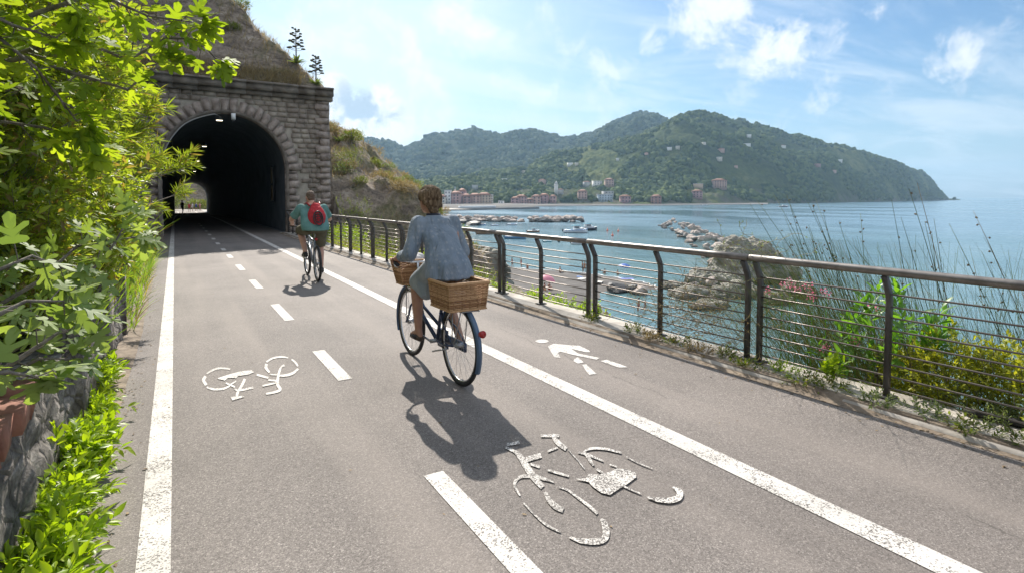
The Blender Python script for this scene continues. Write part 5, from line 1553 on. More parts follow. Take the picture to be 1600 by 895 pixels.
a_, b_ = Vector(ground(640, 330.5, SEA)), Vector(ground(838, 326.5, SEA))
mb = MB(); d_ = (b_ - a_); mb.box((a_ + b_) / 2 + Vector((0, 0, .8)), (d_.length, 9, 2.4), Matrix.Rotation(math.atan2(d_.y, d_.x), 3, 'Z'))
o = mb.build('deck', noisy('mole', (.16, .155, .15), (.26, .25, .24), .05), pr_); o.data.transform(Matrix.Translation(-pr_.location))
mb = MB(); a2 = a_.lerp(b_, .35); b2 = a_.lerp(b_, .62)
mb.box((a2 + b2) / 2 + Vector((0, 0, 2.9)), ((b2 - a2).length, 5, 2.2), Matrix.Rotation(math.atan2(d_.y, d_.x), 3, 'Z'))
o = mb.build('parapet', M['white'], pr_); o.data.transform(Matrix.Translation(-pr_.location))

wall_cols = {'pink': (.52, .22, .18), 'salmon': (.60, .30, .20), 'rose': (.46, .20, .20), 'cream': (.62, .52, .38), 'white': (.72, .70, .66), 'ochre': (.60, .38, .20), 'blue': (.35, .48, .58), 'grey': (.42, .42, .42), 'brick': (.40, .17, .12)}
WM = {k: mat('plaster_' + k, tuple(c * .55 + .45 * sum(v) / 3 * .9 for c in v), .9) for k, v in wall_cols.items()}
roof_m = noisy('roof_tiles', (.26, .12, .08), (.36, .18, .12), .3); roof_w = mat('pale_roof', (.62, .62, .62), .7)
def house(px, pyb, wpx, hpx, colr, label, roof='tile', rot=None, shore=False, storeys=None):
    """house whose base sits on the slope seen at the pixel"""
    h_ = hit(hill_bvh, px, pyb)
    if shore or h_ is None:
        d = to_dir(px, pyb); tt = (SEA + 1.4 - 1.6) / d[2]; h_ = Vector(CAM + d * tt)
        if h_.length > 2500: h_ = Vector(CAM + to_dir(px, 321) * 1000)
    Z = float(np.dot(np.array(h_) - CAM, cF)); W_ = wpx / 880 * Z; H_ = hpx / 880 * Z
    D_ = min(W_, 14) * .9
    o = empty('house', h_, -YAW + (random.uniform(-.35, .35) if rot is None else rot)); tag(o, label, 'house', 'houses of the town and the hill across the bay')
    mb = MB(); wh = H_ * (.78 if roof == 'tile' else .94)
    mb.box((0, D_ * .1, wh / 2 - 2), (W_, D_, wh + 4)); mb.build('wall', WM[colr], o)
    mb = MB()
    if roof == 'tile':
        e = W_ * .06; V = [(-W_ / 2 - e, D_ * .1 - D_ / 2 - e, wh), (W_ / 2 + e, D_ * .1 - D_ / 2 - e, wh), (W_ / 2 + e, D_ * .6 + e, wh), (-W_ / 2 - e, D_ * .6 + e, wh), (-W_ * .22, D_ * .1, H_), (W_ * .22, D_ * .1, H_)]
        mb.add(V, [(0, 1, 5, 4), (1, 2, 5), (2, 3, 4, 5), (3, 0, 4), (3, 2, 1, 0)])
    else: mb.box((0, D_ * .1, wh + H_ * .04), (W_ * 1.06, D_ * 1.06, H_ * .07))
    mb.build('roof', roof_m if roof == 'tile' else roof_w, o)
    nf = max(1, int(wh / 3.4)); nw = max(2, int(W_ / 4.5))
    if hpx > 7 or wpx > 14:
        for i in range(min(nf, 4)):
            for j in range(min(nw, 6)):
                mb = MB(); mb.box((-W_ / 2 + W_ * (j + .5) / min(nw, 6), D_ * .1 - D_ / 2 - .06, wh * (i + .55) / min(nf, 4)), (W_ / min(nw, 6) * .34, .2, wh / min(nf, 4) * .48))
                mb.build('window', M['glass_dark'], o)
    return o
HS = [
 (690, 322, 12, 16, 'cream', 'cream house at the left end of the town, just right of the woman', 'tile'), (700, 320, 9, 20, 'white', 'tall white house above the left end of the town', 'flat'),
 (712, 321, 16, 20, 'pink', 'pink block left of centre in the town behind the mole', 'tile'), (722, 317, 10, 20, 'rose', 'dark rose house behind the pink block', 'tile'), (729, 323, 12, 18, 'brick', 'brick red house beside the pink block', 'tile'),
 (742, 321, 16, 17, 'salmon', 'salmon block right of the brick red house', 'tile'), (757, 321, 18, 18, 'ochre', 'long ochre block at the right end of the old town', 'tile'), (766, 320, 8, 14, 'cream', 'small cream house at the end of the long ochre block', 'flat'),
 (783, 322, 7, 7, 'white', 'tiny white building on the strand right of the old town', 'flat'), (805, 321, 12, 12, 'rose', 'rose house left of the middle strand row', 'tile'), (815, 320, 14, 14, 'pink', 'pink house in the middle strand row', 'tile'),
 (827, 321, 10, 10, 'brick', 'low brick red house in the middle strand row', 'tile'), (838, 320, 12, 14, 'salmon', 'salmon house right of the middle strand row', 'tile'), (850, 318, 12, 14, 'rose', 'rose house under the church tower', 'tile'), (864, 317, 9, 11, 'pink', 'narrow pink house just below the church tower', 'tile'),
 (910, 311, 13, 13, 'salmon', 'salmon villa alone right of the church tower', 'tile'), (945, 315, 20, 10, 'blue', 'pale blue terraced building by the water', 'flat'), (950, 307, 14, 7, 'grey', 'grey terrace above the pale blue building', 'flat'), (952, 291, 12, 11, 'salmon', 'salmon house high above the pale blue building', 'tile'), (933, 292, 12, 8, 'white', 'white house left of the high salmon house', 'flat'),
 (917, 290, 9, 6, 'grey', 'small grey house on the slope above the salmon villa', 'tile'), (847, 287, 11, 6, 'salmon', 'long low salmon house up the slope left of the church tower', 'tile'), (977, 317, 14, 11, 'rose', 'rose house by the water right of the blue terraces', 'tile'),
 (1025, 319, 15, 13, 'brick', 'brick coloured house at the water below the coast road', 'tile'), (1089, 309, 14, 11, 'rose', 'rose house near the water below the red-roofed villa', 'tile'), (1124, 294, 19, 13, 'salmon', 'red-roofed villa standing alone on the lower headland', 'tile'), (1091, 293, 12, 5, 'ochre', 'low ochre house left of the red-roofed villa', 'flat'),
 (1046, 234, 8, 4, 'white', 'left of two small white houses high on the headland', 'flat'), (1059, 232, 7, 4, 'cream', 'right of two small white houses high on the headland', 'flat'), (1127, 237, 10, 6, 'salmon', 'salmon farmhouse midway up the headland', 'tile'), (1167, 229, 11, 5, 'white', 'long white house midway up the headland', 'flat'), (1170, 214, 8, 4, 'white', 'small white house highest on the headland', 'flat'),
 (1124, 250, 9, 5, 'cream', 'cream farmhouse below the salmon farmhouse', 'flat'), (1100, 226, 6, 4, 'cream', 'tiny cream hut left of the salmon farmhouse', 'flat'), (1223, 231, 9, 5, 'white', 'lone white house right of the long white one', 'tile'), (1277, 260, 10, 5, 'brick', 'brick red house on the right shoulder of the headland', 'tile'), (1312, 253, 8, 4, 'white', 'farthest right white house on the headland', 'flat'), (1303, 269, 7, 4, 'salmon', 'small salmon hut below the brick red house', 'tile'),
 (788, 284, 7, 4, 'white', 'tiny white house up the slope above the strand', 'flat'), (742, 295, 8, 5, 'grey', 'tiny grey house above the left end of the town', 'flat'), (891, 258, 9, 4, 'white', 'white house high on the middle slope', 'flat'), (901, 258, 6, 4, 'cream', 'cream house beside the high white one', 'flat'), (780, 254, 8, 4, 'cream', 'cream hut high on the left slope', 'flat'), (965, 250, 6, 3, 'white', 'tiny white hut on the slope above the salmon house', 'flat'),
 (818, 270, 6, 4, 'cream', 'tiny cream hut above the long low salmon house', 'flat'), (876, 302, 8, 6, 'grey', 'grey house right under the church tower', 'tile'), (1150, 262, 6, 4, 'salmon', 'tiny salmon hut above the red-roofed villa', 'tile'), (1010, 242, 6, 4, 'salmon', 'tiny salmon hut left of the two white houses', 'tile'),
]
for h_ in HS:
    kk = .82 if h_[1] < 275 else 1.08
    o = house(h_[0], h_[1], h_[2] * kk, h_[3] * kk * 1.03, h_[4], h_[5], h_[6])
    HOUSE_AT.append((o.location.x, o.location.y, h_[2] / 880 * math.hypot(o.location.x, o.location.y)))
# church tower
h_ = hit(hill_bvh, 869, 303) or Vector(CAM + to_dir(869, 320) * 1000)
Z = float(np.dot(np.array(h_) - CAM, cF)); k_ = Z / 880
ct = empty('church_tower', h_, -YAW); tag(ct, 'white bell tower with a small dome standing over the town', 'church')
mb = MB(); mb.box((0, 0, 6 * k_), (5.5 * k_, 5.5 * k_, 13 * k_ + 4)); mb.build('tower', WM['white'], ct)
mb = MB(); mb.box((0, 0, 13 * k_), (6.4 * k_, 6.4 * k_, .8 * k_)); mb.box((0, 0, 15 * k_), (4.2 * k_, 4.2 * k_, 3.6 * k_)); mb.build('belfry', WM['white'], ct)
for s_ in (-1, 1):
    mb = MB(); mb.box((s_ * 1.0 * k_, -2.13 * k_, 15 * k_), (1.0 * k_, .1 * k_, 2.2 * k_)); mb.build('opening', M['glass_dark'], ct)
mb = MB(); mb.ball((0, 0, 16.9 * k_), (1.7 * k_, 1.7 * k_, 2.0 * k_)); mb.tube([(0, 0, 18 * k_), (0, 0, 20.5 * k_)], .22 * k_, 6); mb.build('dome', M['steel'], ct)
h_ = hit(hill_bvh, 711, 303)
cs = empty('church', h_ if h_ else Vector(CAM + to_dir(711, 315) * 900), -YAW); tag(cs, 'slim pale spire rising from the left end of the town', 'church')
k_ = cs.location.length / 880
mb = MB(); mb.box((0, 0, 3 * k_), (3 * k_, 3 * k_, 9 * k_)); mb.build('tower', WM['cream'], cs)
mb = MB(); mb.tube([(0, 0, 7.5 * k_), (0, 0, 12 * k_)], [1.5 * k_, .1 * k_], 8); mb.build('spire', M['steel'], cs)
HOUSE_AT += [(ct.location.x, ct.location.y, 8 * ct.location.length / 880), (cs.location.x, cs.location.y, 6 * cs.location.length / 880)]
forest('forest', PA, 34000, 6.2, 4, -.10, M['forest'])
forest('far_forest', PB, 18000, 10, 6, -.2, M['forest_far'])
# coast road ramp by the water
cr_ = MB(); a_, b_ = Vector(ground(1030, 319.5, SEA)), Vector(ground(1090, 318.5, SEA)); cr_.box((a_ + b_) / 2 + Vector((0, 0, 4)), ((b_ - a_).length, 6, 3), Matrix.Rotation(math.atan2((b_ - a_).y, (b_ - a_).x), 3, 'Z'))
tag(cr_.build('sea_wall', M['concrete']), 'pale retaining wall of the coast road right of the brick coloured house', 'wall')

# ------------------------------------------------------------------ boats
def hull(mb, L, W_, H_, z0=0):
    n = 11; rows = []
    for i in range(n):
        t = i / (n - 1); y = (t - .5) * L
        w_ = W_ / 2 * min(1, (1.0 - max(0, t - .45) ** 2.2 * 3.75 if t > .45 else .88 + .12 * t / .45)); w_ = max(w_, .02)
        sh = H_ * (1 + .45 * max(0, t - .5) ** 1.6 * 2)
        rows.append([(-w_, y, z0 + sh), (-w_ * .72, y, z0 + .12 * H_), (0, y, z0 - .25 * H_ + (.3 * H_ * max(0, t - .8) * 5)), (w_ * .72, y, z0 + .12 * H_), (w_, y, z0 + sh), (w_ * .9, y, z0 + sh), (w_ * .86, y, z0 + sh * .72), (-w_ * .86, y, z0 + sh * .72), (-w_ * .9, y, z0 + sh)])
    V = [v for r in rows for v in r]; m_ = 9
    F = [(i * m_ + k, i * m_ + (k + 1) % m_, (i + 1) * m_ + (k + 1) % m_, (i + 1) * m_ + k) for i in range(n - 1) for k in range(m_)]
    F.append(tuple(range(m_))[::-1]); F.append(tuple((n - 1) * m_ + k for k in range(m_))); mb.add(V, F)
boat_cols = {'white': mat('boat_white', (.75, .77, .8), .35), 'blue': mat('boat_blue', (.12, .3, .55), .35), 'wood': mat('boat_wood', (.30, .17, .09), .5), 'dark': mat('boat_dark', (.05, .06, .08), .4), 'turq': mat('boat_turquoise', (.2, .5, .6), .4)}
def boat(px, py, wpx, colr, label, cabin=False, mast=False, ang=0.0, engine=True):
    c = gat(px, py); Z = float(np.dot(np.array(c) - CAM, cF)); L = wpx / 880 * Z
    o = empty('boat', c, -YAW + math.pi / 2 * -1 + ang); tag(o, label, 'boat', 'boats moored in the bay')
    W_ = L * .34; H_ = L * .11
    mb = MB(); hull(mb, L, W_, H_); mb.build('hull', boat_cols[colr], o)
    mb = MB(); mb.tube([(-W_ * .44, -L * .45, H_ * 1.02), (-W_ * .5, 0, H_ * 1.02), (-W_ * .38, L * .3, H_ * 1.1), (0, L * .5, H_ * 1.45), (W_ * .38, L * .3, H_ * 1.1), (W_ * .5, 0, H_ * 1.02), (W_ * .44, -L * .45, H_ * 1.02)], H_ * .12, 5); mb.build('gunwale', boat_cols['white' if colr != 'white' else 'blue'], o)
    if cabin:
        mb = MB(); mb.box((0, L * .05, H_ * 1.8), (W_ * .6, L * .26, H_ * 1.5)); mb.box((0, L * .22, H_ * 1.35), (W_ * .5, L * .18, H_ * .7)); mb.build('cabin', boat_cols['white'], o)
        mb = MB(); mb.box((0, L * .05, H_ * 2.1), (W_ * .62, L * .2, H_ * .5)); mb.build('windscreen', M['glass_dark'], o)
        mb = MB(); mb.box((0, L * .02, H_ * 2.75), (W_ * .66, L * .34, H_ * .16)); mb.build('canopy', boat_cols['turq'], o)
    else:
        for q in (-.2, .1):
            mb = MB(); mb.box((0, L * q, H_ * .85), (W_ * .8, L * .06, H_ * .12)); mb.build('bench', boat_cols['wood'], o)
    if mast:
        mb = MB(); mb.tube([(0, 0, H_), (0, 0, H_ * 6)], H_ * .08, 5); mb.build('mast', M['steel'], o)
    if engine:
        mb = MB(); mb.box((0, -L * .52, H_ * .9), (W_ * .16, L * .05, H_ * 1.0)); mb.build('motor', M['darkgrey'], o)
boat(899, 364, 38, 'white', 'white motor boat with a blue cabin canopy, front of the two boats in mid bay', True)
boat(917, 360, 34, 'dark', 'dark hulled cabin boat just behind the white motor boat', True, False, .25)
boat(905, 382, 26, 'white', 'white rowing boat left of the doubled posts, below the handrail', False, False, .1)
boat(833, 363, 20, 'wood', 'wooden boat with a dark canopy left of the white motor boat', True)
boat(812, 368, 12, 'turq', 'small turquoise dinghy left of the wooden boat', False)
boat(757, 366, 26, 'wood', 'low brown boat moored just above the handrail near the woman', False, False, .1)
boat(805, 373, 34, 'blue', 'blue boat lying low behind the handrail', False, False, -.05)
boat(855, 378, 14, 'turq', 'pale blue pedal boat by the single rail post', False)
boat(1224, 324, 14, 'dark', 'lone dark motor boat far out in front of the headland', True, False, .05, False)
boat(800, 352, 16, 'white', 'white boat against the middle of the breakwater', False, False, 0)
boat(773, 353, 12, 'white', 'white boat beside the breakwater, left of the middle one', False, True)
boat(753, 352, 12, 'blue', 'blue boat beside the left part of the breakwater', False, True, .1)
boat(708, 345, 12, 'white', 'white boat partly hidden by the woman at the end of the breakwater', False, True)
boat(1101, 321.5, 8, 'white', 'tiny white sailing boat by the shore of the headland', False, True)
for k, (px, py, c_, lb) in enumerate(((949, 361, (.8, .2, .12), 'orange buoy right of the two cabin boats'), (957, 369, (.8, .2, .12), 'orange buoy nearest, below the others'), (966, 362, (.8, .3, .2), 'red buoy farthest right of the cabin boats'), (873, 378, (.05, .05, .06), 'dark buoy near the rowing boat'))):
    b0 = gat(px, py); mb = MB(); mb.ball((0, 0, .25), (.38, .38, .38), None, 10, 8); mb.tube([(0, 0, .6), (0, 0, 1.3)], [.1, .06], 6); tag(mb.build('buoy', mat('buoy_paint', c_, .4), None, True, b0), lb, 'buoy', 'buoys in the bay')

# ------------------------------------------------------------------ people: generic figure
def bend(a, b, l1, l2, hint):
    """joint between a and b with limb lengths l1, l2 bending towards hint"""
    a, b, hint = Vector(a), Vector(b), Vector(hint)
    d = (b - a); L = min(d.length, (l1 + l2) * .999); u = d.normalized()
    x = (l1 * l1 - l2 * l2 + L * L) / (2 * L); h = math.sqrt(max(l1 * l1 - x * x, 0))
    p = hint - u * hint.dot(u); p.normalize()
    return a + u * x + p * h
def small_person(pose, k):
    """bather about 1.7 m tall, feet at z 0"""
    mb = MB(); sw = MB()
    if pose == 'stand' or pose == 'walk':
        st = .12 if pose == 'walk' else .0
        for s in (-1, 1):
            hip, an = Vector((.09 * s, 0, .88)), Vector((.11 * s, st * s, .07)); kn = bend(hip, an, .43, .41, (0, 1, 0))
            mb.cone(hip, .085, kn, .055); mb.cone(kn, .055, an, .035); mb.cone(an, .035, an + Vector((0, .14, -.03)), .03)
            sh = Vector((.17 * s, 0, 1.38)); ha = Vector((.27 * s, .10 + st * -s, .82)) if k % 2 else Vector((.22 * s, .26, 1.15)); el = bend(sh, ha, .28, .26, (s * .5, -1, 0))
            mb.cone(sh, .05, el, .038); mb.cone(el, .038, ha, .028); mb.ball(ha, .04)
        mb.loft([((0, 0, .86), (.15, 0, 0), (0, .10, 0)), ((0, 0, 1.02), (.135, 0, 0), (0, .09, 0)), ((0, 0, 1.25), (.165, 0, 0), (0, .11, 0)), ((0, 0, 1.42), (.15, 0, 0), (0, .08, 0)), ((0, 0, 1.47), (.05, 0, 0), (0, .05, 0))])
        sw.loft([((0, 0, .76), (.17, 0, 0), (0, .12, 0)), ((0, 0, .88), (.168, 0, 0), (0, .118, 0)), ((0, 0, .99), (.15, 0, 0), (0, .105, 0))])
        hz = 1.6
    else:
        for s in (-1, 1):
            hip, an = Vector((.10 * s, 0, .10)), Vector((.12 * s, .62, .05)); kn = bend(hip, an, .43, .41, (0, 0, 1))
            mb.cone(hip, .09, kn, .055); mb.cone(kn, .055, an, .035); mb.cone(an, .035, an + Vector((0, .12, .05)), .03)
            sh = Vector((.17 * s, -.06, .60)); ha = Vector((.12 * s, .32, .38)); el = bend(sh, ha, .28, .26, (s, -.5, -.5))
            mb.cone(sh, .05, el, .038); mb.cone(el, .038, ha, .028)
        mb.loft([((0, 0, .02), (.17, 0, 0), (0, .13, 0)), ((0, -.02, .24), (.14, 0, 0), (0, .10, 0)), ((0, -.05, .48), (.17, 0, 0), (0, .11, 0)), ((0, -.05, .64), (.15, 0, 0), (0, .08, 0)), ((0, -.04, .69), (.05, 0, 0), (0, .05, 0))])
        sw.loft([((0, 0, .0), (.185, 0, 0), (0, .15, 0)), ((0, -.01, .16), (.165, 0, 0), (0, .12, 0))])
        hz = .82
    mb.cone((0, 0, hz - .18), .05, (0, .01, hz - .06), .05); mb.ball((0, .015, hz), (.075, .095, .115))
    mb.ball((0, .105, hz - .01), (.014, .02, .02))
    return mb, sw, hz
hair_m = mat('dark_hair', (.05, .035, .025), .7)
fig_cache = {}
def bather(px, py, pose, colr, label, loc=None, rz=None, group='bathers on the beach', z=None, scale=1.0, mskin='skin_w'):
    key = pose
    if key not in fig_cache:
        mb, sw, hz = small_person(pose, len(fig_cache))
        b0 = mb.skin('person', M['skin_w'], None, .022, 2); bm_ = b0.data; bpy.data.objects.remove(b0)
        sm_ = sw.mesh('swimwear', True); hm = MB(); hm.ball((0, -.012, hz + .035), (.086, .10, .10), None, 12, 8)
        fig_cache[key] = (bm_, sm_, hm.mesh('hair', True))
    bm_, sm_, hm = fig_cache[key]
    if loc is None:
        h_ = hit(beach_bvh, px, py)
        if h_ is None or h_.z < SEA - .5: h_ = gat(px, py, -.5)
        loc = h_
    o = link('person', bm_, None, None, loc, rz if rz is not None else random.uniform(0, 6.28)); o.scale = (scale,) * 3
    tag(o, label, 'person', group)
    s_ = link('swimwear', sm_.copy(), None, o); s_.data.materials.clear(); s_.data.materials.append(mat('cloth', colr, .8))
    h2 = link('hair', hm.copy(), None, o); h2.data.materials.clear(); h2.data.materials.append(hair_m)
    return o
bather(766, 412, 'walk', (.05, .05, .1), 'bather wading at the left end of the waterline, left of its neighbour')
bather(773, 413, 'stand', (.3, .05, .05), 'bather wading at the left end of the waterline, right of its neighbour')
bather(789, 414, 'walk', (.04, .04, .05), 'bather half behind the doubled rail post')
bather(800, 418, 'walk', (.05, .08, .2), 'bather in dark shorts at the waterline left of the tallest one')
bather(814, 418, 'stand', (.6, .1, .1), 'tall bather standing with feet in the water')
bather(824, 420, 'sit', (.05, .05, .06), 'person crouching at the waterline right of the tall bather')
bather(910, 425, 'stand', (.05, .1, .15), 'bather standing at the waterline just left of the doubled posts')
bather(913.5, 425.5, 'walk', (.6, .25, .1), 'second bather standing close beside the one at the doubled posts')
bather(875, 426, 'sit', (.05, .05, .05), 'dark figure sitting on the gravel near the water')
bather(945, 429, 'sit', (.5, .2, .1), 'person sitting left of the blue parasol')
bather(965, 431, 'sit', (.1, .3, .6), 'person sitting on a towel under the blue parasol')
bather(858, 452, 'sit', (.6, .05, .05), 'person in red sitting under the pink parasol')
bather(851, 453, 'sit', (.9, .5, .1), 'person leaning back left under the pink parasol')
bather(998, 489, 'stand', (.3, .05, .08), 'bather standing in the tide pool', None, .5)
bather(1008, 487, 'stand', (.1, .1, .2), 'smaller bather in the tide pool, right of the taller one', None, 1.5, 'bathers on the beach', None, .75)
bather(947, 497, 'sit', (.1, .1, .1), 'bather sitting in the water in front of the doubled posts')
def parasol(px, py, colr, label, tilt=0.1, r=1.05):
    h_ = hit(beach_bvh, px, py) or gat(px, py)
    o = empty('parasol', h_); o.rotation_euler = (tilt, tilt * .6, 0); tag(o, label, 'parasol')
    mb = MB(); mb.tube([(0, 0, -.2), (0, 0, 2.0)], .025, 6); mb.build('pole', M['white'], o)
    V = [(0, 0, 2.1)]; F = []
    ng = 8
    for i, (rr, z) in enumerate(((.45 * r, 2.0), (.8 * r, 1.82), (r, 1.62))):
        for k in range(ng * 2):
            a = math.pi * k / ng; q = rr * (1 if k % 2 == 0 else .95); V.append((q * math.cos(a), q * math.sin(a), z - (0 if k % 2 == 0 else .03)))
    n_ = ng * 2
    for k in range(n_): F.append((0, 1 + k, 1 + (k + 1) % n_))
    for i in range(2):
        for k in range(n_): F.append((1 + i * n_ + k, 1 + (i + 1) * n_ + k, 1 + (i + 1) * n_ + (k + 1) % n_, 1 + i * n_ + (k + 1) % n_))
    mb = MB(); mb.add(V, F); mb.build('canopy', leaf_mat('parasol_cloth', colr, colr, .4, (1.2, 1.2, 1.2)), o)
    for k in range(8):
        a = math.pi * k / 4; mb = MB(); mb.tube([(0, 0, 1.75), (.85 * r * math.cos(a), .85 * r * math.sin(a), 1.76)], .01, 4); mb.build('rib', M['steel'], o)
parasol(850, 455, (.80, .35, .45), 'pink and white parasol open on the beach, seen through the rods', .25, 1.05)
parasol(974, 433, (.12, .22, .60), 'blue parasol open near the right end of the beach', .1, 1.05)
for px, py, w_, c_, lb in ((909, 436, 1.6, (.75, .74, .7), 'pale towel on the gravel left of the doubled posts'), (936, 441, 1.5, (.72, .68, .6), 'cream towel beside the doubled posts'), (976, 436, 2.6, (.2, .25, .6), 'blue towels spread below the blue parasol'), (905, 433, .8, (.15, .25, .5), 'small blue bag left lying on the gravel')):
    h_ = hit(beach_bvh, px, py) or gat(px, py)
    mb = MB(); n_ = 6
    V = [((i / 5 - .5) * w_, (j / 5 - .5) * .9, .06 + .05 * random.random()) for j in range(6) for i in range(6)]
    mb.add(V, [(j * 6 + i, j * 6 + i + 1, (j + 1) * 6 + i + 1, (j + 1) * 6 + i) for j in range(5) for i in range(5)])
    tag(mb.build('beach_towel', mat('towel', c_, .9), None, True, h_, random.uniform(0, 3)), lb, 'towel')
# people beyond the tunnel
for k, (x, y, c_, lb, sc_) in enumerate(((.95, 100, (.02, .02, .02), 'dark silhouette in the left of the far tunnel opening', 1.25), (2.3, 122, (.5, .05, .08), 'person in red beyond the far tunnel opening', 1.0), (2.9, 126, (.7, .7, .7), 'person in white beyond the far tunnel opening', 1.0), (3.6, 128, (.05, .1, .3), 'person in blue beyond the far tunnel opening', 1.0), (4.3, 130, (.5, .2, .3), 'rightmost person beyond the far tunnel opening', 1.0))):
    o = bather(0, 0, 'walk', c_, lb, (x, y, road_c(y)[1]), random.uniform(0, 6), 'people far down the tunnel', None, sc_)
    mb = MB(); mb.loft([((0, 0, .85), (.19, 0, 0), (0, .14, 0)), ((0, 0, 1.2), (.19, 0, 0), (0, .14, 0)), ((0, 0, 1.44), (.16, 0, 0), (0, .10, 0))]); mb.build('shirt', mat('shirt_cloth', c_, .9), o)

# ------------------------------------------------------------------ bicycles
M['frame_blue'] = mat('frame_navy', (.035, .055, .11), .3, .2)
M['guard_blue'] = mat('mudguard_blue', (.09, .14, .22), .3, .3)
M['frame_grey'] = mat('frame_silver', (.22, .25, .28), .35, .5)
M['saddle'] = mat('saddle_black', (.02, .02, .022), .5)
M['red'] = mat('red_plastic', (.35, .02, .02), .3)
def wicker_mat():
    m = mat('wicker', (.42, .24, .11), .65); t, b = mnt(m)
    g = t.n('ShaderNodeNewGeometry')
    c = t.ramp(t.math('ADD', t.math('MULTIPLY', g.outputs['Random Per Island'], .6), t.math('MULTIPLY', t.noise(geo_pos(t), 40, 3), .4)), [(.2, (.30, .15, .065)), (.5, (.50, .29, .14)), (.8, (.66, .42, .23))])
    t.l(c, b.inputs['Base Color'])
    tr = t.n('ShaderNodeBsdfTranslucent'); t.l(c, tr.inputs[0]); mx = t.n('ShaderNodeMixShader'); mx.inputs[0].default_value = .18
    t.l(b.outputs[0], mx.inputs[1]); t.l(tr.outputs[0], mx.inputs[2]); t.l(mx.outputs[0], t.nt.nodes['Material Output'].inputs[0])
    return m
M['wicker'] = wicker_mat()
def wheel(parent, y, r, tyre=.019, nsp=28, steer=0.0):
    """wheel with tyre, rim, spokes and hub, in the YZ plane at x 0"""
    circ = lambda rr, n: [(0, rr * math.cos(a), rr * math.sin(a)) for a in np.linspace(0, 2 * math.pi, n + 1)[:-1]]
    w_ = link('wheel', None, None, parent, (0, y, r)); w_.rotation_euler = (0, 0, steer)
    mb = MB(); mb.tube(circ(r - tyre, 56), tyre, 8, False, True); mb.build('tyre', M['black'], w_, True)
    mb = MB(); mb.tube(circ(r - tyre * 2 - .004, 48), .010, 6, False, True); mb.build('rim', M['chrome'], w_, True)
    mb = MB()
    for k in range(nsp):
        a = 2 * math.pi * k / nsp; s_ = 1 if k % 2 else -1; ah = a + (.5 if k % 4 < 2 else -.5)
        mb.tube([(s_ * .028, .022 * math.cos(ah), .022 * math.sin(ah)), (0, (r - .045) * math.cos(a), (r - .045) * math.sin(a))], .0013, 4, False)
    sp_ = mb.build('spokes', M['chrome'], w_); sp_['kind'] = 'stuff'
    mb = MB(); mb.tube([(-.035, 0, 0), (.035, 0, 0)], .022, 10); mb.tube([(-.06, 0, 0), (.06, 0, 0)], .008, 8); mb.build('hub', M['steel'], w_)
    return w_
def basket(parent, name, c, top, bot, h, label, rows=20, stakes=34):
    """woven basket: horizontal strands running in and out of upright stakes"""
    def ring(t, off=0, n=None):
        n = n or stakes * 2
        sx, sy = [bot[i] + (top[i] - bot[i]) * t for i in (0, 1)]
        per = []
        for k in range(n):
            s = k / n * 2 * (sx + sy)
            if s < sx: p = (-sx / 2 + s, -sy / 2, (0, -1))
            elif s < sx + sy: p = (sx / 2, -sy / 2 + (s - sx), (1, 0))
            elif s < 2 * sx + sy: p = (sx / 2 - (s - sx - sy), sy / 2, (0, 1))
            else: p = (-sx / 2, sy / 2 - (s - 2 * sx - sy), (-1, 0))
            o_ = off[k % len(off)] if hasattr(off, '__len__') else off
            per.append((p[0] + p[2][0] * o_, p[1] + p[2][1] * o_, t * h))
        return per
    mb = MB()
    for i in range(rows):
        t = (i + .5) / rows; s_ = 1 if i % 2 else -1
        mb.tube(ring(t, [.0045 * s_, 0, -.0045 * s_, 0]), h / rows * .47, 5, False, True)
    for k in range(0, stakes * 2, 2):
        a = ring(0)[k]; b_ = ring(1)[k]; mb.tube([a, b_], .0035, 4)
    b_ = mb.build(name, M['wicker'], parent, True, c); b_['label'] = label
    mb = MB()
    for dz, o_ in ((-.002, .006), (.008, .0), (.004, -.007)): mb.tube([(p[0], p[1], p[2] + dz) for p in ring(1, o_, 60)], .008, 6, False, True)
    mb.tube([(p[0], p[1], p[2]) for p in ring(0, .002, 60)], .008, 6, False, True); mb.build('basket_rim', M['wicker'], b_, True)
    mb = MB(); mb.box((0, 0, .01), (bot[0] - .01, bot[1] - .01, .01)); mb.build('basket_floor', M['wicker'], b_)
    return b_
def tubes(parent, name, lst, m, smooth=True):
    mb = MB()
    for pts, r in lst: mb.tube(pts, r, 10)
    return mb.build(name, m, parent, smooth)
def guard(parent, y, r, a0, a1, m, wd=.026):
    mb = MB(); V = []; n = 26
    for i in range(n):
        a = RAD(a0 + (a1 - a0) * i / (n - 1))
        for x, dr in ((-wd, -.012), (-wd * .6, .004), (0, .010), (wd * .6, .004), (wd, -.012)): V.append((x, y + (r + .028 + dr) * math.cos(a), r + (r + .028 + dr) * math.sin(a)))
    F = [(i * 5 + k, i * 5 + k + 1, (i + 1) * 5 + k + 1, (i + 1) * 5 + k) for i in range(n - 1) for k in range(4)]
    mb.add(V, F); return mb.build('mudguard', m, parent, True)

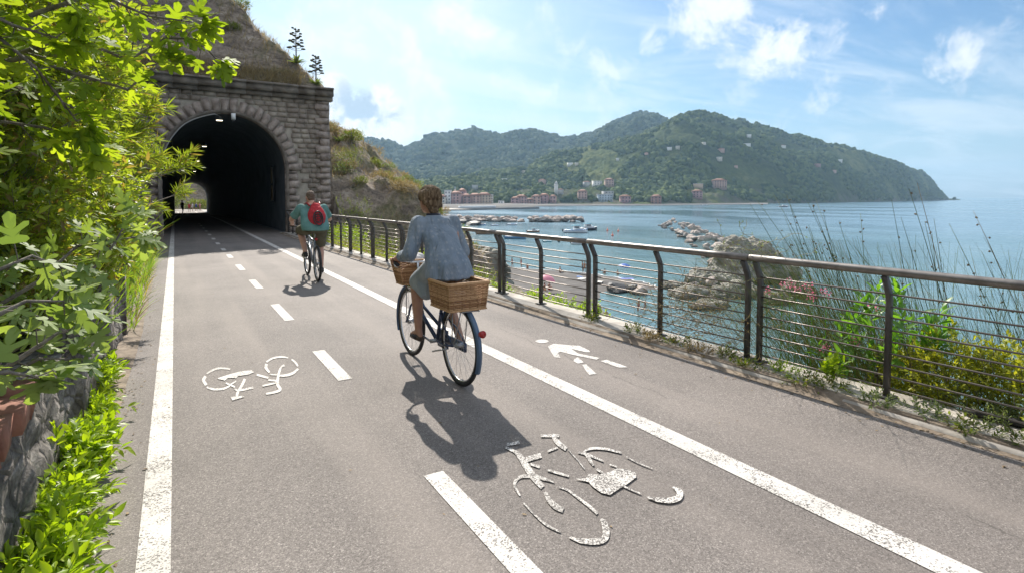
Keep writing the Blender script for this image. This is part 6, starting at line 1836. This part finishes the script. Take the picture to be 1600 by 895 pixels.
# city bicycle of the woman
def city_bike(loc, rz):
    b = empty('city_bicycle', loc, rz); tag(b, 'dark blue city bicycle with wicker baskets front and rear, ridden by the woman', 'bicycle')
    r = .345; fa = 1.11
    wheel(b, 0, r); fw = wheel(b, fa, r)
    BB = (0, .46, .29)
    fr = tubes(b, 'frame', [([(0, .98, .62), (0, .80, .46), BB], .019), ([(0, .96, .70), (0, .78, .55), (0, .42, .44)], .016), ([BB, (0, .30, .80)], .016), ([(0, 1.00, .56), (0, .935, .80)], .020),
        ([(.01, .38, .56), (.055, .18, .46), (.06, 0, r)], .008), ([(-.01, .38, .56), (-.055, .18, .46), (-.06, 0, r)], .008), ([(.02, .44, .29), (.058, .2, .31), (.06, 0, r)], .009), ([(-.02, .44, .29), (-.058, .2, .31), (-.06, 0, r)], .009)], M['frame_blue'])
    tubes(b, 'fork', [([(0, 1.0, .58), (.045, 1.01, .52), (.05, 1.05, .42), (.052, fa, r)], .011), ([(0, 1.0, .58), (-.045, 1.01, .52), (-.05, 1.05, .42), (-.052, fa, r)], .011)], M['frame_blue'])
    tubes(b, 'seat_post', [([(0, .30, .78), (0, .275, .90)], .013)], M['chrome'])
    mb = MB(); mb.loft([((0, .13, .93), (.01, 0, 0), (0, 0, .02)), ((0, .16, .93), (.10, 0, 0), (0, 0, .03)), ((0, .24, .93), (.105, 0, 0), (0, 0, .033)), ((0, .32, .93), (.04, 0, 0), (0, 0, .025)), ((0, .42, .925), (.02, 0, 0), (0, 0, .02)), ((0, .43, .925), (.005, 0, 0), (0, 0, .006))]); mb.build('saddle', M['saddle'], b, True)
    hb = tubes(b, 'handlebar', [([(0, .935, .78), (0, .915, .96)], .013), ([(-.30, .70, .985), (-.29, .82, 1.0), (-.20, .92, .99), (-.05, .93, .965), (.05, .93, .965), (.20, .92, .99), (.29, .82, 1.0), (.30, .70, .985)], .011)], M['chrome'])
    for s in (-1, 1):
        tubes(hb, 'grip', [([(.30 * s, .66, .98), (.295 * s, .79, .998)], .017)], M['saddle'])
        tubes(hb, 'brake_lever', [([(.28 * s, .85, .985), (.27 * s, .82, .95), (.28 * s, .72, .945)], .005)], M['chrome'])
    guard(b, 0, r, 20, 205, M['guard_blue']); guard(b, fa, r, -25, 150, M['guard_blue'])
    tubes(b, 'rack', [([(.06, .02, r), (.075, -.02, .66)], .005), ([(-.06, .02, r), (-.075, -.02, .66)], .005), ([(-.075, -.22, .67), (-.075, .25, .67)], .006), ([(.075, -.22, .67), (.075, .25, .67)], .006), ([(-.075, -.2, .67), (.075, -.2, .67)], .006), ([(-.075, .2, .67), (.075, .2, .67)], .006), ([(-.085, -.20, .67), (-.10, -.15, .5), (-.062, -.01, .36)], .005)], M['steel'])
    # drive
    mb = MB(); mb.box((.055, .24, .315), (.022, .50, .075)); mb.box((.056, .46, .30), (.026, .19, .17)); mb.build('chain_case', M['frame_blue'], b)
    cr = MB(); L = .17
    ca = RAD(8)
    for s, sg in ((-1, 1), (1, -1)): cr.tube([(s * .07, BB[1], BB[2]), (s * .085, BB[1] + sg * L * math.cos(ca), BB[2] + sg * L * math.sin(ca) * 1)], .010, 7)
    cr.tube([(-.07, BB[1], BB[2]), (.07, BB[1], BB[2])], .02, 10); cr.build('crank', M['steel'], b)
    for s, sg in ((-1, 1), (1, -1)):
        mb = MB(); mb.box((s * .135, BB[1] + sg * L * math.cos(ca), BB[2] + sg * L * math.sin(ca)), (.09, .09, .022)); mb.build('pedal', M['saddle'], b)
    mb = MB(); mb.tube([(0, -.385, .52), (0, -.42, .525)], [.024, .030], 14); mb.build('rear_reflector', M['red'], b)
    mb = MB(); mb.tube([(0, 1.02, .70), (0, 1.10, .70)], [.025, .04], 12); mb.build('headlight', M['chrome'], b)
    tubes(b, 'kickstand', [([(-.07, .10, .30), (-.12, .30, .24)], .007)], M['steel'])
    basket(b, 'rear_basket', (-.02, -.02, .685), (.37, .42), (.33, .38), .215, 'large rectangular wicker basket on the rear rack', 20, 40)
    basket(b, 'front_basket', (0, 1.08, .74), (.36, .27), (.26, .19), .235, 'tapered wicker basket on the handlebar', 20, 28)
    tubes(b, 'basket_strut', [([(.05, fa, r), (.06, 1.08, .74)], .005), ([(-.05, fa, r), (-.06, 1.08, .74)], .005)], M['steel'])
    return b
BX, BY = 2.055, 4.31
city_bike((BX, BY, 0), 0.012)

# things in the front basket
bag = MB(); bag.ball((0, 0, .06), (.13, .09, .07), None, 14, 8); bag.ball((.06, .02, .10), (.07, .06, .04), None, 12, 8)
tag(bag.skin('cloth_bag', noisy('bag_cloth', (.45, .43, .42), (.62, .60, .58), 20), None, .008, 2, None, (BX, BY + 1.08, .90)), 'pale crumpled cloth bag in the front wicker basket', 'bag')

# mountain bike of the man
def mountain_bike(loc, rz):
    b = empty('mountain_bicycle', loc, rz); tag(b, 'grey mountain bicycle ridden by the man with the red backpack', 'bicycle')
    r = .34; fa = 1.08
    wheel(b, 0, r, .025); wheel(b, fa, r, .025)
    BB = (0, .43, .30)
    tubes(b, 'frame', [([BB, (0, .24, .82)], .017), ([BB, (0, .93, .72)], .022), ([(0, .27, .74), (0, .90, .82)], .018), ([(0, .935, .68), (0, .90, .86)], .021),
        ([(.012, .27, .74), (.06, 0, r)], .009), ([(-.012, .27, .74), (-.06, 0, r)], .009), ([(.02, .41, .30), (.06, 0, r)], .010), ([(-.02, .41, .30), (-.06, 0, r)], .010)], M['frame_grey'])
    tubes(b, 'fork', [([(0, .945, .69), (.062, .96, .66), (.065, fa, r)], .017), ([(0, .945, .69), (-.062, .96, .66), (-.065, fa, r)], .017)], M['steel'])
    tubes(b, 'seat_post', [([(0, .24, .80), (0, .20, .93)], .013)], M['steel'])
    mb = MB(); mb.loft([((0, .06, .96), (.01, 0, 0), (0, 0, .02)), ((0, .09, .96), (.075, 0, 0), (0, 0, .028)), ((0, .15, .96), (.075, 0, 0), (0, 0, .03)), ((0, .24, .955), (.03, 0, 0), (0, 0, .022)), ((0, .34, .95), (.015, 0, 0), (0, 0, .018))]); mb.build('saddle', M['saddle'], b, True)
    hb = tubes(b, 'handlebar', [([(0, .90, .85), (0, .90, .95), (0, .96, .99)], .014), ([(-.33, .92, 1.03), (-.12, .96, 1.0), (.12, .96, 1.0), (.33, .92, 1.03)], .012)], M['darkgrey'])
    for s in (-1, 1): tubes(hb, 'grip', [([(.34 * s, .915, 1.03), (.22 * s, .94, 1.018)], .018)], M['saddle'])
    cr = MB(); L = .17; ca = RAD(62)
    for s, sg in ((-1, 1), (1, -1)): cr.tube([(s * .07, BB[1], BB[2]), (s * .085, BB[1] + sg * L * math.cos(ca), BB[2] + sg * L * math.sin(ca))], .010, 7)
    cr.tube([(.045, BB[1], BB[2]), (.052, BB[1], BB[2])], .085, 20); cr.build('crank', M['darkgrey'], b)
    for s, sg in ((-1, 1), (1, -1)):
        mb = MB(); mb.box((s * .135, BB[1] + sg * L * math.cos(ca), BB[2] + sg * L * math.sin(ca)), (.09, .09, .022)); mb.build('pedal', M['saddle'], b)
    tubes(b, 'chain', [([(.05, .43, .385), (.05, 0, r + .04)], .005), ([(.05, .43, .215), (.05, 0, r - .04)], .005)], M['darkgrey'])
    mb = MB(); mb.tube([(0, .12, .80), (0, .09, .80)], [.028, .028], 12); mb.build('tail_light', M['red'], b)
    return b
MX, MY = 2.31, 11.10
mountain_bike((MX, MY, 0), -.02)

# ------------------------------------------------------------------ cyclists
def hand(mb, c, s, u, v):
    """closed hand round a grip at c: u along the fingers' wrap (forward/down), v along the grip; five fingers"""
    c, u, v = Vector(c), Vector(u).normalized(), Vector(v).normalized(); w_ = u.cross(v)
    mb.ball(c + Vector((0, -.015, .022)), (.040, .045, .022), None, 12, 8)
    for k, (o_, L) in enumerate(((-.030, .9), (-.010, 1.05), (.010, 1.0), (.030, .8))):
        b0 = c + v * o_ + Vector((0, .010, .026)); b1 = b0 + Vector((0, .030 * L, -.008)); b2 = b1 + Vector((0, .004, -.032 * L)); b3 = b2 + Vector((0, -.022 * L, -.008))
        mb.cone(b0, .0105, b1, .010, 8); mb.cone(b1, .010, b2, .009, 8); mb.cone(b2, .009, b3, .008, 8)
    t0 = c + Vector((-s * .030, -.02, .012)); t1 = t0 + Vector((-s * .014, .028, -.016)); t2 = t1 + Vector((s * .006, .020, -.012))
    mb.cone(t0, .013, t1, .011, 8); mb.cone(t1, .011, t2, .009, 8)
def head(mb, c, yaw, k=1.0, tilt=0.0):
    """head with skull, jaw, nose, ears, brow and chin; looks along +Y turned by yaw"""
    R_ = Matrix.Rotation(yaw, 3, 'Z') @ Matrix.Rotation(tilt, 3, 'X')
    P_ = lambda x, y, z: Vector(c) + R_ @ (Vector((x, y, z)) * k)
    mb.ball(P_(0, -.008, .025), (.076 * k, .094 * k, .088 * k), R_, 18, 12)
    mb.ball(P_(0, .018, -.045), (.060 * k, .070 * k, .062 * k), R_, 16, 10)
    mb.ball(P_(0, .055, -.088), (.028 * k, .024 * k, .020 * k), R_, 10, 8)
    mb.cone(P_(0, .088, .018), .008 * k, P_(0, .108, -.022), .013 * k, 8)
    mb.ball(P_(0, .080, -.058), (.024 * k, .012 * k, .007 * k), R_, 10, 6)
    mb.ball(P_(-.03, .078, .022), (.018 * k, .012 * k, .010 * k), R_, 8, 6); mb.ball(P_(.03, .078, .022), (.018 * k, .012 * k, .010 * k), R_, 8, 6)
    for s in (-1, 1):
        mb.ball(P_(.078 * s, -.005, -.010), (.010 * k, .018 * k, .032 * k), R_ @ Matrix.Rotation(.25 * s, 3, 'Z'), 10, 8)
    return P_
def eyes(P_, parent, k):
    mb = MB()
    for s in (-1, 1): mb.ball(P_(.031 * s, .086, .008), .0095 * k, None, 8, 6)
    return mb.build('eyes', M['white'], parent, True)

def tunic_mat():
    m = mat('chambray', (.17, .22, .29), .9, 0, .2); t, b = mnt(m)
    v = pos(t, 'Object')
    vo = t.n('ShaderNodeTexVoronoi'); vo.inputs['Scale'].default_value = 21; vo.inputs['Randomness'].default_value = .45; t.l(v, vo.inputs['Vector'])
    dot_ = t.rng(vo.outputs['Distance'], .20, .34, 1, 0, True)
    base = t.ramp(t.noise(v, 6, 5, .6), [(.35, (.205, .265, .335)), (.65, (.29, .345, .41))])
    t.l(t.mix(t.math('MULTIPLY', dot_, .42), base, (.46, .48, .52)), b.inputs['Base Color'])
    wv = t.noise(v, 260, 2, .5)
    fold = t.n('ShaderNodeMapping'); fold.inputs['Scale'].default_value = (7, 7, 1.4); t.l(v, fold.inputs[0])
    h = t.math('ADD', t.math('MULTIPLY', t.noise(fold.outputs[0], 1.6, 4, .55, .6), 1.0), t.math('MULTIPLY', wv, .03))
    bump(t, b, h, 1.0, .06)
    b.inputs['Sheen Weight'].default_value = .2
    tr = t.n('ShaderNodeBsdfTranslucent'); t.l(base, tr.inputs[0]); mx = t.n('ShaderNodeMixShader'); mx.inputs[0].default_value = .18
    t.l(b.outputs[0], mx.inputs[1]); t.l(tr.outputs[0], mx.inputs[2]); t.l(mx.outputs[0], t.nt.nodes['Material Output'].inputs[0])
    return m
def cloth_mat(name, c1, c2, sc=6, fs=.7, stretch=(6, 6, 1.6)):
    m = mat(name, c1, .9, 0, .2); t, b = mnt(m); v = pos(t, 'Object')
    t.l(t.ramp(t.noise(v, sc, 5, .6), [(.35, c1), (.65, c2)]), b.inputs['Base Color'])
    mp_ = t.n('ShaderNodeMapping'); mp_.inputs['Scale'].default_value = stretch; t.l(v, mp_.inputs[0])
    bump(t, b, t.noise(mp_.outputs[0], 1.6, 4, .55, .6), fs, .035); return m

def folds(seed, amp, fr=(9, 9, 2.2)):
    return lambda co: (fbm(co[:, 0] * fr[0], co[:, 1] * fr[1], co[:, 2] * fr[2], 3, seed) * amp)

def woman():
    o_loc = (BX, BY, 0)
    mb = MB()
    pel = Vector((0, .25, 1.00))
    # legs
    for s, ank in ((-1, Vector((-.135, .600, .375))), (1, Vector((.135, .265, .335)))):
        hip = Vector((.09 * s, .28, .985)); kn = bend(hip, ank, .45, .43, (0, 1, .25))
        kn.x = .125 * s
        mb.cone(hip, .095, kn, .058, 16); mb.ball(kn, .058)
        calf = kn.lerp(ank, .32) + Vector((0, -.022, 0))
        mb.cone(kn, .052, calf, .056); mb.cone(calf, .056, ank, .034); mb.ball(ank, .036)
        toe = ank + Vector((.005 * s, .13, -.065)); heel = ank + Vector((0, -.045, -.055))
        mb.cone(ank, .034, heel, .027); mb.cone(ank + Vector((0, .02, -.03)), .036, toe, .024); mb.cone(heel, .027, toe, .024)
    # torso
    sh_c = Vector((-.025, .43, 1.365))
    mb.loft([(pel + Vector((0, -.02, -.10)), (.10, 0, 0), (0, .08, 0)), (pel + Vector((0, -.01, -.04)), (.175, 0, 0), (0, .125, 0)), (pel + Vector((0, .0, .05)), (.18, 0, 0), (0, .13, .02)), (Vector((0, .30, 1.16)), (.145, 0, 0), (0, .10, .01)),
             (Vector((0, .36, 1.29)), (.165, 0, 0), (0, .105, .02)), (sh_c, (.165, 0, 0), (0, .08, .02)), (Vector((-.03, .45, 1.415)), (.09, 0, 0), (0, .06, .0)), (Vector((-.035, .465, 1.45)), (.05, 0, 0), (0, .05, 0))], 24)
    mb.cone((-.03, .46, 1.42), .052, (-.05, .505, 1.50), .047)
    arms = []
    for s in (-1, 1):
        sh = Vector((.165 * s - .025, .43, 1.365)); gr = Vector((.298 * s, .715, 1.01)); wr = gr + Vector((-.01 * s, -.065, .045))
        el = bend(sh, wr, .285, .265, (s * .25, -.2, -.8) if s > 0 else (s * .35, -.2, -.85)); arms.append((s, sh, el, wr))
        mb.cone(sh, .055, el, .040); mb.cone(el, .040, wr, .027); mb.cone(wr, .027, gr + Vector((0, -.02, .03)), .028); hand(mb, gr, s, (0, 1, 0), (1, 0, 0))
    hc = Vector((-.060, .525, 1.570))
    P_ = head(mb, hc, RAD(14), 1.0, RAD(-6))
    body = mb.skin('person', M['skin_w'], None, .0062, 4, None, o_loc)
    tag(body, 'woman in a blue spotted tunic riding the city bicycle away from the camera', 'person')
    eyes(P_, body, 1.0)
    # tunic with sleeves
    tb = MB()
    tb.loft([(Vector((0, .20, .895)), (.218, 0, 0), (0, .165, .0)), (Vector((0, .215, .93)), (.222, 0, 0), (0, .168, 0)), (pel + Vector((0, -.015, .05)), (.205, 0, 0), (0, .158, .02)), (Vector((-.01, .295, 1.17)), (.168, 0, 0), (0, .13, .01)),
             (Vector((-.02, .365, 1.29)), (.178, 0, 0), (0, .13, .02)), (sh_c + Vector((0, -.005, .01)), (.172, 0, 0), (0, .10, .02)), (Vector((-.03, .445, 1.415)), (.112, 0, 0), (0, .078, .0)), (Vector((-.033, .46, 1.445)), (.060, 0, 0), (0, .06, 0))], 28)
    for s, sh, el, wr in arms:
        tb.cone(sh, .076, el, .068); cuff = el.lerp(wr, .78); tb.cone(el, .068, cuff, .050); tb.tube([cuff, el.lerp(wr, .86)], [.052, .049], 14)
    tb.ball((-.025, .43, 1.365), (.185, .10, .072))
    tb.skin('tunic', tunic_mat(), body, .0085, 5, lambda co: fbm(co[:, 0] * 8, co[:, 1] * 8, co[:, 2] * 2.6, 3, 3) * .020 + np.cos(co[:, 0] * 62) * .005 * sstep(1.22, 1.0, co[:, 2]) * sstep(.30, .15, co[:, 1]))
    # skirt
    sk = MB()
    for s, ank in ((-1, Vector((-.135, .600, .375))), (1, Vector((.135, .265, .335)))):
        hip = Vector((.09 * s, .28, .985)); kn = bend(hip, ank, .45, .43, (0, 1, .25)); kn.x = .125 * s
        sk.cone(hip, .118, kn.lerp(hip, .12), .084, 16)
        if s == -1:
            k2 = kn.lerp(hip, .15); sk.cone(k2, .084, k2.lerp(Vector((-.10, .42, .72)), .8), .075)
            sk.tube([Vector((-.10, .50, .88)), Vector((-.09, .47, .80)), Vector((-.085, .45, .71))], [.10, .10, .088], 14)
        else: sk.tube([Vector((.10, .46, .85)), Vector((.095, .45, .76))], [.10, .09], 14)
    sk.loft([((0, .22, .88), (.17, 0, 0), (0, .13, 0)), ((0, .25, 1.02), (.19, 0, 0), (0, .14, 0))])
    sk.skin('skirt', cloth_mat('skirt_cloth', (.24, .29, .33), (.34, .38, .41)), body, .0085, 5, folds(9, .007))
    # hair: loosely gathered with a bun
    R_ = Matrix.Rotation(RAD(14), 3, 'Z')
    hh = MB()
    hh.ball(P_(0, -.020, .040), (.094, .108, .098), R_, 20, 14)
    hh.ball(P_(0, -.072, -.015), (.082, .058, .085), R_, 16, 10)
    hh.ball(P_(-.05, -.05, .04), (.062, .07, .07), R_, 14, 10); hh.ball(P_(.05, -.05, .03), (.06, .07, .07), R_, 14, 10)
    hh.ball(P_(-.065, -.02, .055), (.045, .05, .05), R_, 12, 8); hh.ball(P_(0, -.09, .06), (.055, .045, .05), R_, 12, 8)
    hh.ball(P_(0, -.075, -.085), (.055, .035, .05), R_, 12, 8); hh.ball(P_(-.045, -.085, .055), (.05, .045, .042), R_, 12, 8); hh.ball(P_(.02, -.085, .085), (.055, .045, .035), R_, 12, 8)
    for k in range(26):
        a = random.uniform(-2.6, -.5); e = P_(.10 * math.cos(a), .085 * math.sin(a) - .02, random.uniform(-.06, .08)); hh.ball(e, random.uniform(.014, .028), None, 8, 6)
    hm = mat('hair_brown', (.10, .055, .028), .8, 0, .15); t, b = mnt(hm)
    mp_ = t.n('ShaderNodeMapping'); mp_.inputs['Scale'].default_value = (60, 60, 9); t.l(pos(t), mp_.inputs[0])
    n_ = t.noise(mp_.outputs[0], 1, 4, .6, 1.0); t.l(t.ramp(n_, [(.3, (.05, .034, .021)), (.52, (.14, .095, .058)), (.70, (.36, .265, .17))]), b.inputs['Base Color']); bump(t, b, n_, 1.0, .012)
    ho = hh.skin('hair', hm, body, .006, 2, lambda co: fbm(co[:, 0] * 30, co[:, 1] * 30, co[:, 2] * 12, 3, 4) * .006)
    # locks lying over the hair
    lk = MB()
    for k in range(330):
        a0 = random.uniform(-3.3, .2); pts = []
        for q in range(6):
            t = q / 5; ph = .35 + t * random.uniform(1.6, 1.9); a = a0 + t * .35 * math.sin(k)
            pts.append(P_(.098 * math.sin(ph) * math.cos(a), .118 * math.sin(ph) * math.sin(a) - .024, .04 + .104 * math.cos(ph) + .002 * math.sin(k * 3 + q * 2)))
        lk.tube(pts, [.0018, .003, .0034, .003, .0024, .0008], 4, False)
    lk.build('hair_locks', hm, ho)['kind'] = 'stuff'
    # fly-away strands
    st = MB()
    for k in range(70):
        a = random.uniform(0, 6.28); z_ = random.uniform(-.08, .11); c0 = P_(.088 * math.cos(a), .10 * math.sin(a) - .02, z_); d0 = (c0 - Vector(hc)).normalized() + Vector(rdir(1)[0]) * .8
        st.tube([c0, c0 + d0 * .018, c0 + d0 * .030 + Vector((0, 0, -.012))], .0011, 3, False)
    st.build('loose_hair', hm, ho)['kind'] = 'stuff'
    # sandals
    for s, ank in ((-1, Vector((-.135, .600, .375))), (1, Vector((.135, .265, .335)))):
        sb = MB(); toe = ank + Vector((.005 * s, .135, -.078)); heel = ank + Vector((0, -.045, -.072))
        sb.cone(heel, .032, toe, .031, 12); sb.cone(heel + Vector((0, .01, .015)), .034, ank + Vector((0, .06, -.055)), .036)
        sb.skin('shoe', noisy('brown_shoe', (.045, .032, .025), (.09, .065, .05), 20), body, .007, 2)
    wb = MB(); s, sh, el, wr = arms[0]; d0 = (wr - el).normalized(); wb.tube([el.lerp(wr, .90), el.lerp(wr, .95)], [.031, .030], 12); wb.build('bracelet', M['bark'], body, True)
    cl = MB(); cl.tube([(.058 * math.cos(a) - .034, .462 + .055 * math.sin(a), 1.446) for a in np.linspace(0, 2 * math.pi, 18)[:-1]], .011, 6, False, True); cl.build('collar', mat('navy_collar', (.02, .025, .04), .8), body, True)
    return body
woman()

def man():
    o_loc = (MX, MY, 0)
    mb = MB(); legs = []
    for s, ank in ((-1, Vector((-.135, .455, .545))), (1, Vector((.135, .315, .245)))):
        hip = Vector((.11 * s, .17, 1.02)); kn = bend(hip, ank, .47, .44, (0, 1, .2)); kn.x = (.19 if s < 0 else .15) * s
        legs.append((s, hip, kn, ank))
        mb.cone(hip, .115, kn, .070, 16); calf = kn.lerp(ank, .35) + Vector((0, -.025, 0))
        mb.cone(kn, .066, calf, .066); mb.cone(calf, .066, ank, .042); mb.ball(ank, .042)
        toe = ank + Vector((.005 * s, .15, -.075)); heel = ank + Vector((0, -.05, -.065)); mb.cone(heel, .03, toe, .028); mb.cone(ank, .04, toe, .03)
    sh_c = Vector((-.01, .38, 1.40))
    mb.loft([(Vector((0, .12, .94)), (.13, 0, 0), (0, .10, 0)), (Vector((0, .14, 1.0)), (.22, 0, 0), (0, .16, 0)), (Vector((0, .18, 1.10)), (.23, 0, 0), (0, .18, .02)), (Vector((0, .26, 1.25)), (.22, 0, 0), (0, .15, .02)), (sh_c, (.21, 0, 0), (0, .11, .02)), (Vector((0, .40, 1.46)), (.12, 0, 0), (0, .08, 0)), (Vector((0, .42, 1.50)), (.06, 0, 0), (0, .06, 0))], 24)
    mb.cone((0, .41, 1.46), .066, (-.01, .46, 1.54), .060)
    arms = []
    for s in (-1, 1):
        sh = Vector((.215 * s, .38, 1.39)); gr = Vector((.29 * s, .925, 1.035)); wr = gr + Vector((.015 * s, -.07, .045))
        wr.x = .29 * s; el = bend(sh, wr, .31, .33, (s * .75, -.1, -.6)); arms.append((s, sh, el, wr))
        mb.cone(sh, .068, el, .050); mb.cone(el, .050, wr, .032); mb.cone(wr, .032, gr + Vector((0, -.02, .03)), .032); hand(mb, gr, s, (0, 1, 0), (1, 0, 0))
    hc = Vector((-.015, .49, 1.605)); P_ = head(mb, hc, RAD(8), 1.06, RAD(-5))
    body = mb.skin('person', M['skin_m'], None, .0085, 3, None, o_loc)
    tag(body, 'heavily built man in a teal t-shirt and khaki shorts cycling towards the tunnel', 'person')
    eyes(P_, body, 1.0)
    tb = MB()
    tb.loft([(Vector((0, .12, .97)), (.25, 0, 0), (0, .185, 0)), (Vector((0, .15, 1.06)), (.262, 0, 0), (0, .205, .02)), (Vector((0, .24, 1.24)), (.25, 0, 0), (0, .175, .02)), (sh_c, (.235, 0, 0), (0, .13, .02)), (Vector((0, .40, 1.455)), (.14, 0, 0), (0, .09, 0)), (Vector((0, .415, 1.48)), (.08, 0, 0), (0, .07, 0))], 28)
    for s, sh, el, wr in arms: tb.cone(sh, .088, sh.lerp(el, .6), .076); tb.tube([sh.lerp(el, .5), sh.lerp(el, .78)], [.080, .082], 14)
    tb.ball((0, .37, 1.40), (.235, .12, .075))
    tb.skin('t_shirt', cloth_mat('teal_cotton', (.10, .22, .205), (.15, .29, .27)), body, .011, 4, folds(5, .010))
    sh_ = MB()
    for s, hip, kn, ank in legs: sh_.cone(hip, .135, kn.lerp(hip, .18), .105, 16); sh_.tube([kn.lerp(hip, .35), kn.lerp(hip, .06)], [.112, .108], 14)
    sh_.loft([((0, .13, .93), (.20, 0, 0), (0, .15, 0)), ((0, .14, 1.04), (.24, 0, 0), (0, .18, 0))])
    sh_.skin('shorts', cloth_mat('khaki', (.085, .08, .055), (.14, .13, .09)), body, .011, 4, folds(6, .007))
    R_ = Matrix.Rotation(RAD(8), 3, 'Z'); hh = MB()
    hh.ball(P_(0, -.020, .036), (.085, .102, .090), R_, 18, 12); hh.ball(P_(0, -.055, -.02), (.074, .055, .06), R_, 14, 10)
    hh.skin('hair', noisy('hair_greying', (.10, .07, .05), (.20, .14, .10), 60, .8, .8, .01), body, .009, 2, lambda co: fbm(co[:, 0] * 40, co[:, 1] * 40, co[:, 2] * 40, 2, 4) * .004)
    for s, hip, kn, ank in legs:
        sb = MB(); toe = ank + Vector((.005 * s, .16, -.09)); heel = ank + Vector((0, -.055, -.08)); sb.cone(heel, .042, toe, .040, 12); sb.cone(heel + Vector((0, .01, .03)), .046, ank + Vector((0, .06, -.05)), .045)
        sb.skin('shoe', M['saddle'], body, .009, 2)
        sl = MB(); sl.cone(heel + Vector((0, 0, -.028)), .030, toe + Vector((0, 0, -.024)), .030, 10); sl.build('sole', M['white'], body, True)
    wt = MB(); s, sh, el, wr = arms[0]; wt.tube([el.lerp(wr, .90), el.lerp(wr, .96)], [.038, .037], 12); wt.build('wrist_watch', M['white'], body, True)
    # backpack
    bp_ = empty('backpack', (MX, MY, 0)); tag(bp_, 'red backpack with a dark cord loop worn by the man', 'backpack')
    pb = MB(); T_ = Matrix.Rotation(RAD(-24), 3, 'X')
    pb.ball((.02, .10, 1.24), (.165, .115, .235), T_, 20, 14); pb.ball((.02, .13, 1.15), (.17, .12, .15), T_, 18, 12); pb.ball((.02, .20, 1.42), (.10, .08, .08), T_, 14, 10)
    pk = pb.skin('bag', cloth_mat('red_nylon', (.36, .025, .035), (.52, .05, .06), 8, .9, (9, 9, 4)), bp_, .011, 3, folds(8, .010, (12, 12, 8)))
    cd = MB(); ctr = Vector((.02, -.045, 1.20))
    T2 = Matrix.Rotation(RAD(-24), 3, 'X')
    for rr, ro_ in ((1, .012), (.62, .010)):
        cd.tube([ctr + T2 @ Vector((.085 * rr * math.cos(a), -.018 + .02 * abs(math.cos(a)) ** 2 * rr, .145 * rr * math.sin(a))) for a in np.linspace(0, 2 * math.pi, 26)[:-1]], ro_, 6, False, True)
    for k in range(4): cd.tube([ctr + T2 @ Vector((-.06, -.02, -.08 + .05 * k)), ctr + T2 @ Vector((.06, -.02, -.05 + .05 * k))], .006, 5)
    cd.build('cord', M['saddle'], bp_, True)
    for s in (-1, 1):
        st = MB(); st.tube([(.09 * s, .19, 1.44), (.12 * s, .30, 1.50), (.13 * s, .42, 1.47), (.15 * s, .51, 1.38), (.17 * s, .47, 1.25)], .018, 6); st.build('strap', M['red'], bp_, True)
    hl = MB(); hl.tube([(-.03, .22, 1.47), (0, .20, 1.52), (.04, .22, 1.47)], .008, 6); hl.build('handle', M['red'], bp_, True)
man()

# ------------------------------------------------------------------ haze over the bay
hz = MB(); hz.box((2500, 3600, 225), (15000, 12600, 482))
hm_ = bpy.data.materials.new('haze_air'); hm_.use_nodes = True; hm_.node_tree.nodes.clear()
pv = hm_.node_tree.nodes.new('ShaderNodeVolumePrincipled'); pv.inputs['Color'].default_value = (.48, .74, 1.0, 1); pv.inputs['Density'].default_value = 1.25e-4; pv.inputs['Anisotropy'].default_value = .2
ho_ = hm_.node_tree.nodes.new('ShaderNodeOutputMaterial'); hm_.node_tree.links.new(pv.outputs[0], ho_.inputs['Volume'])
hzo = hz.build('haze', hm_); hzo['kind'] = 'stuff'
